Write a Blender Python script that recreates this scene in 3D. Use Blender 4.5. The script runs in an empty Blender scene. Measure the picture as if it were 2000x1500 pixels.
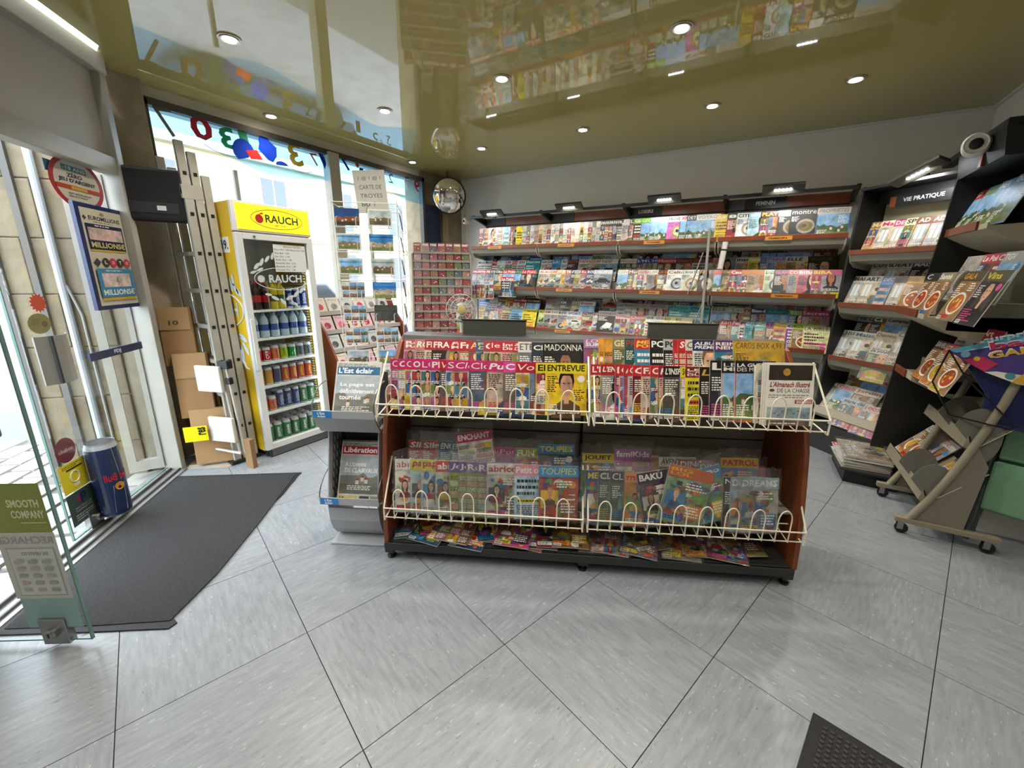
import bpy, bmesh, math, random
from mathutils import Vector, Matrix

SC = bpy.context.scene
COL = SC.collection
R = math.radians

# ------------------------------------------------------------------ camera
CAM = bpy.data.cameras.new('camera'); cam_o = bpy.data.objects.new('camera', CAM); COL.objects.link(cam_o)
CAM.sensor_width = 36; CAM.lens = 14.4; CAM.clip_start = 0.02; CAM.clip_end = 200
_h = Vector((-0.5216, 0.8532, 0)).normalized(); _p = R(14.6); _r = R(0.59)
_rt = Vector((_h.y, -_h.x, 0)); _fw = _h*math.cos(_p) + Vector((0, 0, -math.sin(_p))); _up = _rt.cross(_fw)
_r2 = _rt*math.cos(_r) + _up*math.sin(_r); _u2 = _up*math.cos(_r) - _rt*math.sin(_r)
_m = Matrix((_r2, _u2, -_fw)).transposed().to_4x4(); _m.translation = Vector((3.907, -5.015, 1.481))
cam_o.matrix_world = _m
SC.camera = cam_o

# ------------------------------------------------------------------ sky, exposure
W = bpy.data.worlds.new('sky'); SC.world = W; W.use_nodes = True
_bg = W.node_tree.nodes['Background']; _bg.inputs[0].default_value = (0.80, 0.90, 1.0, 1); _bg.inputs[1].default_value = 7.5
SUN = bpy.data.lights.new('sun', 'SUN'); SUN.energy = 1.2; SUN.angle = R(8); SUN.color = (1, .95, .88)
sun_o = bpy.data.objects.new('sun', SUN); COL.objects.link(sun_o); sun_o.rotation_euler = Vector((-0.75, 0.45, -1.0)).to_track_quat('-Z', 'Y').to_euler()
VS = SC.view_settings; VS.view_transform = 'Standard'; VS.look = 'None'; VS.gamma = 1; VS.use_curve_mapping = False; VS.exposure = 0.5
SC.cycles.max_bounces = 8; SC.cycles.transparent_max_bounces = 24; SC.cycles.sample_clamp_indirect = 4.0
SC.cycles.caustics_reflective = False; SC.cycles.caustics_refractive = False
SC.cycles.use_denoising = True

# ------------------------------------------------------------------ colour and material helpers
def srgb(c):
    if isinstance(c, str):
        c = c.lstrip('#'); c = tuple(int(c[i:i+2], 16) for i in (0, 2, 4))
    return tuple(((v/255)/12.92 if v/255 <= 0.04045 else ((v/255+0.055)/1.055)**2.4) for v in c)
_mats = {}
def mat(name, col=(0.5, 0.5, 0.5), rough=0.5, metal=0.0, spec=0.5, bump=0.0, bscale=40, var=0.0, vscale=6, emit=None, es=1.0, coat=0.0, stretch=None):
    if name in _mats: return _mats[name]
    m = bpy.data.materials.new(name); _mats[name] = m; m.use_nodes = True
    nt = m.node_tree; b = nt.nodes['Principled BSDF']
    if isinstance(col, str) or max(col) > 1.0: col = srgb(col)
    b.inputs['Base Color'].default_value = (*col, 1); b.inputs['Roughness'].default_value = rough
    b.inputs['Metallic'].default_value = metal; b.inputs['Specular IOR Level'].default_value = spec
    b.inputs['Coat Weight'].default_value = coat
    if emit:
        if isinstance(emit, str): emit = srgb(emit)
        b.inputs['Emission Color'].default_value = (*emit, 1); b.inputs['Emission Strength'].default_value = es
    if bump or var:
        tc = nt.nodes.new('ShaderNodeTexCoord'); src = tc.outputs['Object']
        if stretch:
            mp = nt.nodes.new('ShaderNodeMapping'); mp.inputs['Scale'].default_value = stretch
            nt.links.new(src, mp.inputs[0]); src = mp.outputs[0]
    if bump:
        n = nt.nodes.new('ShaderNodeTexNoise'); n.inputs['Scale'].default_value = bscale; n.inputs['Detail'].default_value = 4
        bp = nt.nodes.new('ShaderNodeBump'); bp.inputs['Strength'].default_value = bump; bp.inputs['Distance'].default_value = 0.01
        nt.links.new(src, n.inputs['Vector']); nt.links.new(n.outputs[0], bp.inputs['Height']); nt.links.new(bp.outputs[0], b.inputs['Normal'])
    if var:
        n = nt.nodes.new('ShaderNodeTexNoise'); n.inputs['Scale'].default_value = vscale; n.inputs['Detail'].default_value = 5
        cr = nt.nodes.new('ShaderNodeMapRange'); cr.inputs['From Min'].default_value = .3; cr.inputs['From Max'].default_value = .7
        cr.inputs['To Min'].default_value = 1-var; cr.inputs['To Max'].default_value = 1+var*.6
        mx = nt.nodes.new('ShaderNodeVectorMath'); mx.operation = 'SCALE'; mx.inputs[0].default_value = col
        nt.links.new(src, n.inputs['Vector']); nt.links.new(n.outputs[0], cr.inputs[0]); nt.links.new(cr.outputs[0], mx.inputs['Scale'])
        nt.links.new(mx.outputs[0], b.inputs['Base Color'])
    return m
def film_mat(name, tint=(1, 1, 1), rough=0.05, ior=1.45, bump=0.0, bscale=30, gloss=1.0, haze=0.0, hcol=(.9, .9, .9)):
    """thin clear sheet: transparent with a fresnel gloss (glass pane, plastic bag)"""
    if name in _mats: return _mats[name]
    m = bpy.data.materials.new(name); _mats[name] = m; m.use_nodes = True; nt = m.node_tree; nt.nodes.clear()
    out = nt.nodes.new('ShaderNodeOutputMaterial'); tr = nt.nodes.new('ShaderNodeBsdfTransparent'); tr.inputs[0].default_value = (*tint, 1)
    gl = nt.nodes.new('ShaderNodeBsdfGlossy'); gl.inputs['Roughness'].default_value = rough
    lw = nt.nodes.new('ShaderNodeLayerWeight'); lw.inputs[0].default_value = .5   # Schlick curve from the facing ratio (same from both sides)
    pw = nt.nodes.new('ShaderNodeMath'); pw.operation = 'POWER'; pw.inputs[1].default_value = 4.0; nt.links.new(lw.outputs['Facing'], pw.inputs[0])
    fr = nt.nodes.new('ShaderNodeMath'); fr.operation = 'MULTIPLY_ADD'; fr.inputs[1].default_value = .9; fr.inputs[2].default_value = .045; nt.links.new(pw.outputs[0], fr.inputs[0])
    mul = nt.nodes.new('ShaderNodeMath'); mul.operation = 'MULTIPLY'; mul.inputs[1].default_value = gloss
    mx = nt.nodes.new('ShaderNodeMixShader'); nt.links.new(fr.outputs[0], mul.inputs[0]); nt.links.new(mul.outputs[0], mx.inputs[0])
    last = tr.outputs[0]
    if haze:
        df = nt.nodes.new('ShaderNodeBsdfDiffuse'); df.inputs[0].default_value = (*hcol, 1)
        m2 = nt.nodes.new('ShaderNodeMixShader'); m2.inputs[0].default_value = haze
        nt.links.new(tr.outputs[0], m2.inputs[1]); nt.links.new(df.outputs[0], m2.inputs[2]); last = m2.outputs[0]
    nt.links.new(last, mx.inputs[1]); nt.links.new(gl.outputs[0], mx.inputs[2]); nt.links.new(mx.outputs[0], out.inputs[0])
    if bump:
        tc = nt.nodes.new('ShaderNodeTexCoord'); n = nt.nodes.new('ShaderNodeTexNoise'); n.inputs['Scale'].default_value = bscale; n.inputs['Detail'].default_value = 3
        n.inputs['Distortion'].default_value = 1.5
        bp = nt.nodes.new('ShaderNodeBump'); bp.inputs['Strength'].default_value = bump; bp.inputs['Distance'].default_value = 0.02
        nt.links.new(tc.outputs['Object'], n.inputs['Vector']); nt.links.new(n.outputs[0], bp.inputs['Height'])
        nt.links.new(bp.outputs[0], gl.inputs['Normal']); nt.links.new(bp.outputs[0], lw.inputs['Normal'])
    return m
def print_mat(name, rough=0.35, noise=0.10, nscale=18, spec=0.5, photo=False):
    """ink on paper: colour from the mesh's colour attribute; 'photo' breaks it up like a halftone picture"""
    m = bpy.data.materials.new(name); _mats[name] = m; m.use_nodes = True; nt = m.node_tree; b = nt.nodes['Principled BSDF']
    b.inputs['Roughness'].default_value = rough; b.inputs['Specular IOR Level'].default_value = spec
    at = nt.nodes.new('ShaderNodeAttribute'); at.attribute_name = 'Col'
    tc = nt.nodes.new('ShaderNodeTexCoord'); oi = nt.nodes.new('ShaderNodeObjectInfo')
    ad = nt.nodes.new('ShaderNodeVectorMath'); ad.operation = 'ADD'; cb = nt.nodes.new('ShaderNodeMath'); cb.operation = 'MULTIPLY'; cb.inputs[1].default_value = 37
    nt.links.new(oi.outputs['Random'], cb.inputs[0]); nt.links.new(tc.outputs['Object'], ad.inputs[0]); nt.links.new(cb.outputs[0], ad.inputs[1])
    n = nt.nodes.new('ShaderNodeTexNoise'); n.inputs['Scale'].default_value = nscale; n.inputs['Detail'].default_value = 5; n.inputs['Roughness'].default_value = .65
    nt.links.new(ad.outputs[0], n.inputs['Vector'])
    mr = nt.nodes.new('ShaderNodeMapRange'); mr.inputs['From Min'].default_value = .32; mr.inputs['From Max'].default_value = .68
    mr.inputs['To Min'].default_value = 1-noise; mr.inputs['To Max'].default_value = 1+noise
    nt.links.new(n.outputs[0], mr.inputs[0])
    sc = nt.nodes.new('ShaderNodeVectorMath'); sc.operation = 'SCALE'; nt.links.new(at.outputs['Color'], sc.inputs[0]); nt.links.new(mr.outputs[0], sc.inputs['Scale'])
    last = sc.outputs[0]
    if photo:
        mx = nt.nodes.new('ShaderNodeMix'); mx.data_type = 'RGBA'; mx.blend_type = 'OVERLAY'; mx.inputs[0].default_value = .45
        nt.links.new(last, mx.inputs[6]); nt.links.new(n.outputs['Color'], mx.inputs[7]); last = mx.outputs[2]
    nt.links.new(last, b.inputs['Base Color'])
    return m

# ------------------------------------------------------------------ mesh helpers
class MB:
    """collects boxes, tubes, prisms and links them as ONE mesh object; faces may carry a print colour"""
    def __init__(self): self.v = []; self.f = []; self.mi = []; self.c = []
    def add(self, vs, fs, mi=0, col=None):
        o = len(self.v); self.v += [tuple(p) for p in vs]
        for f in fs: self.f.append([i+o for i in f]); self.mi.append(mi); self.c.append(col)
        return self
    def box(self, a, b, mi=0, col=None, M=None):
        x0, y0, z0 = a; x1, y1, z1 = b
        vs = [Vector(p) for p in ((x0,y0,z0),(x1,y0,z0),(x1,y1,z0),(x0,y1,z0),(x0,y0,z1),(x1,y0,z1),(x1,y1,z1),(x0,y1,z1))]
        if M: vs = [M @ p for p in vs]
        return self.add(vs, [(3,2,1,0),(4,5,6,7),(0,1,5,4),(1,2,6,5),(2,3,7,6),(3,0,4,7)], mi, col)
    def prism(self, pts, axis, a, b, mi=0, M=None, col=None):
        """closed 2-D outline extruded along axis 0/1/2 between a and b"""
        def P(p, t):
            q = [0,0,0]; k = [i for i in range(3) if i != axis]; q[k[0]] = p[0]; q[k[1]] = p[1]; q[axis] = t; q = Vector(q); return M @ q if M else q
        n = len(pts); vs = [P(p, a) for p in pts]+[P(p, b) for p in pts]
        fs = [tuple(range(n-1,-1,-1)), tuple(range(n, 2*n))]+[(i, (i+1) % n, n+(i+1) % n, n+i) for i in range(n)]
        return self.add(vs, fs, mi, col)
    def tube(self, pts, r, seg=8, mi=0, M=None, close=False, r2=None):
        pts = [Vector(p) for p in pts]
        if M: pts = [M @ p for p in pts]
        n = len(pts); rings = []; prev = None
        for i, p in enumerate(pts):
            if close: t = (pts[(i+1) % n]-pts[i-1]).normalized()
            else: t = (pts[min(i+1, n-1)]-pts[max(i-1, 0)]).normalized()
            a = prev if prev is not None else (Vector((0,0,1)) if abs(t.z) < .9 else Vector((1,0,0)))
            a = (a-t*a.dot(t))
            if a.length < 1e-6: a = t.orthogonal()
            a.normalize(); prev = a; bb = t.cross(a); rr = r if r2 is None else r+(r2-r)*i/(n-1)
            rings.append([p+(a*math.cos(k*2*math.pi/seg)+bb*math.sin(k*2*math.pi/seg))*rr for k in range(seg)])
        vs = [q for ring in rings for q in ring]; fs = []
        m = n if close else n-1
        for i in range(m):
            j = (i+1) % n
            for k in range(seg): fs.append((i*seg+k, i*seg+(k+1) % seg, j*seg+(k+1) % seg, j*seg+k))
        if not close: fs += [tuple(range(seg-1,-1,-1)), tuple(range((n-1)*seg, n*seg))]
        return self.add(vs, fs, mi)
    def lathe(self, prof, seg=20, mi=0, M=None, col=None):
        vs = []; fs = []
        for r, z in prof:
            for k in range(seg):
                a = 2*math.pi*k/seg; p = Vector((r*math.cos(a), r*math.sin(a), z)); vs.append(M @ p if M else p)
        n = len(prof)
        for i in range(n-1):
            for k in range(seg): fs.append((i*seg+k, i*seg+(k+1) % seg, (i+1)*seg+(k+1) % seg, (i+1)*seg+k))
        fs += [tuple(range(seg-1,-1,-1)), tuple(range((n-1)*seg, n*seg))]
        return self.add(vs, fs, mi, col)
    def mesh(self, name, mats):
        me = bpy.data.meshes.new(name); me.from_pydata(self.v, [], self.f)
        if not isinstance(mats, (list, tuple)): mats = [mats]
        for m in mats: me.materials.append(m)
        me.polygons.foreach_set('material_index', self.mi)
        if any(c is not None for c in self.c):
            at = me.color_attributes.new('Col', 'FLOAT_COLOR', 'CORNER'); buf = []
            for f, c in zip(self.f, self.c):
                c = c or (0.8, 0.8, 0.8); buf += [c[0], c[1], c[2], 1.0]*len(f)
            at.data.foreach_set('color', buf)
        me.update(); return me
    def build(self, name, mats, parent=None, M=None, smooth=False, bevel=0):
        me = self.mesh(name, mats)
        o = bpy.data.objects.new(name, me); COL.objects.link(o)
        if parent: o.parent = parent
        if M is not None: o.matrix_basis = M
        if smooth:
            for p in me.polygons: p.use_smooth = True
            try:
                me.set_sharp_from_angle(angle=R(35))
            except Exception: pass
        if bevel:
            b = o.modifiers.new('bevel', 'BEVEL'); b.width = bevel; b.segments = 2; b.limit_method = 'ANGLE'
        return o
def link_mesh(name, me, parent=None, M=None):
    o = bpy.data.objects.new(name, me); COL.objects.link(o)
    if parent: o.parent = parent
    if M is not None: o.matrix_basis = M
    return o
def tag(o, label, cat, group=None):
    o['label'] = label; o['category'] = cat
    if group: o['group'] = group
    return o
def thing(name, label, cat, M=None, group=None):
    o = bpy.data.objects.new(name, None); COL.objects.link(o); o.empty_display_size = .1
    if M is not None: o.matrix_basis = M
    return tag(o, label, cat, group)
def struct(o): o['kind'] = 'structure'; return o
def T(x=0, y=0, z=0, rz=0): return Matrix.Translation((x, y, z)) @ Matrix.Rotation(R(rz), 4, 'Z')

# ------------------------------------------------------------------ lettering: glyph outlines of the built-in font, kept as polygons
_gl = {}
def glyph(ch, bold):
    key = (ch, bold)
    if key in _gl: return _gl[key]
    def conv(s):
        cu = bpy.data.curves.new('glyph', 'FONT'); cu.body = s; cu.resolution_u = 2; cu.offset = 0.028 if bold else 0.0
        ob = bpy.data.objects.new('glyph', cu); me = ob.to_mesh()
        vs = [(v.co.x, v.co.y) for v in me.vertices]; fs = [tuple(p.vertices) for p in me.polygons]
        ob.to_mesh_clear(); bpy.data.objects.remove(ob); bpy.data.curves.remove(cu); return vs, fs
    vs, fs = conv(ch) if ch != ' ' else ([], [])
    a, _ = conv('H'+ch+'H'); b, _ = conv('HH')
    w = (max(p[0] for p in a)-min(p[0] for p in a))-(max(p[0] for p in b)-min(p[0] for p in b))
    _gl[key] = (vs, fs, w); return _gl[key]
def text_polys(s, bold=True, shear=0.0, track=0.0):
    """returns verts, faces, bbox of a line of text with cap height about 0.7"""
    V = []; Fs = []; x = 0
    for ch in s:
        vs, fs, w = glyph(ch, bold); o = len(V)
        V += [(x+px+shear*py, py) for px, py in vs]; Fs += [tuple(i+o for i in f) for f in fs]; x += w+track
    if not V: return [], [], (0, 0, 1, 1)
    xs = [p[0] for p in V]; ys = [p[1] for p in V]
    return V, Fs, (min(xs), min(ys), max(xs), max(ys))
def put_text(mb, s, O, U, V, N, w, h, col, mi=0, bold=True, shear=0.0, align='fit', lift=0.0, mirror=False, track=0.0):
    """draw text in the box at O spanning w along U and h along V. align: fit (stretch), left, center"""
    vs, fs, (x0, y0, x1, y1) = text_polys(s, bold, shear, track)
    if not vs: return
    tw = max(x1-x0, 1e-6); th = max(y1-y0, .05); sy = h/th; sx = w/tw if align == 'fit' else min(w/tw, sy*1.05)
    off = 0 if align in ('fit', 'left') else (w-sx*tw)/2
    out = []
    for px, py in vs:
        a = off+(px-x0)*sx
        if mirror: a = w-a
        out.append(O+U*a+V*((py-y0)*sy)+N*lift)
    mb.add(out, [f[::-1] for f in fs] if mirror else fs, mi, col)

# ================================================================== SETTING
ZC = 2.8
M_wall = mat('wall_paint', '#dedbd6', .8, bump=.15, bscale=120)
M_white = mat('white_paint', '#d9d7d2', .55)
M_alu = mat('frame_aluminium', '#a9a69c', .45, var=.08, vscale=5)
M_dark = mat('dark_frame', '#3c3b38', .5)
M_stone = mat('rough_stone', '#948670', .9, bump=.9, bscale=14, var=.28, vscale=5)
M_blackp = mat('black_laminate', '#161615', .5)
M_wood = mat('reddish_wood', '#763c22', .42, var=.16, vscale=9, stretch=(1, 1, .18))
M_greyp = mat('grey_panel', '#8f8d84', .55)
M_cream = mat('cream_metal', '#b5ad99', .45)
M_charc = mat('charcoal_metal', '#2b2c2b', .5)
M_wire = mat('cream_wire', '#e6dfc9', .35)
M_steel = mat('steel', '#9a9a98', .3, metal=.9)
M_glass = film_mat('window_glass', (.95, .98, .97), .0)
M_glassedge = mat('glass_edge', '#5f7f78', .2)
M_black = mat('black_plastic', '#0d0d0e', .4)
M_card = mat('cardboard', '#9c7850', .8, var=.12, vscale=7)
PRINT = print_mat('printed_paper', .32, .07, 22)
PHOTO = print_mat('printed_photo', .32, .38, 16, photo=True)
NEWSP = print_mat('newsprint', .75, .12, 30, spec=.2)
STICK = print_mat('sticker_print', .3, .03, 10)

# ---- floor: dark joints with separate vinyl tiles (60 cm, laid on the skew, grain turned on every other tile)
ROOM = [(-0.05, 0.0), (-0.05, -3.72), (0.13, -3.92), (1.95, -5.74), (1.95, -7.2), (5.95, -7.2), (5.95, -1.62), (5.2, -1.62), (5.2, 0.0)]
def clip_poly(poly, A, B):
    """keep the part left of the line A->B"""
    out = []; ax, ay = A; bx, by = B
    side = lambda p: (bx-ax)*(p[1]-ay)-(by-ay)*(p[0]-ax)
    for i in range(len(poly)):
        p, q = poly[i-1], poly[i]; sp, sq = side(p), side(q)
        if (sp >= 0) != (sq >= 0):
            t = sp/(sp-sq); out.append((p[0]+(q[0]-p[0])*t, p[1]+(q[1]-p[1])*t))
        if sq >= 0: out.append(q)
    return out
mb = MB(); mb.prism(ROOM, 2, -.06, -.006)
floor = struct(mb.build('floor', mat('tile_joint', '#2a2c30', .8)))
def tile_material():
    m = bpy.data.materials.new('vinyl_tile'); m.use_nodes = True; nt = m.node_tree; b = nt.nodes['Principled BSDF']
    tc = nt.nodes.new('ShaderNodeTexCoord'); oi = nt.nodes.new('ShaderNodeObjectInfo')
    def noise(scale, st, det=3):
        mp = nt.nodes.new('ShaderNodeMapping'); mp.inputs['Scale'].default_value = st
        n = nt.nodes.new('ShaderNodeTexNoise'); n.inputs['Scale'].default_value = scale; n.inputs['Detail'].default_value = det
        n.noise_dimensions = '4D'; k = nt.nodes.new('ShaderNodeMath'); k.operation = 'MULTIPLY'; k.inputs[1].default_value = 20
        nt.links.new(oi.outputs['Random'], k.inputs[0]); nt.links.new(k.outputs[0], n.inputs['W'])
        nt.links.new(tc.outputs['Object'], mp.inputs[0]); nt.links.new(mp.outputs[0], n.inputs['Vector']); return n
    def ramp(n, a, b_, c0, c1):
        r = nt.nodes.new('ShaderNodeValToRGB'); r.color_ramp.elements[0].position = a; r.color_ramp.elements[1].position = b_
        r.color_ramp.elements[0].color = (*c0, 1); r.color_ramp.elements[1].color = (*c1, 1); nt.links.new(n.outputs[0], r.inputs[0]); return r
    base = ramp(noise(70, (1, .16, 1)), .3, .7, srgb('#7f848a'), srgb('#92979c'))
    dark = ramp(noise(150, (1, .3, 1), 2), .66, .74, (0, 0, 0), (1, 1, 1)); lite = ramp(noise(120, (1, .3, 1), 1), .66, .73, (0, 0, 0), (1, 1, 1))
    m1 = nt.nodes.new('ShaderNodeMix'); m1.data_type = 'RGBA'; m2 = nt.nodes.new('ShaderNodeMix'); m2.data_type = 'RGBA'
    m1.inputs[7].default_value = (*srgb('#4d5157'), 1); m2.inputs[7].default_value = (*srgb('#b4b8ba'), 1)
    for mm, r in ((m1, dark), (m2, lite)):
        s = nt.nodes.new('ShaderNodeMath'); s.operation = 'MULTIPLY'; s.inputs[1].default_value = .62; nt.links.new(r.outputs[0], s.inputs[0]); nt.links.new(s.outputs[0], mm.inputs[0])
    nt.links.new(base.outputs[0], m1.inputs[6]); nt.links.new(m1.outputs[2], m2.inputs[6]); nt.links.new(m2.outputs[2], b.inputs['Base Color'])
    b.inputs['Roughness'].default_value = .34; b.inputs['Specular IOR Level'].default_value = .45
    n = noise(5, (1, 1, 1), 2); bp = nt.nodes.new('ShaderNodeBump'); bp.inputs['Strength'].default_value = .03; bp.inputs['Distance'].default_value = .02
    nt.links.new(n.outputs[0], bp.inputs['Height']); nt.links.new(bp.outputs[0], b.inputs['Normal'])
    return m
M_tile = tile_material()
TO = Vector((2.423, -4.249)); TU = Vector((math.cos(R(73.1)), math.sin(R(73.1)))); TV = Vector((TU.y, -TU.x)); TS = .6
def inside(p):
    c = False
    for i in range(len(ROOM)):
        a, b = ROOM[i-1], ROOM[i]
        if (a[1] > p[1]) != (b[1] > p[1]) and p[0] < (b[0]-a[0])*(p[1]-a[1])/(b[1]-a[1])+a[0]: c = not c
    return c
_g = .0016
full = MB(); full.prism([(-TS/2+_g, -TS/2+_g), (TS/2-_g, -TS/2+_g), (TS/2-_g, TS/2-_g), (-TS/2+_g, TS/2-_g)], 2, -.005, 0)
full_me = full.mesh('floor_tile', M_tile)
for i in range(-9, 12):
    for j in range(-9, 12):
        c = TO+TU*((i+.5)*TS)+TV*((j+.5)*TS); ang = 73.1+(90 if (i+j) % 2 else 0)
        M = T(c.x, c.y, 0, ang); Mi = M.inverted()
        h = TS/2-_g; cs = [M @ Vector((x, y, 0)) for x, y in ((-h, -h), (h, -h), (h, h), (-h, h))]
        ins = [inside((p.x, p.y)) for p in cs]
        if all(ins): link_mesh('floor_tile', full_me, floor, M); continue
        poly = [(p.x, p.y) for p in cs]
        # clip to the convex hull lines that matter (window wall, door line, back and right walls)
        for A, B in (((-.05, 0), (-.05, -3.72)), ((.13, -3.92), (1.95, -5.74)), ((5.2, 0), (-.05, 0)), ((5.95, -7.2), (5.95, 0)), ((1.95, -7.2), (5.95, -7.2)), ((1.95, -5.74), (1.95, -7.2)) if c.y < -5.7 else ((-9, -99), (99, -99))):
            if poly: poly = clip_poly(poly, A, B)
        if c.y > -1.62 and poly: poly = clip_poly(poly, (5.2, -9), (5.2, 9))
        if len(poly) >= 3:
            t = MB(); t.prism([((Mi @ Vector((x, y, 0))).x, (Mi @ Vector((x, y, 0))).y) for x, y in poly], 2, -.005, 0); t.build('floor_tile', M_tile, floor, M)

# ---- glossy stretched ceiling
M_ceil = mat('lacquer_ceiling', '#aca164', .03, spec=.7, coat=.25)
M_ceil.node_tree.nodes['Principled BSDF'].inputs['Coat Roughness'].default_value = .02
mb = MB(); mb.prism([(-.16, 0.0), (-.16, -3.55), (-.1, -3.8), (.27, -3.86), (1.95, -5.54), (1.95, -7.2), (5.95, -7.2), (5.95, -1.62), (5.2, -1.62), (5.2, 0.0)], 2, ZC, ZC+.05)
ceiling = struct(mb.build('ceiling', M_ceil))
mb = MB(); mb.box((-.16, -.02, ZC-.018), (5.2, 0, ZC)); mb.box((5.18, -1.6, ZC-.018), (5.2, 0, ZC))
struct(mb.build('trim_1', M_white))
# ---- walls
mb = MB(); mb.box((-.5, 0, 0), (5.3, .15, ZC+.05)); struct(mb.build('wall_back', M_wall))
for nm, a_, b_ in (('wall_right', (5.2, -1.62, 0), (5.35, 0, ZC+.05)), ('wall_recess', (5.35, -1.62, 0), (5.95, -1.58, ZC+.05)), ('wall_far_right', (5.95, -7.3, 0), (6.1, -1.6, ZC+.05))):
    mb = MB(); mb.box(a_, b_); struct(mb.build(nm, M_wall))
mb = MB(); mb.box((1.9, -7.35, 0), (6.1, -7.2, ZC+.05)); struct(mb.build('wall_front', mat('far_wall_paint', '#8c8378', .8)))
mb = MB(); mb.prism([(1.31, -5.04), (1.95, -5.68), (1.95, -7.3), (1.8, -7.3), (1.8, -5.8), (1.2, -5.15)], 2, 0, ZC+.05); struct(mb.build('wall_entrance', M_wall))
# window wall: stone pier by the door, sill wall, lintel, stone pier in the back corner
mb = MB(); mb.prism([(-.06, -3.56), (-.06, -3.8), (.1, -3.88), (-.02, -4.0), (-.42, -4.42), (-.62, -4.25), (-.5, -3.56)], 2, 0, ZC+.04); struct(mb.build('wall_pier', M_stone, bevel=.01))
mb = MB(); mb.box((-.42, -3.56, 0), (-.06, -.72, .52)); struct(mb.build('wall_window', M_wall))
mb = MB(); mb.box((-.42, -3.56, 2.71), (-.16, -.3, 3.3)); struct(mb.build('wall_lintel', M_wall))
mb = MB(); mb.box((-.42, -.72, 0), (-.13, 0, 3.3)); mb.box((-.13, -.34, 0), (-.01, -.03, ZC)); struct(mb.build('wall_corner', M_stone))
mb = MB(); mb.box((-.02, -.05, 0), (.03, -.001, ZC)); struct(mb.build('trim_3', M_white))

# ---- shop window: frame bars, panes and the printed film with digits
win = bpy.data.objects.new('window_1', None); COL.objects.link(win); struct(win)
XG = -.12
for a, b in (((XG-.03, -3.57, 2.66), (XG+.03, -.7, 2.71)), ((XG-.03, -3.57, .5), (XG+.03, -.7, .56)), ((XG-.03, -3.575, .5), (XG+.03, -3.535, 2.7)), ((XG-.03, -.74, .5), (XG+.03, -.7, 2.7))):
    m = MB(); m.box(a, b); m.build('frame_bar', M_dark, win)
m = MB(); m.box((XG-.05, -2.10, .5), (XG+.06, -1.98, 2.69)); m.build('mullion', M_alu, win, bevel=.004)
m = MB(); m.box((XG-.07, -2.98, .5), (XG-.04, -2.95, 2.35)); m.build('shutter_rail', M_alu, win)
for y0, y1 in ((-3.54, -2.1), (-1.98, -.74)):
    m = MB(); m.add([(XG, y0, .55), (XG, y1, .55), (XG, y1, 2.67), (XG, y0, 2.67)], [(0, 1, 2, 3)]); m.build('pane', M_glass, win)
M_sky = film_mat('sky_film', (.42, .74, 1.0), .2, gloss=.5)
for y0, y1 in ((-3.54, -2.1), (-1.98, -.74)):
    m = MB(); n = 14
    for k in range(n):
        a = y0+(y1-y0)*k/n; b = y0+(y1-y0)*(k+1)/n; f = lambda y: 2.42+.05*math.sin(y*3.1)+.02*math.sin(y*7.7)
        m.add([(XG+.005, a, f(a)), (XG+.005, b, f(b)), (XG+.005, b, 2.66), (XG+.005, a, 2.66)], [(0, 1, 2, 3)])
    m.build('sky_film', M_sky, win)
_fl = [0]
def film_x(): _fl[0] += 1; return XG+.008+.0006*_fl[0]
def film_col(c): return mat('film_'+c, c, .9, spec=.1)
def digit(ch, y, z, h, col, wf=.62, rot=0, bold=True):
    m = MB(); put_text(m, ch, Vector((0, -h*wf/2, -h/2)), Vector((0, 1, 0)), Vector((0, 0, 1)), Vector((1, 0, 0)), h*wf, h, None, mirror=True, bold=bold)
    o = m.build('digit_sticker', film_col(col), win); o.matrix_basis = Matrix.Translation((film_x(), y, z)) @ Matrix.Rotation(R(rot), 4, 'X')
digit('7', -3.44, 2.575, .19, '#6b675c', .6, 6, False); digit('0', -3.20, 2.60, .17, '#a52a36', .9, 12); digit('3', -3.015, 2.575, .16, '#2d8a66', .75, 10)
digit('1', -2.885, 2.61, .16, '#3f9a78', .45, 10); digit('3', -2.43, 2.585, .2, '#b09a35', .66, 10); digit('7', -2.235, 2.585, .11, '#a04438', .7, 8, False)
digit('7', -1.87, 2.62, .12, '#1c3f8c', .8, 10); digit('1', -1.67, 2.57, .11, '#1c3f8c', .5, 0); digit('5', -1.44, 2.625, .12, '#4a5560', .6, 0, False)
digit('8', -1.36, 2.65, .06, '#4a5560', .7, 0, False); digit('2', -1.25, 2.60, .1, '#4a5560', .7, 0, False); digit('7', -.985, 2.60, .13, '#55585c', .6, 0, False); digit('9', -.82, 2.59, .14, '#8c3a4a', .7, 0)
def shape(pts, col, name='logo_sticker'):
    fx = film_x(); m = MB(); m.add([(fx, y, z) for y, z in pts], [tuple(range(len(pts)))]); m.build(name, film_col(col), win)
def arc(cy, cz, ry, rz, a0, a1, n=14): return [(cy+ry*math.cos(R(a0+(a1-a0)*k/n)), cz+rz*math.sin(R(a0+(a1-a0)*k/n))) for k in range(n+1)]
shape(arc(-2.90, 2.50, .09, .10, 20, 200)+[(-2.955, 2.43), (-2.87, 2.46)], '#1d3fae'); shape([(-2.885, 2.515), (-2.79, 2.54), (-2.745, 2.47), (-2.85, 2.455)], '#c8352f')
shape(arc(-2.715, 2.62, .05, .055, 20, 200, 8)+[(-2.775, 2.55), (-2.70, 2.48), (-2.655, 2.47), (-2.615, 2.53), (-2.61, 2.6)], '#1338a8'); shape([(-2.63, 2.455)]+arc(-2.575, 2.46, .06, .035, 160, 10, 6), '#1d3fae')
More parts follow.
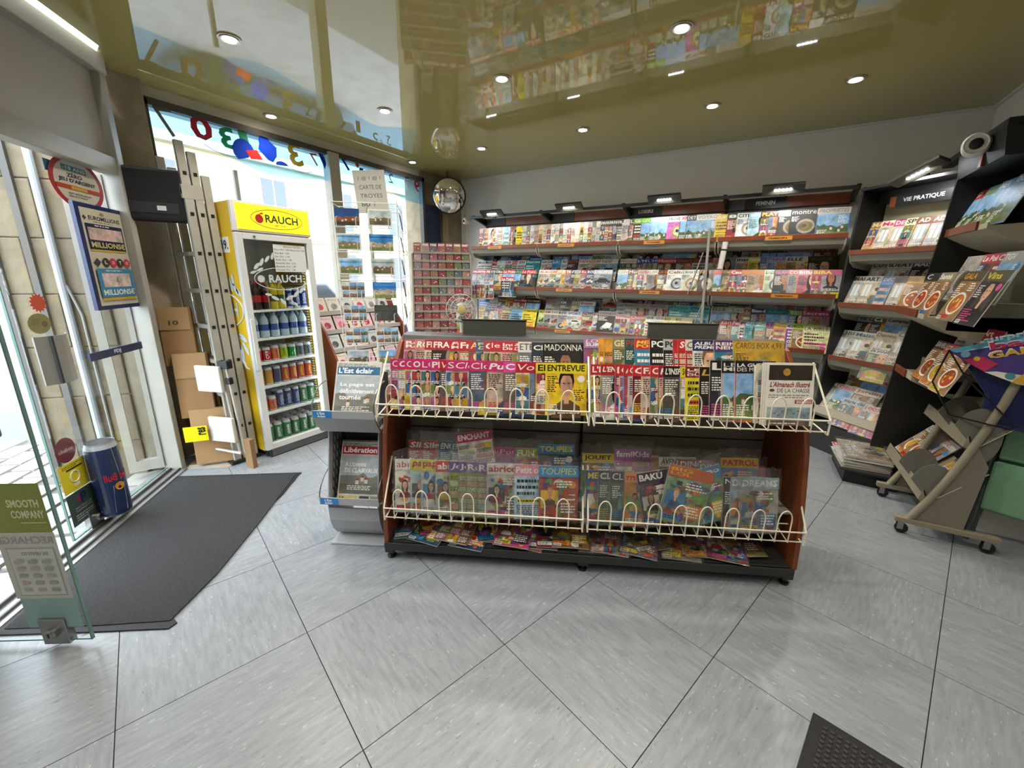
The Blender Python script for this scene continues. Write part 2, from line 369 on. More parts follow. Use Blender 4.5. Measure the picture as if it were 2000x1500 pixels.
shape([(-1.755, 2.645), (-1.725, 2.675), (-1.695, 2.645), (-1.725, 2.612)], '#c43b36'); shape(arc(-2.17, 2.57, .06, .09, 0, 110, 8)+[(-2.13, 2.52)], '#15389f')
m = MB(); m.tube([(XG+.006, -3.2+.03*k, 2.49-.05*math.sin(k/13*math.pi*1.2)) for k in range(32)], .002, 4); m.build('film_line', film_col('#6f7a74'), win)

# ---- entrance: transom, jambs, two glass leaves, threshold
DD = T(.17, -3.9, 0, -45)            # local x runs along the door line towards the camera's left, local y out to the street is -y... x=0 at the jamb
door = bpy.data.objects.new('door_1', None); COL.objects.link(door); struct(door); door.matrix_basis = DD
for a, b, nm in (((-.06, -.06, 0), (.0, .05, 2.72), 'jamb'), ((0, -.05, 2.1), (2.1, .04, 2.2), 'transom_bar'), ((-.06, -.06, 2.68), (2.1, .06, 2.79), 'head_bar'), ((1.54, -.06, 0), (1.62, .05, 2.72), 'jamb')):
    m = MB(); m.box(a, b); m.build(nm, M_alu, door, bevel=.004)
m = MB(); m.box((0, -.02, 2.2), (2.1, .0, 2.68)); m.build('transom_panel', mat('transom_board', '#b5b1ab', .6), door)
m = MB(); m.box((-.02, -.12, 0.0), (1.7, .07, .012)); m.build('threshold', mat('threshold_metal', '#a8aaa9', .35, metal=.6), door)
m = MB(); m.box((-.02, -.03, .012), (1.7, -.02, .03)); m.box((-.02, .03, .012), (1.7, .04, .024)); m.build('floor_track', M_dark, door)
def glass_leaf(M, w, parent_name, h=2.08):
    e = bpy.data.objects.new(parent_name, None); COL.objects.link(e); struct(e); e.matrix_basis = M
    m = MB(); m.add([(0, 0, .03), (w, 0, .03), (w, 0, h), (0, 0, h)], [(0, 1, 2, 3)]); m.build('glass_panel', M_glass, e)
    m = MB(); m.box((w-.006, -.0055, .03), (w, .0055, h)); m.box((0, -.0055, .03), (w, .0055, .036)); m.build('glass_edge', M_glassedge, e)
    return e
# leaf closed on the jamb side; the other stands open into the shop
leafA = glass_leaf(DD @ Matrix.Translation((0, -.05, 0)), .93, 'door_2')
leafB = glass_leaf(T(1.742-.6*math.cos(R(34)), -4.744-.6*math.sin(R(34)), 0, 34), .6, 'door_3')
def lock(parent, x):
    m = MB(); m.box((x-.05, -.016, .02), (x+.05, .016, .14)); o = m.build('lock_plate', M_steel, parent, bevel=.003)
    for s in (-1, 1):
        m = MB(); m.lathe([(.022, 0), (.022, .014), (.016, .02)], 14, M=Matrix.Translation((x, s*.016, .08)) @ Matrix.Rotation(R(-90*s), 4, 'X')); c = m.build('lock_cylinder', M_steel, o, smooth=True)
        m = MB(); m.box((x-.003, s*.036-.001, .072), (x+.003, s*.036+.001, .09)); m.build('keyhole', M_black, o)
lock(leafA, .76); lock(leafB, .47)

# ---- outside: street, pavement cobbles, facade across the street
m = MB(); m.box((-40, -40, -.2), (40, 30, -.12)); struct(m.build('street_ground', mat('street_asphalt', '#77777a', .9, var=.15, vscale=4)))
m = MB()
rs = random.Random(5)
pave = m; pave.prism([(-3.2, -8.5), (1.2, -5.5), (.2, -3.95), (-.5, -3.5), (-.5, 2), (-3.2, 2)], 2, -.12, -.03)
pavement = struct(pave.build('pavement', mat('paving_joint', '#5a5854', .9)))
stone_me = []
for k in range(5):
    c = MB(); w, d = .27, .17; j = lambda: rs.uniform(-.012, .012)
    c.prism([(-w/2+j(), -d/2+j()), (w/2+j(), -d/2+j()), (w/2+j(), d/2+j()), (-w/2+j(), d/2+j())], 2, -.03, -.012+j()*.3); stone_me.append(c.mesh('paving_stone', mat('paving_stone_%d' % (k % 3), ('#8d8a86', '#9a968f', '#858380')[k % 3], .8, bump=.3, bscale=25, var=.12, vscale=9)))
for i in range(13):
    for j in range(13):
        p = (DD @ Vector((.02+.3*i-.9+(.15 if j % 2 else 0), -.22-.19*j, 0)))
        if p.x > 1.6 or p.x < -3.1 or (p.x < -.0 and p.y > -4.55 and p.x > -.7): continue
        link_mesh('paving_stone', stone_me[(i*3+j*5) % 5], pavement, Matrix.Translation(p) @ Matrix.Rotation(R(-45), 4, 'Z'))

# drainpipe, dark channel and stone base on the outer face of the entrance pier
MP = Matrix.Translation((-.02, -4.0, 0)) @ Matrix.Rotation(math.atan2(-.42, -.40), 4, 'Z')
m = MB(); m.tube([(.22, .045, -.03), (.22, .045, 2.9)], .022, 10); o = m.build('drain_pipe', mat('pipe_grey', '#9b9fa3', .5), None, MP, smooth=True); tag(o, 'pale grey drainpipe on the stone pier outside the glass door', 'pipe')
m = MB(); m.tube([(.16, .03, .2), (.16, .03, 1.2), (.2, .04, 1.4)], .008, 6); tag(m.build('cable', mat('cable_grey', '#8a8a88', .6), None, MP), 'thin cable clipped beside the drainpipe on the stone pier', 'cable')
for x, lab in ((.34, 'dark metal shutter channel beside the drainpipe outside the door'), (.52, 'dark metal post at the outer edge of the stone pier')):
    m = MB(); m.box((x, 0, -.03), (x+.04, .04, 2.9)); tag(m.build('shutter_channel', mat('channel_dark', '#4b4844', .6), None, MP), lab, 'metal post')
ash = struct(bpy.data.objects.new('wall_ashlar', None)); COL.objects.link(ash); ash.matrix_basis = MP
M_ash = mat('ashlar_stone_shaded', '#6f6450', .9, bump=.6, bscale=22, var=.22, vscale=6)  # pier stone with shade put into its colour against the bright sky
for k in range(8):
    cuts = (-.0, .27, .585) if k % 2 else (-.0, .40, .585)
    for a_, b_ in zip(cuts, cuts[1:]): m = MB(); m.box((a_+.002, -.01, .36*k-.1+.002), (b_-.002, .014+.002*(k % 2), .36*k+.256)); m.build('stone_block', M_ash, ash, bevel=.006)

# facade across the street
fac = struct(bpy.data.objects.new('facade_opposite', None)); COL.objects.link(fac); fac.matrix_basis = T(-13, 0, -.12)
m = MB(); m.box((-4, -22, 0), (0, 24, 5.6)); m.build('wall_face', mat('facade_render', '#c9bfa5', .9, var=.1, vscale=.6), fac)
m = MB(); m.box((-.1, -22, 5.6), (.35, 24, 5.9)); m.box((-.02, -22, 2.9), (.12, 24, 3.05)); m.build('cornice', mat('facade_cornice', '#b5aa90', .9), fac)
m = MB(); m.prism([(.3, 5.9), (-4.2, 5.9), (-2.2, 7.6)], 1, -22, 24); m.build('roof', mat('slate_roof', '#6e737a', .7), fac)
wm = MB(); wm.box((0, -.55, 0), (.04, .55, 1.7)); wme = wm.mesh('window_frame', mat('facade_frame', '#8a8578', .7)); wp = MB(); wp.box((.02, -.45, .08), (.05, -.04, 1.62)); wp.box((.02, .04, .08), (.05, .45, 1.62)); wpe = wp.mesh('window_pane', mat('facade_pane', '#4c545c', .1))
for fz in (.9, 3.5):
    for k in range(14):
        f = link_mesh('facade_window', wme, fac, T(0, -20+3.1*k, fz)); link_mesh('window_pane', wpe, f)
t = thing('parked_car', 'dark parked car in the bright street beyond the shop window', 'car', T(-7.0, 1.3, -.12, 90))
m = MB(); m.prism([(-2, .3), (2, .3), (2.02, .75), (1.2, .9), (.7, 1.4), (-1.2, 1.42), (-1.9, .95), (-2.02, .7)], 1, -.8, .8); m.build('body', mat('car_paint', '#39414d', .3), t, bevel=.05)
m = MB(); m.prism([(1.05, .93), (.64, 1.34), (-1.1, 1.36), (-1.6, .95)], 1, -.81, .81); m.build('side_glass', mat('car_glass', '#15181c', .1), t)
for x in (-1.3, 1.3):
    for y in (-.75, .75): m = MB(); m.lathe([(.3, -.1), (.32, 0), (.3, .1)], 18, M=Matrix.Translation((x, y, .32)) @ Matrix.Rotation(R(90), 4, 'X')); m.build('wheel', M_black, t, smooth=True)

# ================================================================== CEILING SPOTS
M_bulb = mat('spot_lens', '#fff4e0', .3, emit='#fff1da', es=40)
M_ring = mat('spot_ring', '#b9b3a6', .3, metal=.7)
SPOTS = [(1.045, -3.5, 'above the drinks fridge'), (3.3, -2.3, 'highest above the middle of the counter rack'), (2.14, -2.3, 'above the left half of the counter rack'), (4.2, -1.09, 'nearest the corner shelves on the right'), (3.32, -1.09, 'in front of the leisure shelves'), (2.24, -1.09, 'third from the right along the back shelves'), (1.1, -1.09, 'far left end of the row before the back shelves'), (.06, -2.72, 'close to the shop window above the fridge'), (1.0, -2.31, 'above the revolving postcard rack'), (.07, -1.06, 'at the window near the round mirror'), (4.4, -3.5, 'added as fill over the entrance to the counter'), (2.14, -3.5, 'added as fill behind the viewer on the window side'), (3.3, -3.5, 'added as fill behind the viewer in the middle'), (2.4, -4.7, 'added as fill near the open glass door'), (3.4, -4.7, 'added as fill right above the viewer'), (4.6, -4.7, 'added as fill behind the viewer on the counter side'), (3.0, -6.0, 'added as fill far behind the viewer on the left'), (4.6, -6.0, 'added as fill far behind the viewer on the right')]  # unseen spots from the counter entrance onward are added as fill light
for x, y, where in SPOTS:
    t = thing('ceiling_spotlight', 'small round recessed spotlight '+where, 'ceiling light', T(x, y, ZC), 'recessed spotlights in the glossy ceiling')
    m = MB()
    for r0, r1, zz in ((.062, .05, -.006), (.05, .044, -.010), (.044, .034, -.008)):
        m.lathe([(r0, .0), (r0, zz), (r1, zz), (r1, 0)], 24)
    m.build('trim_ring', M_ring, t, smooth=True)
    m = MB(); m.lathe([(.034, -.012), (.026, -.0095), (.001, -.0085)], 20); m.build('lens', M_bulb, t, smooth=True)
    L = bpy.data.lights.new('spot_beam', 'SPOT'); L.energy = 9 if x < .2 else (44 if y > -4 else 26); L.spot_size = R(120); L.spot_blend = .6; L.shadow_soft_size = .035; L.color = (1, .93, .82)
    lo = bpy.data.objects.new('spot_beam', L); COL.objects.link(lo); lo.parent = t; lo.location = (0, 0, -.03)

# ================================================================== FLOOR MATS
def mat_fibre(name, c, s):
    m = mat(name, c, .95, bump=.8, bscale=s, var=.25, vscale=s); return m
t = thing('entrance_mat', 'large dark grey entrance mat with frayed rubber edge inside the door', 'door mat', T(.17, -3.9, .001, -45))
M_matf = mat('mat_fibre', '#2e2e30', .95, bump=.9, bscale=160, var=.3, vscale=90)
M_rub = mat('mat_rubber', '#19191b', .7)
rs = random.Random(3)
edge = [(.117, .07), (.245, .956)]+[(.30+.072*k, .950-.0085*k-.00022*k*k+rs.uniform(-.012, .004)) for k in range(0, 19)]+[(1.664, .785), (1.692, .765), (1.64, .46), (1.57, .08)]
m = MB(); m.prism(edge, 2, 0, .006); m.build('rubber_border', M_rub, t)
m = MB(); m.prism([(.145, .09), (.265, .925), (.9, .875), (1.36, .822), (1.65, .752), (1.61, .46), (1.545, .095)], 2, .006, .010); m.build('fibre_pile', M_matf, t)
t = thing('small_mat', 'small black ribbed mat cut off by the bottom right edge', 'floor mat', T(4.245, -3.508, .001, -14))
m = MB(); m.prism([(0, 0), (0, -.9), (.6, -.9), (.6, 0)], 2, 0, .008); m.build('rubber_border', M_rub, t, bevel=.003)
m = MB(); m.prism([(.03, -.03), (.03, -.87), (.57, -.87), (.57, -.03)], 2, .008, .009); pad = m.build('rib_base', M_matf, t)
m = MB()
for i in range(27):
    for j in range(42): m.box((.035+.02*i, -.865+.02*j, .009), (.045+.02*i, -.855+.02*j, .013))
r = m.build('rib_pile', mat('mat_rib', '#3a3632', .9), t); r['kind'] = 'stuff'

# ================================================================== DRINKS FRIDGE
FM = T(.545, -3.392, 0, 90); FW = .60; FD = .58
t = fridge = thing('drinks_fridge', 'tall yellow and white glass-door drinks fridge with lit yellow header', 'fridge', FM)
M_yel = mat('fridge_yellow', '#d8b11c', .4); M_fw = mat('fridge_white', '#d5d6d4', .4)
for x0, nm in ((0, 'side_panel'), (FW-.02, 'side_panel')):
    m = MB(); m.box((x0, .03, .06), (x0+.02, FD, 1.995)); m.build(nm, M_yel, t)
m = MB(); m.box((.02, FD-.03, .06), (FW-.02, FD, 1.99)); m.box((.02, .03, 1.78), (FW-.02, FD-.03, 1.995)); m.box((.02, .03, .06), (FW-.02, FD-.03, .09)); m.build('cabinet', M_fw, t)
m = MB(); m.box((0, .0, 1.79), (FW, .035, 2.0)); hd = m.build('header_sign', [mat('fridge_white2', '#d5d6d4', .4)], t, bevel=.004)
M_lit = mat('lit_yellow', '#f0c81e', .4, emit='#f0c020', es=.9)
m = MB(); m.box((.03, -.004, 1.805), (FW-.012, .0, 1.985)); face = m.build('lit_panel', M_lit, hd)
M_grn = mat('logo_green', '#1d4a34', .4); M_red = mat('logo_red', '#b3271e', .4)
X_, Z_, N_ = Vector((1, 0, 0)), Vector((0, 0, 1)), Vector((0, -1, 0))
m = MB(); m.tube([(.33+.2*math.cos(a*math.pi/20), -.0045, 1.895+.068*math.sin(a*math.pi/20)) for a in range(40)], .0022, 5, close=True); m.build('oval_outline', M_grn, hd)
m = MB(); put_text(m, 'RAUCH', Vector((.235, -.005, 1.868)), X_, Z_, N_, .26, .058, None); put_text(m, 'SEIT 1919.', Vector((.3, -.005, 1.846)), X_, Z_, N_, .09, .011, None); m.build('lettering', M_grn, hd)
m = MB(); m.add([(.19+.03*math.cos(a*math.pi/8), -.005, 1.89+.032*math.sin(a*math.pi/8)) for a in range(16)], [tuple(range(16))]); m.add([(.185, -.005, 1.92), (.215, -.005, 1.938), (.225, -.005, 1.925)], [(0, 1, 2)]); m.build('fruit_emblem', M_red, hd)
d = MB(); d.box((0, -.01, .07), (.05, .03, 1.78)); d.box((FW-.05, -.01, .07), (FW, .03, 1.78)); d.box((.05, -.01, 1.735), (FW-.05, .03, 1.78)); d.box((.05, -.01, .07), (FW-.05, .03, .12))
dr = d.build('door', M_fw, t, bevel=.003)
m = MB(); m.add([(.05, .01, .12), (FW-.05, .01, .12), (FW-.05, .01, 1.735), (.05, .01, 1.735)], [(0, 1, 2, 3)]); m.build('door_glass', M_glass, dr)
m = MB(); m.box((.012, -.02, .75), (.03, -.008, 1.15)); m.build('handle', M_fw, dr, bevel=.003)
m = MB(); m.lathe([(.008, 0), (.008, .006)], 12, M=Matrix.Translation((.13, -.011, 1.757)) @ Matrix.Rotation(R(90), 4, 'X')); m.build('lock', M_steel, dr)
m = MB(); m.box((.03, .0, .0), (FW-.02, .03, .065)); gr = m.build('kick_plate', M_charc, t)
for k in range(5): m = MB(); m.box((.04, -.003, .012+.011*k), (FW-.03, .0, .018+.011*k)); m.build('grille_slat', M_steel, gr)
for x in (.04, FW-.04):
    for y in (.06, FD-.05): m = MB(); m.lathe([(.02, 0), (.02, .06)], 10, M=Matrix.Translation((x, y, 0))); m.build('foot', M_black, t)
M_shelf = mat('shelf_wire_white', '#dfe3e2', .4)
SHZ = [1.21, .985, .79, .592, .368, .095]
for zz in SHZ:
    m = MB(); m.box((.03, .045, zz-.006), (FW-.03, FD-.05, zz)); m.box((.03, .043, zz-.016), (FW-.03, .047, zz+.002)); m.build('shelf', M_shelf, t)
M_led = mat('fridge_led', '#ffffff', .4, emit='#e8f4ff', es=9)
m = MB(); m.box((FW-.058, .022, .16), (FW-.048, .034, 1.52)); m.build('light_strip', M_led, t)
m = MB()
for k in range(56): m.box((FW-.035, .12, .2+.0235*k), (FW-.022, .4, .208+.0235*k))
m.build('shelf_rail', M_shelf, t)
# white vinyl lettering on the door glass, price list taped to it, number and vine emblem on the yellow side
M_vin = mat('frosted_vinyl', '#c2cacb', .7)
v = MB(); put_text(v, 'RAUCH', Vector((.21, .008, 1.42)), X_, Z_, N_, .27, .062, None)
for a in range(16):
    an = a*.42; v.add([(.15+.028*math.cos(k*math.pi/5+an)+.0, .008, 1.45+.028*math.sin(k*math.pi/5)) for k in range(10)], [tuple(range(10))]) if a == 0 else None
for (x, z, a, s) in [(.13, 1.545, .8, 1), (.17, 1.575, 1.1, 1), (.215, 1.60, .9, .9), (.26, 1.625, 1.2, .9), (.30, 1.63, 1.0, .8), (.15, 1.52, .4, .8), (.34, 1.645, 1.2, .9), (.24, 1.30, -.5, 1), (.30, 1.27, -.9, 1), (.36, 1.30, .4, 1.1), (.42, 1.33, .8, 1.1), (.47, 1.36, .9, 1), (.39, 1.25, -.3, 1), (.19, 1.33, -.2, .8), (.50, 1.40, 1.2, .8), (.10, 1.5, .3, .8)]:
    c, sn = math.cos(a), math.sin(a); v.add([(x+s*(.034*math.cos(k*math.pi/5)*c-.013*math.sin(k*math.pi/5)*sn), .008, z+s*(.034*math.cos(k*math.pi/5)*sn+.013*math.sin(k*math.pi/5)*c)) for k in range(10)], [tuple(range(10))])
v.tube([(.32+.22*math.cos(a*math.pi/18), .008, 1.45+.085*math.sin(a*math.pi/18)) for a in range(36)], .003, 5, close=True)
v.tube([(.36, .008, 1.31), (.38, .008, 1.26), (.42, .008, 1.22)], .008, 5)
v.build('glass_lettering', M_vin, dr)
p = MB(); p.box((.27, .003, 1.505), (.535, .005, 1.715), col=srgb('#d9dbd8'))
lines = [('Boissons fraiches', .35, '#8c2f3a'), ('Biere 50cl  2,80 Bieres 33cl 2,00', .275, '#3c4048'), ('Red Bull  3.00', .275, '#3c4048'), ('Eau 50cl  1.50', .275, '#3c4048'), ('Boite 33cl  1.80', .275, '#3c4048'), ('Bouteille 50cl  2.50', .275, '#3c4048'), ('Bouteille 33cl  1.80', .275, '#3c4048'), ('Canette 33cl  1.80', .275, '#3c4048')]
for k, (s_, x_, c_) in enumerate(lines): put_text(p, s_, Vector((x_+.004, .0025, 1.693-.0255*k)), X_, Z_, N_, .25 if k == 1 else .16, .014, srgb(c_), bold=False, align='fit' if k == 1 else 'left')
tag(p.build('price_list', STICK, None, FM), 'handwritten white price list taped to the drinks fridge glass', 'price list')
v = MB(); Y_ = Vector((0, -1, 0))
ns = MB(); ns.box((-.002, .22, 1.64), (0, .10, 1.75), col=srgb('#e8e8e4')); put_text(ns, '19.', Vector((-.003, .205, 1.66)), Y_, Z_, Vector((-1, 0, 0)), .095, .07, srgb('#15161a')); tag(ns.build('number_plate', STICK, None, FM), "white paper number on the fridge's yellow side", 'label')
put_text(v, 'RAUCH', Vector((-.003, .53, 1.16)), Y_, Z_, Vector((-1, 0, 0)), .42, .11, None)
for (y, z, a, s) in [(.10, 1.37, .9, 1.6), (.16, 1.40, 1.3, 1.6), (.22, 1.42, 1.2, 1.6), (.28, 1.42, 1.7, 1.6), (.06, 1.35, .8, 1.4), (.12, 1.44, 1.5, 1.4), (.18, .98, -.6, 1.6), (.10, 1.0, .4, 1.8), (.08, .92, .9, 1.8), (.14, .88, 1.4, 1.8), (.2, .93, .2, 1.6), (.26, 1.0, .5, 1.6)]:
    c, sn = math.cos(a), math.sin(a); v.add([(-.003, y+s*(.034*math.cos(k*math.pi/5)*c-.013*math.sin(k*math.pi/5)*sn), z+s*(.034*math.cos(k*math.pi/5)*sn+.013*math.sin(k*math.pi/5)*c)) for k in range(10)], [tuple(range(10))])
v.tube([(-.003, .30+.27*math.cos(a*math.pi/18), 1.21+.13*math.sin(a*math.pi/18)) for a in range(36)], .006, 5, close=True); v.tube([(-.003, .16, .9), (-.003, .15, .82), (-.003, .11, .76), (-.003, .07, .75)], .016, 6, r2=.004)
v.build('side_emblem', M_vin, t)

def can_mesh(name, body, top, text, tc, h=.168, r=.031):
    m = MB(); cb = srgb(body); ct = srgb(top)
    prof = [(r*.78, 0), (r*.95, .006), (r, .014), (r, h-.022), (r*.84, h-.005), (r*.84, h), (r*.74, h-.003)]
    n = 16
    for i in range(len(prof)-1):
        r0, z0 = prof[i]; r1, z1 = prof[i+1]; c = cb if 2 <= i <= 2 else (ct if i > 3 else srgb('#b9bcc0'))
        for k in range(n):
            a0, a1 = 2*math.pi*k/n, 2*math.pi*(k+1)/n
            m.add([(r0*math.cos(a0), r0*math.sin(a0), z0), (r0*math.cos(a1), r0*math.sin(a1), z0), (r1*math.cos(a1), r1*math.sin(a1), z1), (r1*math.cos(a0), r1*math.sin(a0), z1)], [(0, 1, 2, 3)], 0, c if i != 3 else ct)
    m.add([(r*.74*math.cos(2*math.pi*k/n), r*.74*math.sin(2*math.pi*k/n), h-.003) for k in range(n)], [tuple(range(n))], 0, srgb('#b9bcc0'))
    if text:   # lettering bent round the can
        vs, fs, (x0, y0, x1, y1) = text_polys(text, True); sx = (h*.55)/(x1-x0); sy = r*.8/max(y1-y0, .1)
        out = []
        for px, py in vs:
            u = (px-x0)*sx; w = (py-y0)*sy-r*.4; a = math.pi+math.radians(-15)+w/r; out.append(((r+.0006)*math.cos(a), (r+.0006)*math.sin(a), h*.2+u))
        m.add(out, [f[::-1] for f in fs], 0, srgb(tc))
    return m.mesh(name, CANM)
CANM = print_mat('printed_can', .25, .04, 30)
def bottle_mesh(name, liquid, label, cap, h, r, clear=False):
    m = MB(); cl = srgb(liquid)
    prof = [(r*.8, 0), (r, .008), (r, h*.26), (r*.96, h*.27), (r*.96, h*.5), (r, h*.51), (r, h*.66), (r*.55, h*.84), (r*.34, h*.9), (r*.34, h*.94)]
    cols = [cl, cl, cl, srgb(label), srgb(label), cl, cl, cl, cl]
    for i in range(len(prof)-1):
        r0, z0 = prof[i]; r1, z1 = prof[i+1]
        for k in range(14):
            a0, a1 = 2*math.pi*k/14, 2*math.pi*(k+1)/14
            m.add([(r0*math.cos(a0), r0*math.sin(a0), z0), (r0*math.cos(a1), r0*math.sin(a1), z0), (r1*math.cos(a1), r1*math.sin(a1), z1), (r1*math.cos(a0), r1*math.sin(a0), z1)], [(0, 1, 2, 3)], 0, cols[i])
    m.lathe([(r*.4, h*.93), (r*.4, h)], 12, col=srgb(cap))
    return m.mesh(name, CANM)
KIN = {
 'cola': (bottle_mesh('b1', '#2b1510', '#a8222a', '#b0242c', .22, .033), 'bottle', 'dark cola bottle with red label'),
 'lemon': (bottle_mesh('b2', '#b9a91e', '#3c5a2c', '#c9b51a', .22, .033), 'bottle', 'yellow lemonade bottle'),
 'water': (bottle_mesh('b3', '#9fb4c2', '#34508c', '#3a5aa0', .21, .034), 'bottle', 'clear water bottle with blue label'),
 'energy': (can_mesh('c1', '#2a3f78', '#b9bcc0', 'ENERGY', '#c2c8d2', .165, .027), 'can', 'slim blue and silver drink can'),
 'red': (can_mesh('c2', '#a81f2a', '#b9bcc0', 'Cola', '#e5e0dc', .118, .033), 'can', 'red soda can'),
 'orange': (can_mesh('c3', '#d26a1e', '#b9bcc0', 'Orange', '#2a3d70', .125, .031), 'can', 'orange soda can'),
 'lime': (can_mesh('c4', '#9cb820', '#b9bcc0', 'lime', '#2c5a20', .125, .031), 'can', 'lime green soda can'),
 'green7': (can_mesh('c5', '#1f8038', '#b9bcc0', '7', '#e6e6e0', .118, .033), 'can', 'bright green soda can'),
 'silver': (can_mesh('c6', '#6c7478', '#b9bcc0', 'soda', '#22262a', .118, .033), 'can', 'grey soda can'),
 'amber': (can_mesh('c7', '#b98a2c', '#b9bcc0', '', '#ffffff', .15, .03), 'can', 'amber slim iced tea can'),
 'tropic': (can_mesh('c8', '#b54a26', '#b9bcc0', 'Tropico', '#d8c842', .15, .03), 'can', 'orange-red tropical drink can'),
 'beer': (can_mesh('c9', '#23703a', '#b9bcc0', 'Heineken', '#e2e6e0', .165, .033), 'can', 'tall green beer can'),
 'dark': (can_mesh('c10', '#3b3a58', '#b9bcc0', '', '#ffffff', .15, .03), 'can', 'dark violet slim can'),
}
ROWS = [(0, ['cola', 'cola', 'cola', 'lemon', 'lemon', 'energy', 'energy', 'energy'], .075, .065, 'top'), (1, ['water']*6, .085, .082, 'second'), (2, ['red', 'red', 'orange', 'lime', 'green7', 'silver', 'silver'], .08, .072, 'third'),
        (3, ['amber', 'amber', 'dark', 'tropic', 'tropic', 'tropic', 'tropic'], .075, .07, 'fourth'), (4, ['tropic', 'orange', 'energy', 'energy', 'energy', 'beer', 'beer'], .075, .07, 'fifth'), (5, ['beer']*6, .085, .077, 'lowest')]
ORD = ['first', 'second', 'third', 'fourth', 'fifth', 'sixth', 'seventh', 'eighth', 'ninth', 'tenth', 'eleventh', 'twelfth', 'thirteenth', 'fourteenth', 'fifteenth', 'sixteenth', 'seventeenth', 'eighteenth', 'nineteenth', 'twentieth']
ORD += ['twenty-'+w for w in ORD[:9]]+['thirtieth']+['thirty-'+w for w in ORD[:9]]+['fortieth']+['forty-'+w for w in ORD[:9]]
DNAME = {'bottle': 'drink_bottle', 'can': 'drink_can'}
for si, kinds, x0, dx, nm in ROWS:
    for row in range(3 if si == 5 else 2):
        for k, kd in enumerate(kinds):
            me, cat, ds = KIN[kd]
            o = link_mesh(DNAME[cat], me, None, FM @ Matrix.Translation((x0+dx*k, .095+.078*row, SHZ[si]+.001)) @ Matrix.Rotation(R(90+((k*37) % 25)-12), 4, 'Z'))
            tag(o, '%s, %s from left, %s row of the fridge\'s %s shelf' % (ds, ORD[k], ('front', 'second', 'third')[row], nm), cat, 'drinks in the glass-door fridge')

# ================================================================== LADDER, STEP STOOL, CARTONS BY THE STONE PIER
M_lad = mat('ladder_aluminium', '#b5b1a6', .42, metal=.35, var=.1, vscale=12)
t = thing('extension_ladder', 'three-section aluminium extension ladder standing beside the drinks fridge', 'ladder', T(.40, -3.5, 0))
for k, top in enumerate((2.36, 2.30, 2.16)):       # three sections stacked along y, rungs run towards the street
    y = -.088+.064*k
    for x, wd in ((0, .03), (-.33, .03)):
        tp = top if x == 0 else top-.06
        m = MB(); sh = lambda z: -.035*z
        m.add([(x+sh(.02), y, .02), (x+wd+sh(.02), y, .02), (x+wd+sh(.02), y+.052, .02), (x+sh(.02), y+.052, .02), (x+sh(tp), y, tp), (x+wd+sh(tp), y, tp), (x+wd+sh(tp), y+.052, tp), (x+sh(tp), y+.052, tp)], [(3, 2, 1, 0), (4, 5, 6, 7), (0, 1, 5, 4), (1, 2, 6, 5), (2, 3, 7, 6), (3, 0, 4, 7)])
        m.build('rail', M_lad, t, bevel=.003)
    for j in range(8):
        zz = .3+.265*j
        if zz < top-.08:
            m = MB(); m.box((-.31-.035*zz, y+.012, zz-.014), (.0-.035*zz, y+.042, zz+.014)); rg = m.build('rung', M_lad, t)
            m = MB(); m.box((.029-.035*zz, y+.016, zz-.012), (.0335-.035*zz, y+.038, zz+.012)); m.build('rung_plug', M_black, rg)
m = MB(); m.box((-.42, -.1, 2.02), (-.04, -.09, 2.06)); m.box((-.06, -.1, 1.99), (-.038, .03, 2.08)); m.build('guide_bracket', M_lad, t)
m = MB(); m.box((-.03, -.12, 0), (.05, .11, .03)); m.build('foot_bar', M_black, t, bevel=.006)

t = thing('folding_step_stool', 'folded white step stool leaning against the aluminium ladder', 'step stool', T(.56, -3.62, 0, 20))
M_st = mat('stool_white', '#c9c6ba', .5)
for z0, x0 in ((.62, -.24), (.22, -.2)):
    m = MB(); m.box((x0-.02, 0, z0), (x0+.2, .03, z0+.2)); m.build('tread', M_st, t, bevel=.008)
for x in (-.04, .01): m = MB(); m.tube([(x-.03, .045, .86), (x+.02, .05, .12)], .011, 8); m.build('leg', M_lad, t)
m = MB(); m.tube([(-.25, .035, .14), (0, .04, .12)], .012, 8); m.build('foot_bar', M_lad, t)
m = MB(); m.box((-.07, .02, .80), (.02, .07, .86)); m.box((-.03, .03, .68), (.01, .065, .73)); m.build('hinge_cap', M_black, t, bevel=.004)
t = thing('wooden_batten', 'short brown wooden batten standing against the white step stool', 'wood block', T(.60, -3.545, 0, 15))
m = MB(); m.box((-.035, -.02, 0), (.035, .02, .24)); m.build('plank', mat('batten_wood', '#8a6a48', .7, var=.15, vscale=14, stretch=(1, 1, .2)), t, bevel=.002)

def carton(lbl, x, y, w, h, d, rz, tilt, z0=0, mark=None):
    t = thing('folded_carton', lbl, 'cardboard box', T(x, y, z0, rz) @ Matrix.Rotation(R(tilt), 4, 'X'), 'folded cartons stacked beside the door')
    m = MB(); m.box((0, 0, 0), (w, d, h)); m.build('folded_sheet', M_card, t, bevel=.004)
    m = MB(); m.box((.004, -.006, h*.62), (w-.01, 0, h*.995)); m.build('flap', mat('cardboard_flap', '#a5825a', .8), t)
    m = MB(); m.box((w, .004, .01), (w+.004, d-.004, h-.01)); m.build('fluted_edge', mat('cardboard_edge', '#7d5e3e', .9), t)
    if mark:
        m = MB(); put_text(m, mark, Vector((w*.3, -.0075, h*.7)), Vector((1, 0, 0)), Vector((0, 0, 1)), Vector((0, -1, 0)), w*.3, h*.08, None); m.build('print', mat('carton_print', '#4a3a2a', .8), t)
carton('tall upper folded carton touching the stone pier under the black speaker', .10, -3.80, .20, .44, .05, 60, -4, .80, '10')
carton('middle folded carton with white label leaning by the door jamb', .19, -3.80, .22, .50, .09, 58, -5, .40)
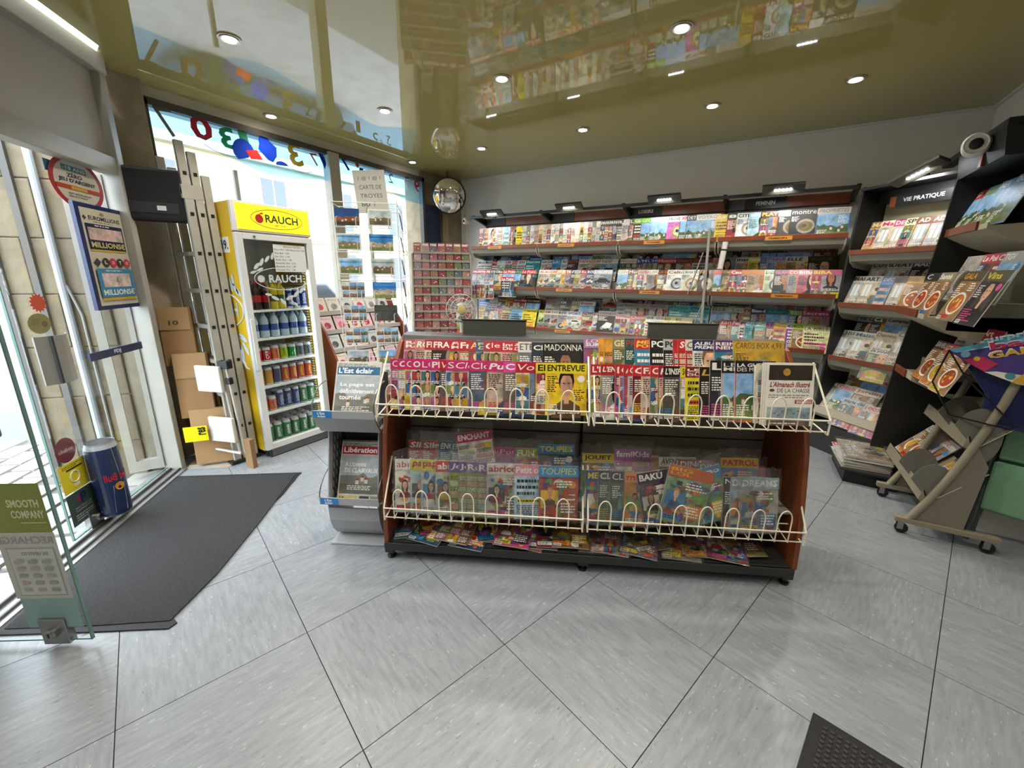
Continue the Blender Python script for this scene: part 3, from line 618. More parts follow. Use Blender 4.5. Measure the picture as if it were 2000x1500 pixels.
carton('lowest folded carton carrying the yellow notice beside the door', .27, -3.79, .25, .44, .10, 55, -5, .03)
carton('brown folded carton wedged behind the others near the ladder foot', .13, -3.73, .2, .78, .03, 55, -6, .03)
carton('narrow dark folded carton between the cartons and the ladder', .06, -3.70, .18, .66, .03, 52, -7, .01)
for k in range(4):
    m = MB(); m.box((0, 0, .006*k), (.32-.02*k, .18, .006*k+.005), col=srgb(('#b9a68c', '#a8a39a', '#c2b7a2', '#8f7a68')[k]))
    tag(m.build('loose_paper', STICK, None, T(.20, -3.84+.01*k, 0, 40+6*k)), 'loose flat sheet, %s of four under the lowest carton' % ORD[k], 'paper', 'sheets under the cartons')
t = thing('yellow_notice', 'bright yellow notice with black letters stuck on the lowest carton', 'notice', T(.285, -3.838, .24, 55))
m = MB(); m.box((0, -.003, 0), (.15, -.001, .12), col=srgb('#e3d61a')); put_text(m, 'res', Vector((.14, -.0045, .05)), Vector((0, 0, 1)), Vector((-1, 0, 0)), Vector((0, -1, 0)), .06, .05, srgb('#1c1c14')); m.build('sheet', STICK, t)

# ---- black wall speaker / terminal on the stone pier
t = thing('wall_speaker', 'black box-shaped wall unit with rounded corners on the stone pier', 'speaker', T(.18, -3.87, 1.83, 60))
m = MB(); m.box((0, 0, 0), (.34, .09, .34)); m.build('housing', mat('speaker_black', '#0b0b0c', .45), t, bevel=.02)
m = MB(); m.box((.02, -.004, .05), (.29, .004, .12)); m.build('control_strip', mat('speaker_strip', '#232324', .5), t, bevel=.003)
m = MB(); m.box((.17, -.006, .07), (.22, -.003, .1)); m.build('badge', mat('badge_silver', '#c8c8cc', .4), t)

# ================================================================== COUNTER RACK (gondola) in the middle of the shop
GM = T(2.349, -3.737, 0, 26.466); GL = 2.07
t = gond = thing('magazine_gondola', 'waist-high magazine rack with reddish wood ends and white wire baskets', 'display rack', GM)
PROF = [(.0, .10), (.012, .30), (.05, .53), (.08, .69), (.12, .80), (.16, .88), (.28, 1.02), (.385, 1.125), (.47, 1.16), (.52, 1.16), (.52, .10)]
for x in (-.012, GL-.012):
    m = MB(); m.prism(PROF, 0, x, x+.024); m.build('end_panel', M_wood, t, bevel=.004)
m = MB(); m.box((.012, .44, .10), (GL-.012, .47, 1.12)); m.build('back_board', M_greyp, t)
for zz in (.24, .42, .60, .78, .96):
    m = MB(); m.box((.012, .437, zz), (GL-.012, .441, zz+.008)); m.build('slat_groove', M_charc, t)
m = MB(); m.box((1.03, .43, .1), (1.045, .442, 1.12)); m.build('upright_slot', M_black, t)
m = MB(); m.prism([(.40, 1.125), (.42, 1.16), (.50, 1.17), (.52, 1.13)], 0, .0, GL); m.build('top_rail', mat('top_rail_dark', '#37393a', .4), t, bevel=.006)
m = MB(); m.box((-.01, .0, .085), (GL, .50, .105)); m.box((-.01, -.006, .06), (GL, .012, .105)); m.build('base_deck', M_charc, t, bevel=.003)
for x in (.0, 1.03, GL-.035):
    m = MB(); m.box((x-.012, .0, .04), (x+.04, .06, .085)); m.box((x-.012, .06, .05), (x+.04, .5, .085)); lg = m.build('foot_beam', M_charc, t, bevel=.003)
    m = MB(); m.lathe([(.022, 0), (.024, .01), (.012, .016), (.012, .045)], 12, M=Matrix.Translation((x+.014, .03, 0))); m.build('levelling_foot', M_black, lg, smooth=True)
for x0, x1 in ((.34, .70), (1.37, 1.735)):
    m = MB(); m.box((x0, .46, 1.15), (x1, .485, 1.245)); b_ = m.build('header_board', mat('header_board', '#4c4d47', .45), t, bevel=.004)
    m = MB(); m.box((x0-.004, .458, 1.243), (x1+.004, .487, 1.249)); m.build('board_edge', M_black, b_)
for x0, x1, zz, d0 in ((.012, 1.03, .893, .13), (1.045, GL-.012, .922, .13), (.012, GL-.012, .362, .085)):
    m = MB(); m.box((x0, d0, zz-.008), (x1, .44, zz)); m.build('back_row_ledge', M_greyp, t)
def basket(x0, x1, zr, zb, ztop, dback, dfront=-.02):
    """white wire basket: front rail, floor wires, looped front bars, sloping side arms"""
    b_ = MB(); b_.tube([(x0, dfront-.012, zr), (x1, dfront-.012, zr)], .0042, 6); b_.tube([(x0, dfront, zb), (x1, dfront, zb)], .0035, 6); b_.tube([(x0, dback, zb+.02), (x1, dback, zb+.02)], .0035, 6)
    br = b_.build('wire_basket', M_wire, gond)
    n = 8; st = (x1-x0-.06)/n
    for k in range(n):
        a = x0+.05+st*k; w = st*.5; pts = [(a, dfront-.004, zb-.004), (a, dfront-.006, ztop-.05)]+[(a+w/2-w/2*math.cos(i*math.pi/8), dfront-.006, ztop-.05+.05*math.sin(i*math.pi/8)) for i in range(1, 8)]+[(a+w, dfront-.006, ztop-.05), (a+w, dfront-.004, zb-.004)]
        m = MB(); m.tube(pts, .0032, 6); m.tube([(a, dfront, zb), (a, dback, zb+.02)], .0028, 5); m.tube([(a+w, dfront, zb), (a+w, dback, zb+.02)], .0028, 5); m.build('wire_loop', M_wire, br)
    for x in (x0, x1):
        m = MB(); m.tube([(x, dfront-.012, zb-.01), (x, dfront-.012, zr), (x, dback+.02, zr+.22)], .0045, 6); m.tube([(x, dfront-.012, zb-.01), (x, dback, zb+.015)], .0035, 6); m.build('side_arm', M_wire, br)
for z3 in ((.888, .832, .985, .14), (.33, .272, .435, .10)):
    basket(.015, 1.025, z3[0], z3[1], z3[2], z3[3]); basket(1.05, 2.065, z3[0], z3[1], z3[2], z3[3])

# ================================================================== NEWSPAPER STAND
NM = T(1.98, -3.80, 0, 28)
t = nst = thing('newspaper_stand', 'grey perforated metal newspaper stand with two trays beside the counter rack', 'newspaper stand', NM)
M_ng = mat('stand_grey', '#a3a5a6', .45); M_ngd = mat('stand_dark', '#5a5c5c', .5)
m = MB(); m.box((-.01, -.02, 0), (.30, .30, .014)); m.build('base_plate', M_ng, t, bevel=.004)
m = MB()
pr = [(.0+.07*math.cos(R(a))-.0, .0) for a in ()]
curve = [(.14-.14*math.cos(R(a)), .16-.146*math.sin(R(a))) for a in range(90, -1, -15)]   # belly: y (depth), z
out = [(.12, .014), (.06, .03), (.02, .08), (-.005, .15), (-.01, .23)]
m.prism([(y, z) for y, z in out]+[(.0, .23), (.005, .15), (.03, .085), (.07, .04), (.12, .024)], 0, .0, .275); m.build('front_skirt', M_ng, t)
for x in (-.006, .275):
    pts = [(.12, .014), (.06, .03), (.02, .08), (-.005, .15), (-.01, .25), (.10, .70), (.12, .74), (.27, .74), (.27, .014)]
    m = MB(); m.prism([(-.012, .23), (.03, .23), (.13, .71), (.09, .71)], 0, x, x+.006); m.prism(pts[:5]+[(.03, .25), (.27, .25), (.27, .014)], 0, x, x+.006); sp = m.build('side_panel', M_ng, t)
    m = MB()
    for j in range(9):
        for i in range(4 if j < 6 else 3): m.box((x-.001, .05+.013*j+.035*i, .27+.05*j), (x+.007, .053+.013*j+.035*i, .305+.05*j))
    m.build('perforation', mat('slot_light', '#b9bcbd', .5), sp)
    m = MB(); m.prism([(.03, .25), (.13, .71), (.27, .71), (.27, .25)], 0, x+.001, x+.005); m.build('inner_web', M_ngd, sp)
m = MB(); m.box((0, .262, .2), (.28, .27, .95)); m.build('back_sheet', M_ngd, t)
for zt, yf in ((.76, -.02), (.27, -.045)):
    m = MB(); m.prism([(yf, zt+.04), (yf, zt), (yf+.07, zt-.10 if zt > .5 else zt-.03), (.26, zt-.09 if zt > .5 else zt-.05), (.26, zt-.08 if zt > .5 else zt-.04), (yf+.08, zt-.085 if zt > .5 else zt-.02), (yf+.012, zt+.005), (yf+.008, zt+.04)], 0, -.03, .30); tr = m.build('tray', M_ng, t)
    m = MB(); m.box((-.025, yf-.0015, zt+.002), (.075, yf-.0005, zt+.038), col=srgb('#2f7fc4')); put_text(m, "L'Est", Vector((.0, yf-.002, zt+.02)), X_, Z_, N_, .04, .014, srgb('#eef2f5')); put_text(m, 'éclair', Vector((.0, yf-.002, zt+.005)), X_, Z_, N_, .045, .012, srgb('#eef2f5')); m.build('tray_label', STICK, tr)
    for x in (-.028, .298):
        m = MB(); m.tube([(x, yf+.004, zt+.03)]+[(x, yf+.17-.17*math.cos(R(a)), zt+.03+.13*math.sin(R(a))) for a in range(10, 95, 12)], .004, 6); m.build('side_hoop', M_steel, tr)

# ================================================================== REVOLVING POSTCARD RACK
PM = T(1.50, -2.97, 0, 42)
t = pcr = thing('postcard_rack', 'tall revolving wire postcard rack beside the drinks fridge', 'postcard rack', PM)
M_pw = mat('rack_wire', '#d0cec6', .4)
m = MB(); m.tube([(0, 0, .03), (0, 0, 2.0)], .014, 10); m.build('pole', M_pw, t, smooth=True)
m = MB(); m.lathe([(.22, 0), (.22, .02), (.05, .045), (.02, .06)], 24); m.build('base', M_charc, t, smooth=True)
for zz in (.35, .9, 1.45, 1.93):
    m = MB(); m.tube([(.2, -.2, zz), (.2, .2, zz), (-.2, .2, zz), (-.2, -.2, zz)], .003, 5, close=True); m.tube([(-.2, 0, zz), (.2, 0, zz)], .003, 5); m.tube([(0, -.2, zz), (0, .2, zz)], .003, 5); m.build('ring_wire', M_pw, t)
for sx in (-1, 1):
    for sy in (-1, 1): m = MB(); m.tube([(.2*sx, .2*sy, .3), (.2*sx, .2*sy, 1.96)], .003, 5); m.build('upright_wire', M_pw, t)

# ================================================================== WALL SHELVING ALONG THE BACK
M_fasc = mat('fascia_dark', '#2b2a28', .5); M_lamp = mat('lamp_olive', '#33322a', .45)
M_tray = mat('tray_grey', '#8c897c', .5); M_backb = mat('back_panel_grey', '#a5a296', .6)
LIPS = [1.86, 1.35, .855, .36]
BAYS = [(.42, 1.42, 'first'), (1.42, 2.42, 'second'), (2.42, 3.40, 'third'), (3.40, 4.41, 'fourth')]
SIGN = {2: 'LOISIRS', 3: 'FEMININ'}
BLAB = ['leftmost bay of the back wall shelving beside the round mirror corner', 'second bay from left of the back wall shelving under two lamps', 'back wall shelving bay under the black LOISIRS sign', 'back wall shelving bay under the black FEMININ sign']
def tray(parent, x0, x1, z, yf=-.40, yb=-.02, F=None, lipmat=None, h=.04):
    m = MB(); m.prism([(yf+.012, z-.02), (yf, z-.025), (yf+.02, z-.075), (yf+.12, z-.10), (yb, z-.10), (yb, z-.025)], 0, x0, x1, M=F); tr = m.build('shelf_tray', M_tray, parent)
    m = MB(); m.box((x0, yf-.008, z-.024), (x1, yf+.004, z-.024+h), M=F); m.build('wood_lip', lipmat or M_wood, tr, bevel=.002)
    for x in (x0+.002, x1-.014):
        m = MB(); m.prism([(yf-.004, z-.02), (yf+.02, z-.085), (yf+.07, z-.125), (yb, z-.16), (yb, z-.02)], 0, x, x+.012, M=F); m.build('bracket', M_cream, tr)
    return tr
for bi, (x0, x1, nm) in enumerate(BAYS):
    t = thing('wall_shelf_bay', BLAB[bi], 'shelving', T(0, 0, 0), 'bays of the back wall shelving')
    m = MB(); m.box((x0, -.02, .1), (x1, -.004, 2.16)); m.build('back_panel', M_backb, t)
    for zz in (.55, 1.05, 1.62): m = MB(); m.box((x0, -.022, zz), (x1, -.0195, zz+.006)); m.build('slat_groove', M_charc, t)
    m = MB(); m.box((x0, -.045, .08), (x0+.025, -.02, 2.24)); m.build('upright', M_black, t)
    for zi, zz in enumerate(LIPS):
        tr = tray(t, x0+.006, x1-.006, zz)
        if zi in (1, 2):
            m = MB(); m.box((x0+.02, -.25, zz-.03), (x1-.02, -.15, zz+.09)); m.box((x0+.02, -.15, zz-.03), (x1-.02, -.02, zz+.185)); m.build('stepped_riser', M_tray, tr)
        if zi < 3 and not (bi == 0 and zi == 2):
            a = x0+(.28 if bi != 3 else .52 if zi else .40); m = MB(); m.box((a, -.4095, zz-.028), (a+.21, -.4085, zz+.006), col=srgb('#c98a3c')); put_text(m, ['ADULTES', 'AUTO MOTO', 'TOURISME', 'FEMININ'][bi], Vector((a+.03, -.4105, zz-.02)), X_, Z_, N_, .14, .016, srgb('#6a3c1c')); m.build('shelf_label', STICK, tr)
    m = MB(); m.box((x0, -.40, 0), (x1, -.02, .25)); m.build('plinth', M_charc, t)
    m = MB(); m.box((x0, -.07, 2.155), (x1, -.05, 2.25)); fs = m.build('wood_fascia', M_wood, t)
    m = MB(); m.box((x0, -.05, 2.15), (x1, -.004, 2.165)); m.build('top_cap', M_fasc, t)
    if bi in SIGN:
        a = {2: 2.44, 3: 3.58}[bi]; m = MB(); m.box((a, -.078, 2.152), (a+.34, -.071, 2.252)); sg = m.build('sign_plate', M_black, fs)
        m = MB(); put_text(m, SIGN[bi], Vector((a+.09, -.0795, 2.185)), X_, Z_, N_, .16, .036, None); m.build('sign_lettering', M_white, sg)
        if bi == 3: m = MB(); m.box((3.43, -.078, 2.152), (3.57, -.071, 2.252)); m.build('blank_plate', mat('blank_sign', '#4a4a4c', .5), fs)
    else:
        a = {0: .46, 1: 1.45}[bi]; m = MB(); m.box((a, -.078, 2.152), (a+.30, -.071, 2.25)); m.build('blank_plate', M_fasc, fs)
    m = MB(); m.prism([(-.07, 2.16), (-.34, 2.225), (-.36, 2.262), (-.07, 2.25)], 0, x0, x0+.03); m.build('rail_bracket', M_black, t)
m = MB(); m.box((.38, -.365, 2.225), (4.42, -.335, 2.252)); m.prism([(-.07, 2.16), (-.34, 2.225), (-.36, 2.262), (-.07, 2.25)], 0, 4.40, 4.43); tag(m.build('lamp_rail', M_black, None), 'long black metal rail carrying the lamps above the back shelves', 'rail')
LAMPS = [(.77, 'leftmost, near the white camera'), (1.83, 'second from left'), (2.87, 'above the LOISIRS sign'), (3.88, 'above the FEMININ sign')]
M_ledw = mat('led_white', '#ffffff', .3, emit='#f2f4ff', es=30)
def led_lamp(F, label):
    t = thing('shelf_lamp', label, 'lamp', F, 'LED lamps on the shelf rails')
    m = MB(); m.box((-.16, -.055, -.012), (.16, .055, .012)); m.build('housing', M_lamp, t, bevel=.004)
    m = MB(); m.box((-.02, .04, -.01), (.02, .085, .01)); m.build('arm', M_black, t)
    for k in range(5): m = MB(); m.lathe([(.012, -.0155), (.012, -.012)], 10, M=Matrix.Translation((-.056+.028*k, 0, 0))); m.build('led', M_ledw, t)
    Lp = bpy.data.lights.new('led_light', 'AREA'); Lp.energy = 1.0; Lp.size = .15; Lp.size_y = .03; Lp.shape = 'RECTANGLE'; Lp.color = (.97, .98, 1); Lp.spread = R(150)
    lo = bpy.data.objects.new('led_light', Lp); COL.objects.link(lo); lo.parent = t; lo.location = (0, 0, -.03); lo.rotation_euler = (R(84), 0, 0)
for x, w in LAMPS: led_lamp(Matrix.Translation((x, -.415, 2.262)) @ Matrix.Rotation(R(-34), 4, 'X'), 'dark LED shelf lamp on the black rail, '+w)
# newspaper stick and dividers between the leisure and women's bays
t = thing('divider_post', 'slim pale metal post hanging between the third and fourth bays', 'post', Matrix.Translation((3.36, -.43, .98)) @ Matrix.Rotation(R(-2), 4, 'Y'))
m = MB(); m.box((-.012, -.01, 0), (.012, .01, .98)); m.build('post', mat('post_pale', '#8f8e86', .45), t, bevel=.003)
t = thing('rolled_magazine', 'rolled white magazine hanging at the edge of the fourth bay', 'magazine', Matrix.Translation((3.46, -.41, 1.58)) @ Matrix.Rotation(R(4), 4, 'Y'))
m = MB(); m.lathe([(.024, 0), (.026, .12), (.024, .25)], 12); m.build('roll', mat('paper_white', '#cfcdc6', .6), t, smooth=True)
m = MB(); m.lathe([(.027, .17), (.027, .185)], 12); m.build('band', M_charc, t)
for x, z, l in ((3.19, 1.33, 'upper slanted grey divider plate in the LOISIRS bay'), (3.24, .84, 'lower slanted grey divider plate in the LOISIRS bay')):
    tag(MB().box((-.004, -.02, 0), (.004, .02, .42)).build('divider_plate', M_greyp, None, Matrix.Translation((x, -.405, z)) @ Matrix.Rotation(R(14), 4, 'Y')), l, 'divider')
# wire holder clipped to the second shelf with a news magazine in it
t = thing('wire_holder', 'small white wire holder clipped to the shelf edge of the first bay', 'wire holder', T(.92, -.425, 1.22))
m = MB()
for dz in (.02, .22): m.tube([(-.03, -.02, dz), (.24, -.02, dz)], .003, 5)
m.tube([(.05, -.022, .02), (.07, -.03, .12), (.05, -.022, .24)], .003, 5); m.tube([(.17, -.022, .02), (.15, -.03, .12), (.17, -.022, .24)], .003, 5); m.build('wires', mat('wire_white', '#e3e2dc', .4), t)

# ---- white bullet cameras
def cctv(M, lab):
    t = thing('security_camera', lab, 'security camera', M)
    m = MB(); m.lathe([(.032, -.05), (.04, -.02), (.04, .02), (.034, .03), (.03, .026)], 18, M=Matrix.Rotation(R(90), 4, 'X')); m.build('housing', M_white, t, smooth=True)
    m = MB(); m.lathe([(.02, .026), (.018, .03), (.004, .034)], 14, M=Matrix.Rotation(R(90), 4, 'X')); m.build('lens', M_black, t, smooth=True)
    m = MB(); m.tube([(0, .04, .0), (0, .07, .02), (0, .09, .02)], .01, 8); m.build('mount', M_white, t)
cctv(T(.31, -.36, 2.2, -25) @ Matrix.Scale(1.05, 4), 'small white security camera at the left end of the lamp rail')
cctv(T(4.79, -1.42, 2.235, -14) @ Matrix.Scale(1.5, 4), 'white security camera with black lens on the right dark canopy')

# ================================================================== CORNER UNIT (set on the diagonal)
CM = T(4.43, -.43, 0, -45)
t = cu = thing('corner_shelf_unit', 'black diagonal corner shelving under the VIE PRATIQUE sign', 'shelving', CM)
m = MB(); m.prism([(0, .05), (-.02, .05), (-.12, .0), (-.12, .2), (-.02, .45), (.0, 1.8), (.02, 2.22), (.40, 2.22), (.40, 0)], 0, -.012, .006); m.build('side_panel', M_blackp, t)
m = MB(); m.box((.01, .28, .1), (.78, .30, 2.10)); m.build('back_panel', mat('back_panel_cream', '#c2b899', .6), t)
m = MB(); m.box((-.01, .2, 2.10), (.78, .22, 2.2)); m.build('canopy', M_blackp, t)
m = MB(); m.box((-.01, .0, 2.19), (.78, .26, 2.21)); m.build('canopy_top', M_blackp, t)
m = MB(); m.box((.10, .185, 2.06), (.68, .199, 2.135)); fs = m.build('wood_fascia', mat('bright_wood', '#a8562c', .45), t)
m = MB(); m.box((.15, .178, 2.055), (.54, .185, 2.135)); sg = m.build('sign_plate', M_black, fs)
m = MB(); put_text(m, 'VIE PRATIQUE', Vector((.20, .1765, 2.08)), X_, Z_, N_, .27, .036, None); m.build('sign_lettering', M_white, sg)
for zz in (1.715, 1.285, .825): tray(t, .0, .72, zz, 0.0, .28)
m = MB(); m.prism([(-.05, .31), (-.04, .37), (-.02, .37), (.28, .33), (.28, .28), (-.03, .28)], 0, 0, .6); m.build('lower_tray', M_cream, t)
m = MB(); m.box((.01, .11, .28), (.6, .28, .435)); m.build('stepped_riser', M_tray, t)
for zz in (1.285, .825): m = MB(); m.box((.01, .15, zz-.03), (.7, .28, zz+.09)); m.build('stepped_riser', M_tray, t)
m = MB(); m.box((-.02, -.1, 0), (.8, .3, .24)); m.build('plinth', M_charc, t)
led_lamp(CM @ Matrix.Translation((.42, -.06, 2.235)) @ Matrix.Rotation(R(-20), 4, 'Y') @ Matrix.Rotation(R(-12), 4, 'X'), 'tilted dark LED lamp in front of the corner shelving')
# low black platform in the corner with stacked wrapped magazines
t = thing('corner_platform', 'low black platform in front of the corner shelving', 'platform', T(4.58, -1.26, 0, 0))
m = MB(); m.prism([(.0, .0), (.30, -.02), (.34, .45), (.06, .62), (-.02, .45)], 2, .0, .10); m.build('plinth', M_black, t)
m = MB(); m.prism([(-.04, -.03), (.34, -.05), (.38, .47), (.06, .66), (-.06, .46)], 2, .10, .115); m.build('deck', M_charc, t)

# ================================================================== RIGHT WALL UNIT
t = ru = thing('right_shelf_unit', 'dark shelving unit with cream curved trays on the right wall', 'shelving', T(0, 0, 0))
m = MB(); m.prism([(5.19, 0), (5.19, 2.22), (4.86, 2.22), (4.845, 1.8), (4.815, 1.34), (4.78, .92), (4.755, .3), (4.74, 0)], 1, -.97, -.945); m.build('side_panel', M_blackp, t)
m = MB(); m.box((5.16, -1.6, .1), (5.19, -.97, 2.1)); m.build('back_panel', M_backb, t)
m = MB(); m.prism([(4.86, 2.13), (4.84, 2.27), (5.19, 2.30), (5.19, 2.13)], 1, -1.62, -.95); m.build('canopy', M_blackp, t)
m = MB(); m.box((4.84, -1.62, 2.27), (4.9, -.62, 2.31)); m.build('canopy_rail', M_black, t)
m = MB(); m.box((4.845, -1.36, 2.13), (4.855, -1.32, 2.22)); m.build('wood_patch', M_wood, t)
RF = T(0, 0, 0, -90)
def ctray(xf, z, s0, s1, drop=.11):
    m = MB(); n = 8; P = [(xf, z+.0)]+[(xf+(5.17-xf)*k/n, z-.03-drop*math.sin(math.pi*.5*k/n)*1.0) for k in range(n+1)]+[(5.17, z-.0), (xf+.02, z-.015)]
    m.prism(P, 1, -s1, -s0); tr = m.build('curved_tray', M_cream, ru)
    m = MB(); m.box((xf-.012, -s1+.12, z-.03), (xf, -s0, z+.02)); m.build('wood_lip', M_wood, tr, bevel=.002)
for a_, b_ in (((4.83, -1.58, 1.2), (5.16, -.98, 1.365)), ((4.91, -1.36, .78), (5.16, -.98, .955))): m = MB(); m.box(a_, b_); m.build('stepped_riser', M_tray, ru)
ctray(4.875, 1.80, .97, 1.60); ctray(4.72, 1.29, .98, 1.58, .16); ctray(4.79, .87, .98, 1.36, .12)

# ================================================================== MAGAZINE TROLLEY
t = cart = thing('magazine_trolley', 'beige metal magazine trolley with curved tube frame and castors', 'trolley', T(0, 0, 0))
M_bt = mat('trolley_beige', '#8c8470', .45)
for y in (-1.90, -1.40):
    pts = [(4.80, .08), (4.87, .24), (4.925, .40), (4.96, .52), (5.0, .68), (5.04, .86), (5.07, 1.04), (5.10, 1.22)]
    m = MB(); m.tube([(x, y, z) for x, z in pts], .020, 12); m.build('curved_tube', M_bt, t, smooth=True)
    m = MB(); m.box((4.745, y-.02, .075), (5.19, y+.02, .105)); bb = m.build('base_bar', M_bt, t, bevel=.003)
    m = MB(); m.prism([(4.84, .105), (4.90, .30), (4.99, .62), (5.06, .50), (5.04, .105)], 1, y-.003, y+.003); m.build('side_gusset', mat('trolley_web', '#7c7868', .5), t)
    for x in (4.775, 5.14):
        c = MB(); c.lathe([(.012, -.013), (.03, -.011), (.033, 0), (.03, .011), (.012, .013)], 16, M=Matrix.Translation((x+.012, y, .033)) @ Matrix.Rotation(R(90), 4, 'X')); cs = c.build('castor_wheel', M_black, bb, smooth=True)
        for s_ in (-1, 1): c = MB(); c.box((x-.012, y+s_*.0165-.0025, .03), (x+.016, y+s_*.0165+.0025, .076)); c.build('castor_fork', M_steel, bb)
m = MB(); m.tube([(4.95, -1.88, .09), (4.95, -1.42, .09)], .014, 8); m.build('cross_bar', M_bt, t)
for xf, z, s0, s1, nm in ((4.84, .26, 1.06, 1.885, 'lower'), (4.955, .62, 1.18, 1.885, 'upper')):
    m = MB(); m.prism([(xf, z+.035), (xf+.006, z+.035), (xf+.03, z-.03), (xf+.20, z+.16), (xf+.19, z+.17), (xf+.03, z-.015), (xf+.012, z+.0)], 1, -s1, -s0); m.prism([(xf-.012, z-.03), (xf, z+.04), (xf+.004, z+.04), (xf+.03, z-.04)], 1, -s1, -s0); tr = m.build('tray', M_bt, t)
    for y in (-s1+.28, -s1+.004):
        m = MB(); m.prism([(xf+.03+.14*math.cos(R(a))*.72-.0, z+.03+.17*math.sin(R(a))) for a in range(-50, 175, 15)], 1, y-.002, y+.002); m.build('half_round_divider', mat('divider_grey', '#6e6d64', .5), tr)
# folded green chairs behind the trolley
M_gchair = mat('green_seat', '#7fae8a', .6, bump=.3, bscale=150); M_ctube = mat('chair_tube', '#4d5253', .4, metal=.3)
for k, (dx, dy) in enumerate(((0, 0), (.09, .02))):
    t = thing('folding_chair', ('pale green folding chair standing just behind the magazine trolley', 'second green folding chair tucked behind the first by the wall')[k], 'chair', T(5.30+dx*.4, -1.78+dy*3, 0, 68), 'folded green chairs')
    m = MB(); m.prism([(-.02, .52), (.02, .50), (.03, .80), (-.01, .82)], 1, -.16, .16); m.build('backrest', M_gchair, t, bevel=.01)
    m = MB(); m.prism([(-.03, .20), (.01, .18), (.02, .48), (-.02, .50)], 1, -.17, .17); m.build('seat', M_gchair, t, bevel=.012)
    for y in (-.2, .2):
        m = MB(); m.tube([(.0, y, .0), (.03, y, .5), (.0, y, .9)], .013, 8); m.build('leg', M_ctube, t)
        m = MB(); m.tube([(-.06, y*.9, .0), (.04, y*.9, .55)], .012, 8); m.build('leg', M_ctube, t)
# gift bag hung on the trolley
t = thing('gift_bag', 'shiny navy drawstring bag with colourful lettered card hung on the trolley', 'gift bag', T(4.80, -1.80, .88, -20))
NVM = mat('navy_plastic', '#161f52', .3)
m = MB(); m.prism([(.20, -.15), (.55, -.17), (.60, .22), (.05, .20), (.18, .02)], 1, .0, .07); m.build('pouch', NVM, t, bevel=.02)
c = MB(); pts = [(.0, .235), (.60, .50), (.62, .10), (.42, .085), (.28, .10), (.16, .14), (.07, .19)]
def bp_(x, z, l=.0): return Vector((x, -.03-l-.02*math.sin(x*4), z))
def cl(pp, col, l): c.add([tuple(bp_(x, z, l)) for x, z in pp], [tuple(range(len(pp)))], 0, srgb(col))
cl(pts, '#4f3f84', 0); cl([(.0, .235), (.60, .50), (.605, .465), (.25, .31), (.04, .225)], '#5fa8c8', .0005); cl([(.16, .14), (.62, .26), (.62, .10), (.42, .085), (.28, .10)], '#e0dcd4', .0007); cl([(.26, .105), (.30, .17), (.42, .20), (.46, .14), (.40, .086)], '#dcae3a', .001); cl([(.07, .19), (.14, .22), (.2, .19), (.16, .142)], '#b8305c', .001)
ux = Vector((.93, 0, .37)).normalized(); uz = Vector((-.37, 0, .93)).normalized()
for txt, x, z, w, h, cc in (('surprise', .135, .285, .19, .030, '#7fc0d0'), ('bag', .165, .245, .17, .052, '#b8305c'), ('GAMES', .165, .212, .23, .032, '#dcae3a')):
    put_text(c, txt, bp_(x-.003, z-.003, .0015), ux, uz, N_, w+.01, h+.008, srgb('#eae6f0')); put_text(c, txt, bp_(x, z, .003), ux, uz, N_, w, h, srgb(cc))
for x, z, r_, cc in ((.075, .222, .018, '#7fb0c8'), (.12, .205, .012, '#d8b83a'), (.25, .135, .018, '#4f8f98'), (.34, .15, .022, '#3a2a5c'), (.45, .40, .03, '#c23a5c')): cl([(x+r_*math.cos(k*math.pi/6), z+r_*math.sin(k*math.pi/6)) for k in range(12)], cc, .002)
c.build('printed_card', STICK, t)
m = MB(); m.tube([(.01, -.03, .235), (-.02, -.04, .05), (.08, -.05, -.12), (.3, -.05, -.14), (.36, -.04, -.08)], .0045, 6); m.tube([(.01, -.03, .235), (.1, -.05, .1), (.3, -.05, -.1)], .0045, 6); m.build('drawstring', M_black, t)

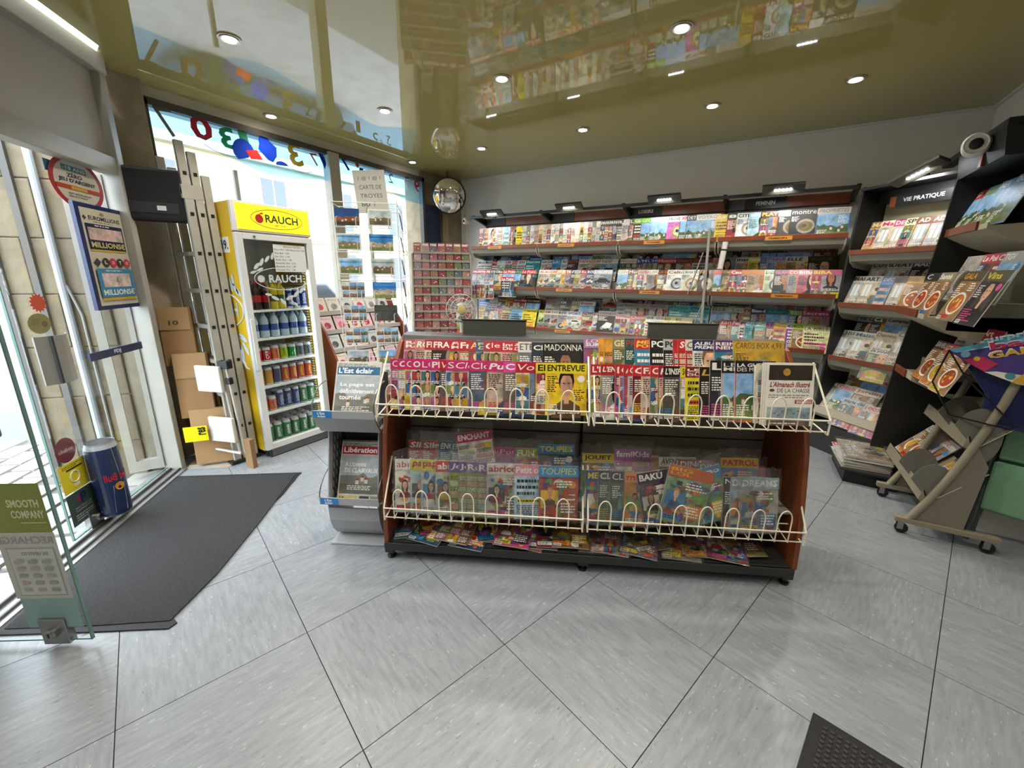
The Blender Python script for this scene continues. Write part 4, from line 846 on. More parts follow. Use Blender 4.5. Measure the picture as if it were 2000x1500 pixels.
# ================================================================== PRINTED MATTER
SKIN = ['#c99a7c', '#b98566', '#dcb497', '#9c6a4c', '#d4a88c']
HAIR = ['#2b1c14', '#4a3220', '#171210', '#7a5836', '#b08a58', '#8c8478']
def L(c): return srgb(c) if isinstance(c, str) else c
class Cover:
    """one leaf of print: coordinates u,v in 0..1, drawn on the front (-y) face of a w x h sheet of thickness th"""
    def __init__(s, w, h, th, seed, paper='#d8d5cc'):
        s.w, s.h, s.th, s.m, s.rs, s.lay = w, h, th, MB(), random.Random(seed), 0
        s.m.box((0, 0, 0), (w, th, h), 0, L(paper))
    def lift(s): s.lay += 1; return -.00003*s.lay
    def poly(s, pts, col, photo=False, y=None):
        y = s.lift() if y is None else y
        s.m.add([(u*s.w, y, v*s.h) for u, v in pts], [tuple(range(len(pts)))], 1 if photo else 0, L(col))
    def rect(s, u0, v0, u1, v1, col, photo=False): s.poly([(u0, v0), (u1, v0), (u1, v1), (u0, v1)], col, photo)
    def ell(s, cu, cv, ru, rv, col, n=14, photo=False, a0=0, a1=360):
        s.poly([(cu+ru*math.cos(R(a0+(a1-a0)*k/n)), cv+rv*math.sin(R(a0+(a1-a0)*k/n))) for k in range(n+(0 if a1-a0 == 360 else 1))], col, photo)
    def text(s, t, u0, v0, u1, v1, col, bold=True, shear=0, align='fit'):
        put_text(s.m, t, Vector((u0*s.w, s.lift(), v0*s.h)), Vector((1, 0, 0)), Vector((0, 0, 1)), Vector((0, -1, 0)), (u1-u0)*s.w, (v1-v0)*s.h, L(col), 0, bold, shear, align)
    def lines(s, u0, v0, u1, v1, n, col, jag=.35):
        """rows of small type too far off to read: little word blocks"""
        hh = (v1-v0)/n; y = s.lift()
        for k in range(n):
            u = u0; e = u1-(u1-u0)*jag*s.rs.random()
            while u < e:
                wd = s.rs.uniform(.03, .10); b = min(u+wd, e); v = v1-hh*(k+.75)
                s.poly([(u, v), (b, v), (b, v+hh*.5), (u, v+hh*.5)], col, False, y); u = b+.018
    def person(s, cu, v0, sc, skin=None, hair=None, top=None, long=None):
        r = s.rs; skin = skin or r.choice(SKIN); hair = hair or r.choice(HAIR); top = top or r.choice(['#20242c', '#8c2430', '#d5d2cc', '#34507a', '#57432f', '#b8a23a'])
        a = s.w/s.h; long = r.random() < .6 if long is None else long
        hv = v0+.46*sc; hu = cu
        if long: s.ell(hu, hv-.04*sc, .17*sc/a*.75, .27*sc, hair, 12, True)
        s.poly([(cu-.30*sc/a*.7, v0), (cu-.27*sc/a*.7, v0+.16*sc), (cu-.08*sc/a*.7, v0+.25*sc), (cu+.08*sc/a*.7, v0+.25*sc), (cu+.27*sc/a*.7, v0+.16*sc), (cu+.30*sc/a*.7, v0)], top, True)
        s.rect(cu-.05*sc/a*.7, v0+.2*sc, cu+.05*sc/a*.7, v0+.34*sc, skin)
        s.ell(hu, hv+.06*sc, .145*sc/a*.75, .17*sc, hair, 12)
        s.ell(hu, hv, .115*sc/a*.75, .155*sc, skin, 14, True)
        s.ell(hu, hv+.13*sc, .12*sc/a*.75, .075*sc, hair, 10, a0=0, a1=180)
        y = s.lift()
        for e in (-1, 1):
            x = hu+e*.045*sc/a*.75
            s.poly([(x-.02*sc/a, hv+.02*sc), (x, hv+.012*sc), (x+.02*sc/a, hv+.02*sc), (x, hv+.034*sc)], '#1f1714', False, y)
        s.poly([(hu-.035*sc/a*.75, hv-.075*sc), (hu, hv-.09*sc), (hu+.035*sc/a*.75, hv-.075*sc), (hu, hv-.065*sc)], '#96423c', False, y)
        s.poly([(hu-.012*sc/a, hv-.03*sc), (hu+.012*sc/a, hv-.03*sc), (hu, hv+.02*sc)], tuple(.78*c for c in L(skin)), False, y)
    def car(s, cu, v0, sc, col):
        P = lambda x, z: (cu+x*sc, v0+z*sc*s.w/s.h)
        s.poly([P(-.5, .06), P(.5, .06), P(.5, .18), P(.36, .22), P(.2, .36), P(-.2, .36), P(-.34, .22), P(-.5, .18)], col, True)
        s.poly([P(-.28, .22), P(.3, .22), P(.17, .33), P(-.17, .33)], '#1a2026')
        for x in (-.3, .3): s.ell(cu+x*sc, v0+.07*sc*s.w/s.h, .09*sc, .09*sc*s.w/s.h, '#131314', 10); s.ell(cu+x*sc, v0+.07*sc*s.w/s.h, .045*sc, .045*sc*s.w/s.h, '#9a9da0', 8)
    def landscape(s, u0, v0, u1, v1, sky='#7fa8cf', hill='#3f5a36', fore='#6d7a44'):
        h = v1-v0; r = s.rs; s.rect(u0, v0, u1, v1, sky, True)
        n = 9; s.poly([(u0, v0), (u1, v0)]+[(u1-(u1-u0)*k/n, v0+h*(.42+.16*r.random())) for k in range(n+1)], hill, True)
        s.poly([(u0, v0), (u1, v0)]+[(u1-(u1-u0)*k/n, v0+h*(.18+.1*r.random())) for k in range(n+1)], fore, True)
        for k in range(3):
            x = u0+(u1-u0)*r.uniform(.1, .8); z = v0+h*r.uniform(.2, .4); d = (u1-u0)*.08; s.rect(x, z, x+d, z+h*.1, '#cfc6b4'); s.poly([(x-.01, z+h*.1), (x+d+.01, z+h*.1), (x+d/2, z+h*.17)], '#8c4a36')
    def room(s, u0, v0, u1, v1, wall='#b9b1a4'):
        h = v1-v0; w = u1-u0; r = s.rs; s.rect(u0, v0, u1, v1, wall, True); s.rect(u0, v0, u1, v0+.25*h, '#8c7a66', True)
        s.rect(u0+.08*w, v0+.45*h, u0+.34*w, v0+.92*h, '#d8dde0'); s.rect(u0+.2*w, v0+.45*h, u0+.22*w, v0+.92*h, '#8a857c')
        s.rect(u0+.4*w, v0+.15*h, u1-.06*w, v0+.38*h, r.choice(['#6b5f58', '#8f8578', '#5a6b72', '#a08a70']), True); s.rect(u0+.44*w, v0+.3*h, u1-.1*w, v0+.5*h, r.choice(['#7b6f66', '#9c9082', '#62737a']), True)
        s.ell(u0+.62*w, v0+.74*h, .1*w, .08*h, r.choice(['#57462f', '#8c3a30', '#33402c']), 10, True); s.ell(u0+.25*w, v0+.16*h, .14*w, .06*h, '#4d4038', 10)
    def food(s, u0, v0, u1, v1, bg='#8c6a44'):
        w, h = u1-u0, v1-v0; r = s.rs; s.rect(u0, v0, u1, v1, bg, True); s.ell(u0+w*.55, v0+h*.42, w*.4, h*.3, '#e2dccf', 18); s.ell(u0+w*.55, v0+h*.42, w*.33, h*.245, r.choice(['#b5622a', '#a23a24', '#c79334']), 16, True)
        for k in range(9): s.ell(u0+w*r.uniform(.3, .8), v0+h*r.uniform(.27, .57), w*.06, h*.04, r.choice(['#d8a23a', '#6c8a34', '#b5402c', '#e0c070']), 7)
    def blobs(s, u0, v0, u1, v1, cols, n=14):
        r = s.rs; w, h = u1-u0, v1-v0
        for k in range(n):
            a = r.uniform(.05, .16); b = r.uniform(.04, .12); cx = u0+w*r.uniform(.12, .88); cy = v0+h*r.uniform(.1, .9)
            (s.ell(cx, cy, min(a*w, cx-u0, u1-cx), min(b*h, cy-v0, v1-cy), r.choice(cols), 8, True) if r.random() < .6 else s.rect(max(u0, cx-a*w*.7), max(v0, cy-b*h*.6), min(u1, cx+a*w*.7), min(v1, cy+b*h*.6), r.choice(cols), True))
    def barcode(s, u0, v0, u1, v1):
        s.rect(u0, v0, u1, v1, '#dedcd6'); y = s.lift(); n = 13
        for k in range(n):
            a = u0+(u1-u0)*(.08+.84*k/n); s.poly([(a, v0+(v1-v0)*.2), (a+(u1-u0)*.035, v0+(v1-v0)*.2), (a+(u1-u0)*.035, v1-(v1-v0)*.12), (a, v1-(v1-v0)*.12)], '#1a1a1a', False, y)
def draw(c, title, bg, mb, mt, style):
    """compose a cover: background, picture by style, masthead band, coverlines"""
    r = c.rs; c.rect(.0, .0, 1, 1, bg, True)
    acc = r.choice(['#d8c62a', '#c8352f', '#e3e0d8', '#d24a8c', '#2f7fb4', '#e0862c'])
    lum = sum(L(bg))/3; ink = '#e6e3da' if lum < .25 else '#1c1c1f'
    mh = .80 if title else .97
    LT = '#e9e6de'
    def cols(v0, v1, n, left=True, w=.34, c_=None): c.lines(.05 if left else .95-w, v0, .05+w if left else .95, v1, n, c_ or ink, .5)
    if style == 'face':
        c.person(.54+r.uniform(-.06, .1), -.05, 1.5*r.uniform(.9, 1.05)); cols(.44, .76, 8); cols(.06, .22, 4, c_=acc); cols(.28, .5, 6, False, .26); c.lines(.3, .03, .95, .10, 2, LT)
    elif style == 'people':
        c.rect(.34, .24, 1, mh, r.choice(['#8c8a94', '#b5a89c', '#6a7484', '#c2b4a8', '#4f4a4c']), True); c.person(.66, .22, 1.05); pc = r.sample(['#3a5a8c', '#8c3a44', '#6c7a44', '#b5962c', '#44707a', '#9c5a7a'], 4)
        for k, (u0, v0) in enumerate(((.02, .53), (.02, .28), (.02, .03), (.35, .01))):
            c.rect(u0, v0, u0+.31, v0+.235, pc[k], True); c.person(u0+.155, v0-.02, .40); c.lines(u0+.01, v0+.0, u0+.3, v0+.06, 2, LT)
        c.rect(.68, .02, .98, .22, acc); c.lines(.7, .04, .97, .2, 5, '#1c1c1f'); c.lines(.38, .25, .97, .36, 3, LT)
    elif style == 'grid':
        pc = ['#3a5a8c', '#8c3a44', '#6c7a44', '#b5962c', '#44707a', '#9c5a7a', '#c9a48c', '#57432f', '#d0cdc4']
        for i in range(3):
            for j in range(4):
                c.rect(.02+.33*i, .02+.195*j, .33+.33*i, .205+.195*j, r.choice(pc), True)
                if r.random() < .6: c.person(.175+.33*i, .01+.195*j, .3)
                else: c.lines(.04+.33*i, .04+.195*j, .32+.33*i, .18+.195*j, 4, LT if r.random() < .6 else '#1c1c1f')
    elif style == 'car':
        c.rect(0, .0, 1, .34, r.choice(['#7b7468', '#5f646a', '#8a8478']), True); c.car(.52, .38, .85, r.choice(['#8c1f24', '#2c4a7a', '#c9c7c0', '#22262a', '#b5862a'])); c.car(.28, .12, .5, r.choice(['#3c5a3a', '#b0b3b5', '#a03028'])); c.car(.75, .1, .46, r.choice(['#2a3a5a', '#c8c2b0'])); cols(.64, .78, 4, w=.5); cols(.24, .36, 4, False, .4, LT); c.lines(.05, .02, .95, .09, 2, LT)
    elif style == 'moto':
        c.ell(.3, .3, .18, .13, '#141414', 14); c.ell(.3, .3, .1, .07, '#8a8a88', 10); c.ell(.75, .3, .18, .13, '#141414', 14); c.ell(.75, .3, .1, .07, '#8a8a88', 10); c.poly([(.25, .34), (.5, .55), (.8, .5), (.7, .32), (.45, .28)], r.choice(['#a3241f', '#2a4f8c', '#c9922a', '#d0d0cc']), True); cols(.6, .78, 5, w=.6); c.lines(.05, .03, .95, .14, 3, LT)
    elif style == 'land': c.landscape(.03, .03, .97, .80); cols(.08, .3, 6, c_=LT); cols(.5, .76, 6, False, .3, LT)
    elif style == 'room': c.room(.04, .04, .96, .79, r.choice(['#b9b1a4', '#a8adae', '#c2b49c'])); cols(.08, .26, 5, w=.5, c_='#f0ede4'); cols(.5, .74, 6, False, .26, '#57504a')
    elif style == 'food': c.food(.03, .03, .97, .8); cols(.46, .76, 7, c_=LT); c.rect(.05, .04, .6, .12, acc); c.lines(.07, .05, .58, .115, 2, '#1c1c1f'); cols(.6, .78, 4, False, .3, '#f0ede4')
    elif style == 'text':
        c.lines(.07, .42, .93, .76, 3, ink, .5); c.rect(.07, .30, .9, .38, acc); c.lines(.1, .31, .86, .37, 1, '#1c1c1f'); c.lines(.07, .03, .9, .27, 7, ink); c.ell(.80, .18, .12, .085, acc, 14)
    elif style == 'comic':
        pal = ['#c9a83a', '#b0482f', '#3f7aa8', '#6a9444', '#c2803a', '#6a4a84', '#d8d0c0', '#3a3a40', '#8c5a44']
        c.blobs(0, 0, 1, .8, pal, 46); c.rect(.05, .30, .5, .56, r.choice(pal), True); c.person(.28, .28, .5, hair=r.choice(['#5a3a24', '#c28a3a', '#2a2420'])); c.rect(.54, .12, .95, .36, r.choice(pal), True); c.lines(.56, .14, .93, .34, 4, '#f0ede4'); c.rect(.04, .05, .48, .14, acc); c.lines(.06, .06, .46, .13, 2, '#1c1c1f'); cols(.6, .74, 3, False, .5, '#f0ede4')
    elif style == 'dark':
        c.ell(.55, .4, .34, .3, tuple(min(1, x*2.4+.015) for x in L(bg)), 16, True); c.person(.55, .08, 1.15, top='#18181a'); cols(.06, .30, 6, w=.6, c_=acc); cols(.5, .74, 6, w=.28, c_=LT)
    elif style == 'object':
        c.ell(.54, .44, .31, .24, r.choice(['#8a8478', '#a58a3a', '#5a6470', '#b5a890']), 20, True); c.ell(.54, .44, .22, .17, r.choice(['#c9c4b6', '#6a5a30', '#b0b6ba']), 18, True); c.ell(.5, .46, .08, .06, '#3a3834', 10, True); c.lines(.08, .04, .9, .16, 4, ink); cols(.6, .78, 5, w=.28)
    elif style == 'stripe':
        for k in range(7): c.rect(.04 if k % 2 else .5, .105*k+.03, .48 if k % 2 else .96, .105*k+.115, r.choice(['#9cb8c0', '#c9a48c', '#d8cfae', '#b5c2a0', '#c98a7a']), True); c.lines(.52 if k % 2 else .04, .105*k+.03, .96 if k % 2 else .46, .105*k+.115, 3, ink)
    if title:
        if mb: c.rect(0, mh, 1, 1, mb)
        tt = title.split('/'); n = len(tt); hh = (.97-mh-.03)/n
        for k, w in enumerate(tt):
            v1 = .965-hh*k; c.text(w, .05, v1-hh*.86, min(.95, .05+max(.34, .14*len(w)+.06)), v1, mt, r.random() < .75, .18 if r.random() < .3 else 0)
        if style not in ('text', 'object') and r.random() < .3: c.ell(.86, .70, .09, .065, acc, 14)
    if r.random() < .45: c.barcode(.04, .02, .25, .09)
CNAME = [('black', (.02, .02, .02)), ('white', (.75, .73, .68)), ('red', (.45, .03, .04)), ('pink', (.55, .1, .25)), ('yellow', (.65, .5, .05)), ('orange', (.6, .2, .03)), ('green', (.12, .3, .08)), ('blue', (.05, .15, .4)), ('navy', (.02, .03, .12)), ('teal', (.05, .25, .28)), ('purple', (.18, .06, .25)), ('grey', (.2, .2, .2)), ('brown', (.12, .06, .03)), ('beige', (.5, .4, .28)), ('pale blue', (.35, .5, .62)), ('cream', (.75, .66, .45))]
def cname(c):
    c = L(c); return min(CNAME, key=lambda k: sum((math.sqrt(a)-math.sqrt(b))**2 for a, b in zip(k[1], c)))[0]
BAGM = film_mat('plastic_bag', (.97, .97, .97), .08, bump=.9, bscale=22, gloss=1.5, haze=.015)
def bag_mesh(w, h, th, seed, top=.05):
    """crinkled clear bag round a magazine: front sheet with folds, header seal above"""
    r = random.Random(seed); nx, nz = 9, 13; vs = []; fs = []
    x0, x1, z0, z1 = -.012, w+.012, -.008, h+top
    for j in range(nz+1):
        for i in range(nx+1):
            u, v = i/nx, j/nz; bul = .008*math.sin(math.pi*u)*math.sin(math.pi*min(1, v*1.1)); e = (i in (0, nx)) or (j in (0, nz))
            vs.append((x0+(x1-x0)*u+r.uniform(-.004, .004), -.004-bul+(0 if not e else .004)+r.uniform(-.004, .002), z0+(z1-z0)*v+(r.uniform(-.008, .008) if j == nz else 0)))
    for j in range(nz):
        for i in range(nx): a = j*(nx+1)+i; fs.append((a, a+1, a+nx+2, a+nx+1))
    m = MB(); m.add(vs, fs); return m.mesh('plastic_bag', BAGM)
_seed = [100]
USED = set()
def magazine(M, title, bg, mb, mt, style, place, idx, side='from left', w=.205, h=.275, th=.004, bag=False, name='magazine', kind='magazine', group=None, tilt=0, custom=None):
    _seed[0] += 1; c = Cover(w, h, th, _seed[0])
    if custom: custom(c)
    else: draw(c, title, bg, mb, mt, style)
    if tilt: M = M @ Matrix.Rotation(R(tilt), 4, 'Y')
    o = c.m.build(name, [PRINT, PHOTO], None, M)
    a, b = cname(bg), cname(mb) if mb else None
    pre = 'wrapped ' if bag else ''
    look = '%s%s %s with %s masthead' % (pre, a, kind, b) if (b and b != a) else '%s%s %s with %s title' % (pre, a, kind, cname(mt))
    lab = '%s, %s %s, %s' % (look, ORD[idx], side, place)
    tag(o, lab, 'magazine' if kind == 'magazine' else kind.split()[-1], group or place)
    if bag: link_mesh('plastic_bag', bag_mesh(w, h, th, _seed[0]), o)
    return o
def shelf_row(F, items, place, group, lean=14, yaw=4.0, **kw):
    """F: matrix whose x runs along the row, y points to the back, z up; items: (s, title, bg, masthead, ink, style[, opts])"""
    for k, it in enumerate(sorted(items, key=lambda q: q[0])):
        o = dict(kw); s, title, bg, mb, mt, style = it[:6]
        if len(it) > 6: o.update(it[6])
        dy = o.pop('dy', 0); dz = o.pop('dz', 0); yw = o.pop('yaw', yaw); ln = o.pop('lean', lean)
        M = F @ Matrix.Translation((s, dy, dz)) @ Matrix.Rotation(R(yw), 4, 'Z') @ Matrix.Rotation(R(-ln), 4, 'X')
        magazine(M, title, bg, mb, mt, style, place, k, group=group, **o)

# tables: place along the shelf in metres, title, paper colour, masthead colour, ink, picture style
G_UL = [
 (0.054, 'COOL', '#c9a9b4', '#c2336f', '#e6e3da', 'grid'),
 (0.09, 'OOPS', '#8f9fc0', '#c2336f', '#e6e3da', 'grid'),
 (0.127, 'OOPS', '#c9b84a', '#c2336f', '#e6e3da', 'people'),
 (0.16, 'OOL', '#d0cbc2', '#c2336f', '#e6e3da', 'people'),
 (0.206, 'LG', '#c9b5a4', '#c2336f', '#e6e3da', 'people'),
 (0.255, 'PEV', '#b9a48c', '#c2336f', '#e6e3da', 'people'),
 (0.303, 'VSD', '#5a5650', '#b32430', '#e6e3da', 'dark'),
 (0.334, 'Sc', '#b5b0a8', '#c2336f', '#e6e3da', 'people'),
 (0.374, 'Closer', '#8c8a8c', '#c2336f', '#e6e3da', 'people'),
 (0.45, 'Closer', '#4f5a6a', '#c2336f', '#e6e3da', 'face'),
 (0.537, 'Public', '#b5a090', '#c2336f', '#e6e3da', 'face'),
 (0.619, 'Close', '#6c5a52', '#d24a9c', '#e6e3da', 'face'),
 (0.678, 'Voici', '#c9c2b8', '#b32430', '#e6e3da', 'people'),
 (0.776, 'EN', '#c9a92a', '#dcc62a', '#1c1c1f', 'grid'),
 (0.822, 'ENTREVUE', '#d8b52a', '#dcc62a', '#1c1c1f', 'face'),
]
G_ULB = [
 (0.073, 'Reines/Rois', '#c9a0a0', '#b5545c', '#e6e3da', 'people'),
 (0.131, 'ROYALS', '#c09a8c', '#b87a70', '#e6e3da', 'face'),
 (0.185, 'FRANCE', '#c9b8a8', '#a33034', '#e6e3da', 'face'),
 (0.223, 'FRANCE', '#2c2624', '#a33034', '#e6e3da', 'dark'),
 (0.318, 'France/Match', '#8c7a70', '#b32430', '#e6e3da', 'people'),
 (0.366, 'France', '#8c6a4a', '#b32430', '#e6e3da', 'face'),
 (0.42, 'A Paris', '#5a5a60', '#a8343a', '#e8e2a0', 'people'),
 (0.459, 'France/Dim', '#8c8a80', '#2a5a9c', '#d8c84a', 'people'),
 (0.499, 'Ciné', '#b5a89c', '#a8343a', '#e6e3da', 'people'),
 (0.531, 'le mag', '#c9b8ac', '#b32430', '#e6e3da', 'people'),
 (0.589, 'Intimité/Dimanche', '#b58c84', '#b32430', '#e6e3da', 'face'),
 (0.649, 'Spécial/Dimanche', '#a87c70', '#b32430', '#e6e3da', 'people'),
 (0.678, 'ETERNEL', '#77777a', '#d0cec8', '#1c1c1f', 'dark'),
 (0.748, 'CÉLÉB', '#2a3040', '#2a3040', '#e6e3da', 'dark'),
 (0.805, 'MADONNA', '#17120f', '#17120f', '#e6e3da', 'dark', {'w': 0.215}),
]
G_UR = [
 (1.037, "L'HEURE", '#c9bfb4', '#b32430', '#e6e3da', 'people'),
 (1.085, "L'ENQUETE", '#8c8480', '#a8202a', '#e6e3da', 'face'),
 (1.153, 'DETE', '#c2336f', '#b8262e', '#e6e3da', 'grid'),
 (1.172, 'CRI', '#c9b8a0', '#b8262e', '#e6e3da', 'people'),
 (1.191, 'ACTU', '#3f7cc0', '#b8262e', '#e6e3da', 'grid'),
 (1.212, 'CR', '#b5a89c', '#b8262e', '#e6e3da', 'face'),
 (1.235, 'CI', '#6c1f2a', '#b8262e', '#e6e3da', 'dark'),
 (1.275, 'FAITS', '#c2ab9c', '#b8262e', '#e6e3da', 'face'),
 (1.315, 'CLUB', '#8c7c70', '#b8262e', '#e6e3da', 'people'),
 (1.352, 'POLICE', '#3f4a5c', '#8c1f2a', '#e6e3da', 'grid'),
 (1.375, "L'INSPECTEUR", '#4a443c', '#17171a', '#e6e3da', 'face'),
 (1.453, 'SCENES DE CRIMES', '#8c8a72', '#d8c62a', '#1c1c1f', 'grid'),
 (1.476, 'LES/CRIMES/DU XX', '#d8c41e', '#7a1c20', '#e6e3da', 'text'),
 (1.54, "L'3", '#161412', '#161412', '#c9a23a', 'dark'),
 (1.587, 'L', '#22262e', '#121214', '#e6e3da', 'dark', {'h': 0.285}),
 (1.639, 'LES/MILLE', '#b58a80', '#141214', '#e6e3da', 'land', {'h': 0.285}),
 (1.699, 'LA GUERRE/DES MONDES', '#b5604a', '#141214', '#e6e3da', 'land', {'h': 0.285}),
 (1.784, '', '#d8d2c6', None, '#b32430', 'stripe', {'w': 0.2, 'h': 0.27}),
 (1.793, '', '#c9c2b6', None, '#b32430', 'stripe', {'w': 0.2, 'h': 0.27}),
]
G_URB = [
 (1.013, 'LOL/SURPRISE', '#8c4a7c', '#9a6a9c', '#e6e3da', 'comic'),
 (1.086, '', '#d0902a', None, '#e6e3da', 'stripe'),
 (1.111, '', '#c98a2a', None, '#e6e3da', 'stripe'),
 (1.156, 'GEMS', '#5a5a3a', '#8a7a4a', '#d8cba4', 'object'),
 (1.216, 'PRO', '#1f4a44', '#1f4a44', '#b32430', 'object'),
 (1.266, 'MERLIN/POP', '#2a7f9c', '#b8242a', '#e0c84a', 'text'),
 (1.34, 'PC', '#141416', '#141416', '#e6e3da', 'text'),
 (1.407, 'POKE', '#1c1c1f', '#a8acac', '#1c1c1f', 'dark'),
 (1.453, '', '#b8242a', None, '#e6e3da', 'stripe'),
 (1.477, 'SUPR', '#b02a2c', '#b8242a', '#e6e3da', 'stripe'),
 (1.514, 'CARDS', '#a8262c', '#c9c4b8', '#1c1c1f', 'stripe'),
 (1.548, 'ALBUM/PREMIUM', '#d0cfcc', '#232a5c', '#e6e3da', 'face', {'w': 0.17}),
 (1.651, 'REINE/NEIGES', '#3a7f94', '#5a2f6a', '#e6e3da', 'comic', {'w': 0.17}),
 (1.742, 'CARDS BOX 4,99', '#c9a21e', '#d0a81e', '#5a2020', 'object', {'w': 0.25, 'bag': True}),
]
G_LL = [
 (0.06, 'abricot', '#d8d4ca', '#dcd8ce', '#b32430', 'comic'),
 (0.142, 'papoum', '#b9d0d8', '#d8c62a', '#b32430', 'comic'),
 (0.199, 'papoum', '#c9d4d0', '#d8c62a', '#b32430', 'comic'),
 (0.275, 'abricot', '#c9d2b8', '#c23a34', '#e6e3da', 'comic'),
 (0.345, 'Jeux', '#9cb03a', '#5a3f8c', '#e6e3da', 'stripe'),
 (0.393, 'Jeux', '#8fa03a', '#5a3f8c', '#e6e3da', 'stripe'),
 (0.433, 'Rosie', '#8f9c3a', '#7a5a9c', '#e6e3da', 'stripe'),
 (0.491, 'Rosie', '#8f9c44', '#7a5a9c', '#e6e3da', 'stripe'),
 (0.541, 'abricot', '#c2bdb4', '#dcd8ce', '#b32430', 'comic'),
 (0.682, 'Petit ours', '#a9c4d8', '#d88aa0', '#e6e3da', 'text'),
 (0.806, 'TOUPIES', '#9c4a44', '#2f8ac2', '#dcc62a', 'comic', {'w': 0.2}),
]
G_LLB = [
 (0.092, 'Slime', '#a83a34', '#8c2c2c', '#e6e3da', 'object'),
 (0.168, 'Slime', '#b0423a', '#a83430', '#e6e3da', 'object'),
 (0.261, 'ENCHANT', '#1f5a72', '#1f5a72', '#e6e3da', 'object'),
 (0.328, 'ENCHANT', '#24647c', '#1f5a72', '#e6e3da', 'object'),
 (0.364, 'Poupée', '#d08a5a', '#c9703c', '#7a3f8c', 'face', {'dz': -0.03}),
 (0.395, 'ENCHANT', '#d8d0cc', '#b82a5a', '#e6e3da', 'stripe', {'tilt': -9, 'dz': 0.05}),
 (0.505, 'planètes', '#a83a7a', '#c23a84', '#e6e3da', 'comic', {'dz': -0.02}),
 (0.587, 'Poney', '#9c3f9c', '#c23a8c', '#e6e3da', 'comic', {'dz': -0.02}),
 (0.676, 'FUN', '#c9568c', '#9cae2a', '#e6e3da', 'comic', {'dz': -0.02}),
 (0.797, 'TOUPIES', '#2a2c34', '#2f7fb4', '#dcc62a', 'comic', {'dz': 0.01}),
]
G_LR = [
 (1.021, '', '#2f5a34', None, '#e6e3da', 'comic'),
 (1.041, 'MEGA', '#24487c', '#1c3a72', '#dcc62a', 'comic'),
 (1.101, 'CLUB', '#3f5a44', '#1f3040', '#e6e3da', 'dark'),
 (1.161, 'CLUB', '#3f5a44', '#1f3040', '#e6e3da', 'dark'),
 (1.23, 'minus', '#c98034', '#d08a3c', '#b32430', 'comic'),
 (1.332, 'BAKU', '#3a2a3c', '#2a2430', '#e6e3da', 'comic', {'tilt': -10}),
 (1.381, 'BIG/LOL', '#7a9a72', '#b85a24', '#dca42a', 'comic', {'tilt': 12, 'w': 0.22, 'dy': -0.02, 'dz': 0.06, 'h': 0.28}),
 (1.577, 'Playmo', '#5a8a72', '#2f7fb4', '#e6e3da', 'comic', {'tilt': -16, 'dz': 0.02}),
 (1.7, 'NINJA', '#24282c', '#202428', '#e6e3da', 'dark'),
 (1.733, 'DREAMS', '#9cb0b8', '#8fa8b4', '#e6e3da', 'comic'),
 (1.78, 'DREAMS', '#a8a494', '#8fb0bc', '#e6e3da', 'comic'),
]
G_LRB = [
 (1.029, 'JOUET', '#3a3c30', '#d0b81e', '#1c1c1f', 'comic', {'dz': -0.02}),
 (1.193, 'famiKids', '#b04a8c', '#9c5a9c', '#e6e3da', 'stripe', {'dz': 0.01}),
 (1.232, 'famiKids 100%', '#cfc9c4', '#c9bcc4', '#c2503c', 'stripe', {'dz': -0.02}),
 (1.314, '', '#c9802a', None, '#e6e3da', 'comic', {'dz': -0.03}),
 (1.421, 'AVENTURES', '#5a4a4c', '#d0c9b8', '#1c1c1f', 'comic', {'dz': -0.02}),
 (1.521, 'DINOS', '#6a6a60', '#a83430', '#e6e3da', 'comic', {'dz': -0.03}),
 (1.621, 'DINOS', '#5a5c64', '#7a7a7c', '#e6e3da', 'comic', {'dz': -0.04}),
 (1.728, 'PATROL', '#3a6ab0', '#d0a82a', '#b32430', 'comic', {'dz': -0.01}),
 (1.767, 'HEROS', '#a83034', '#a83034', '#e6e3da', 'comic', {'dz': -0.05}),
]
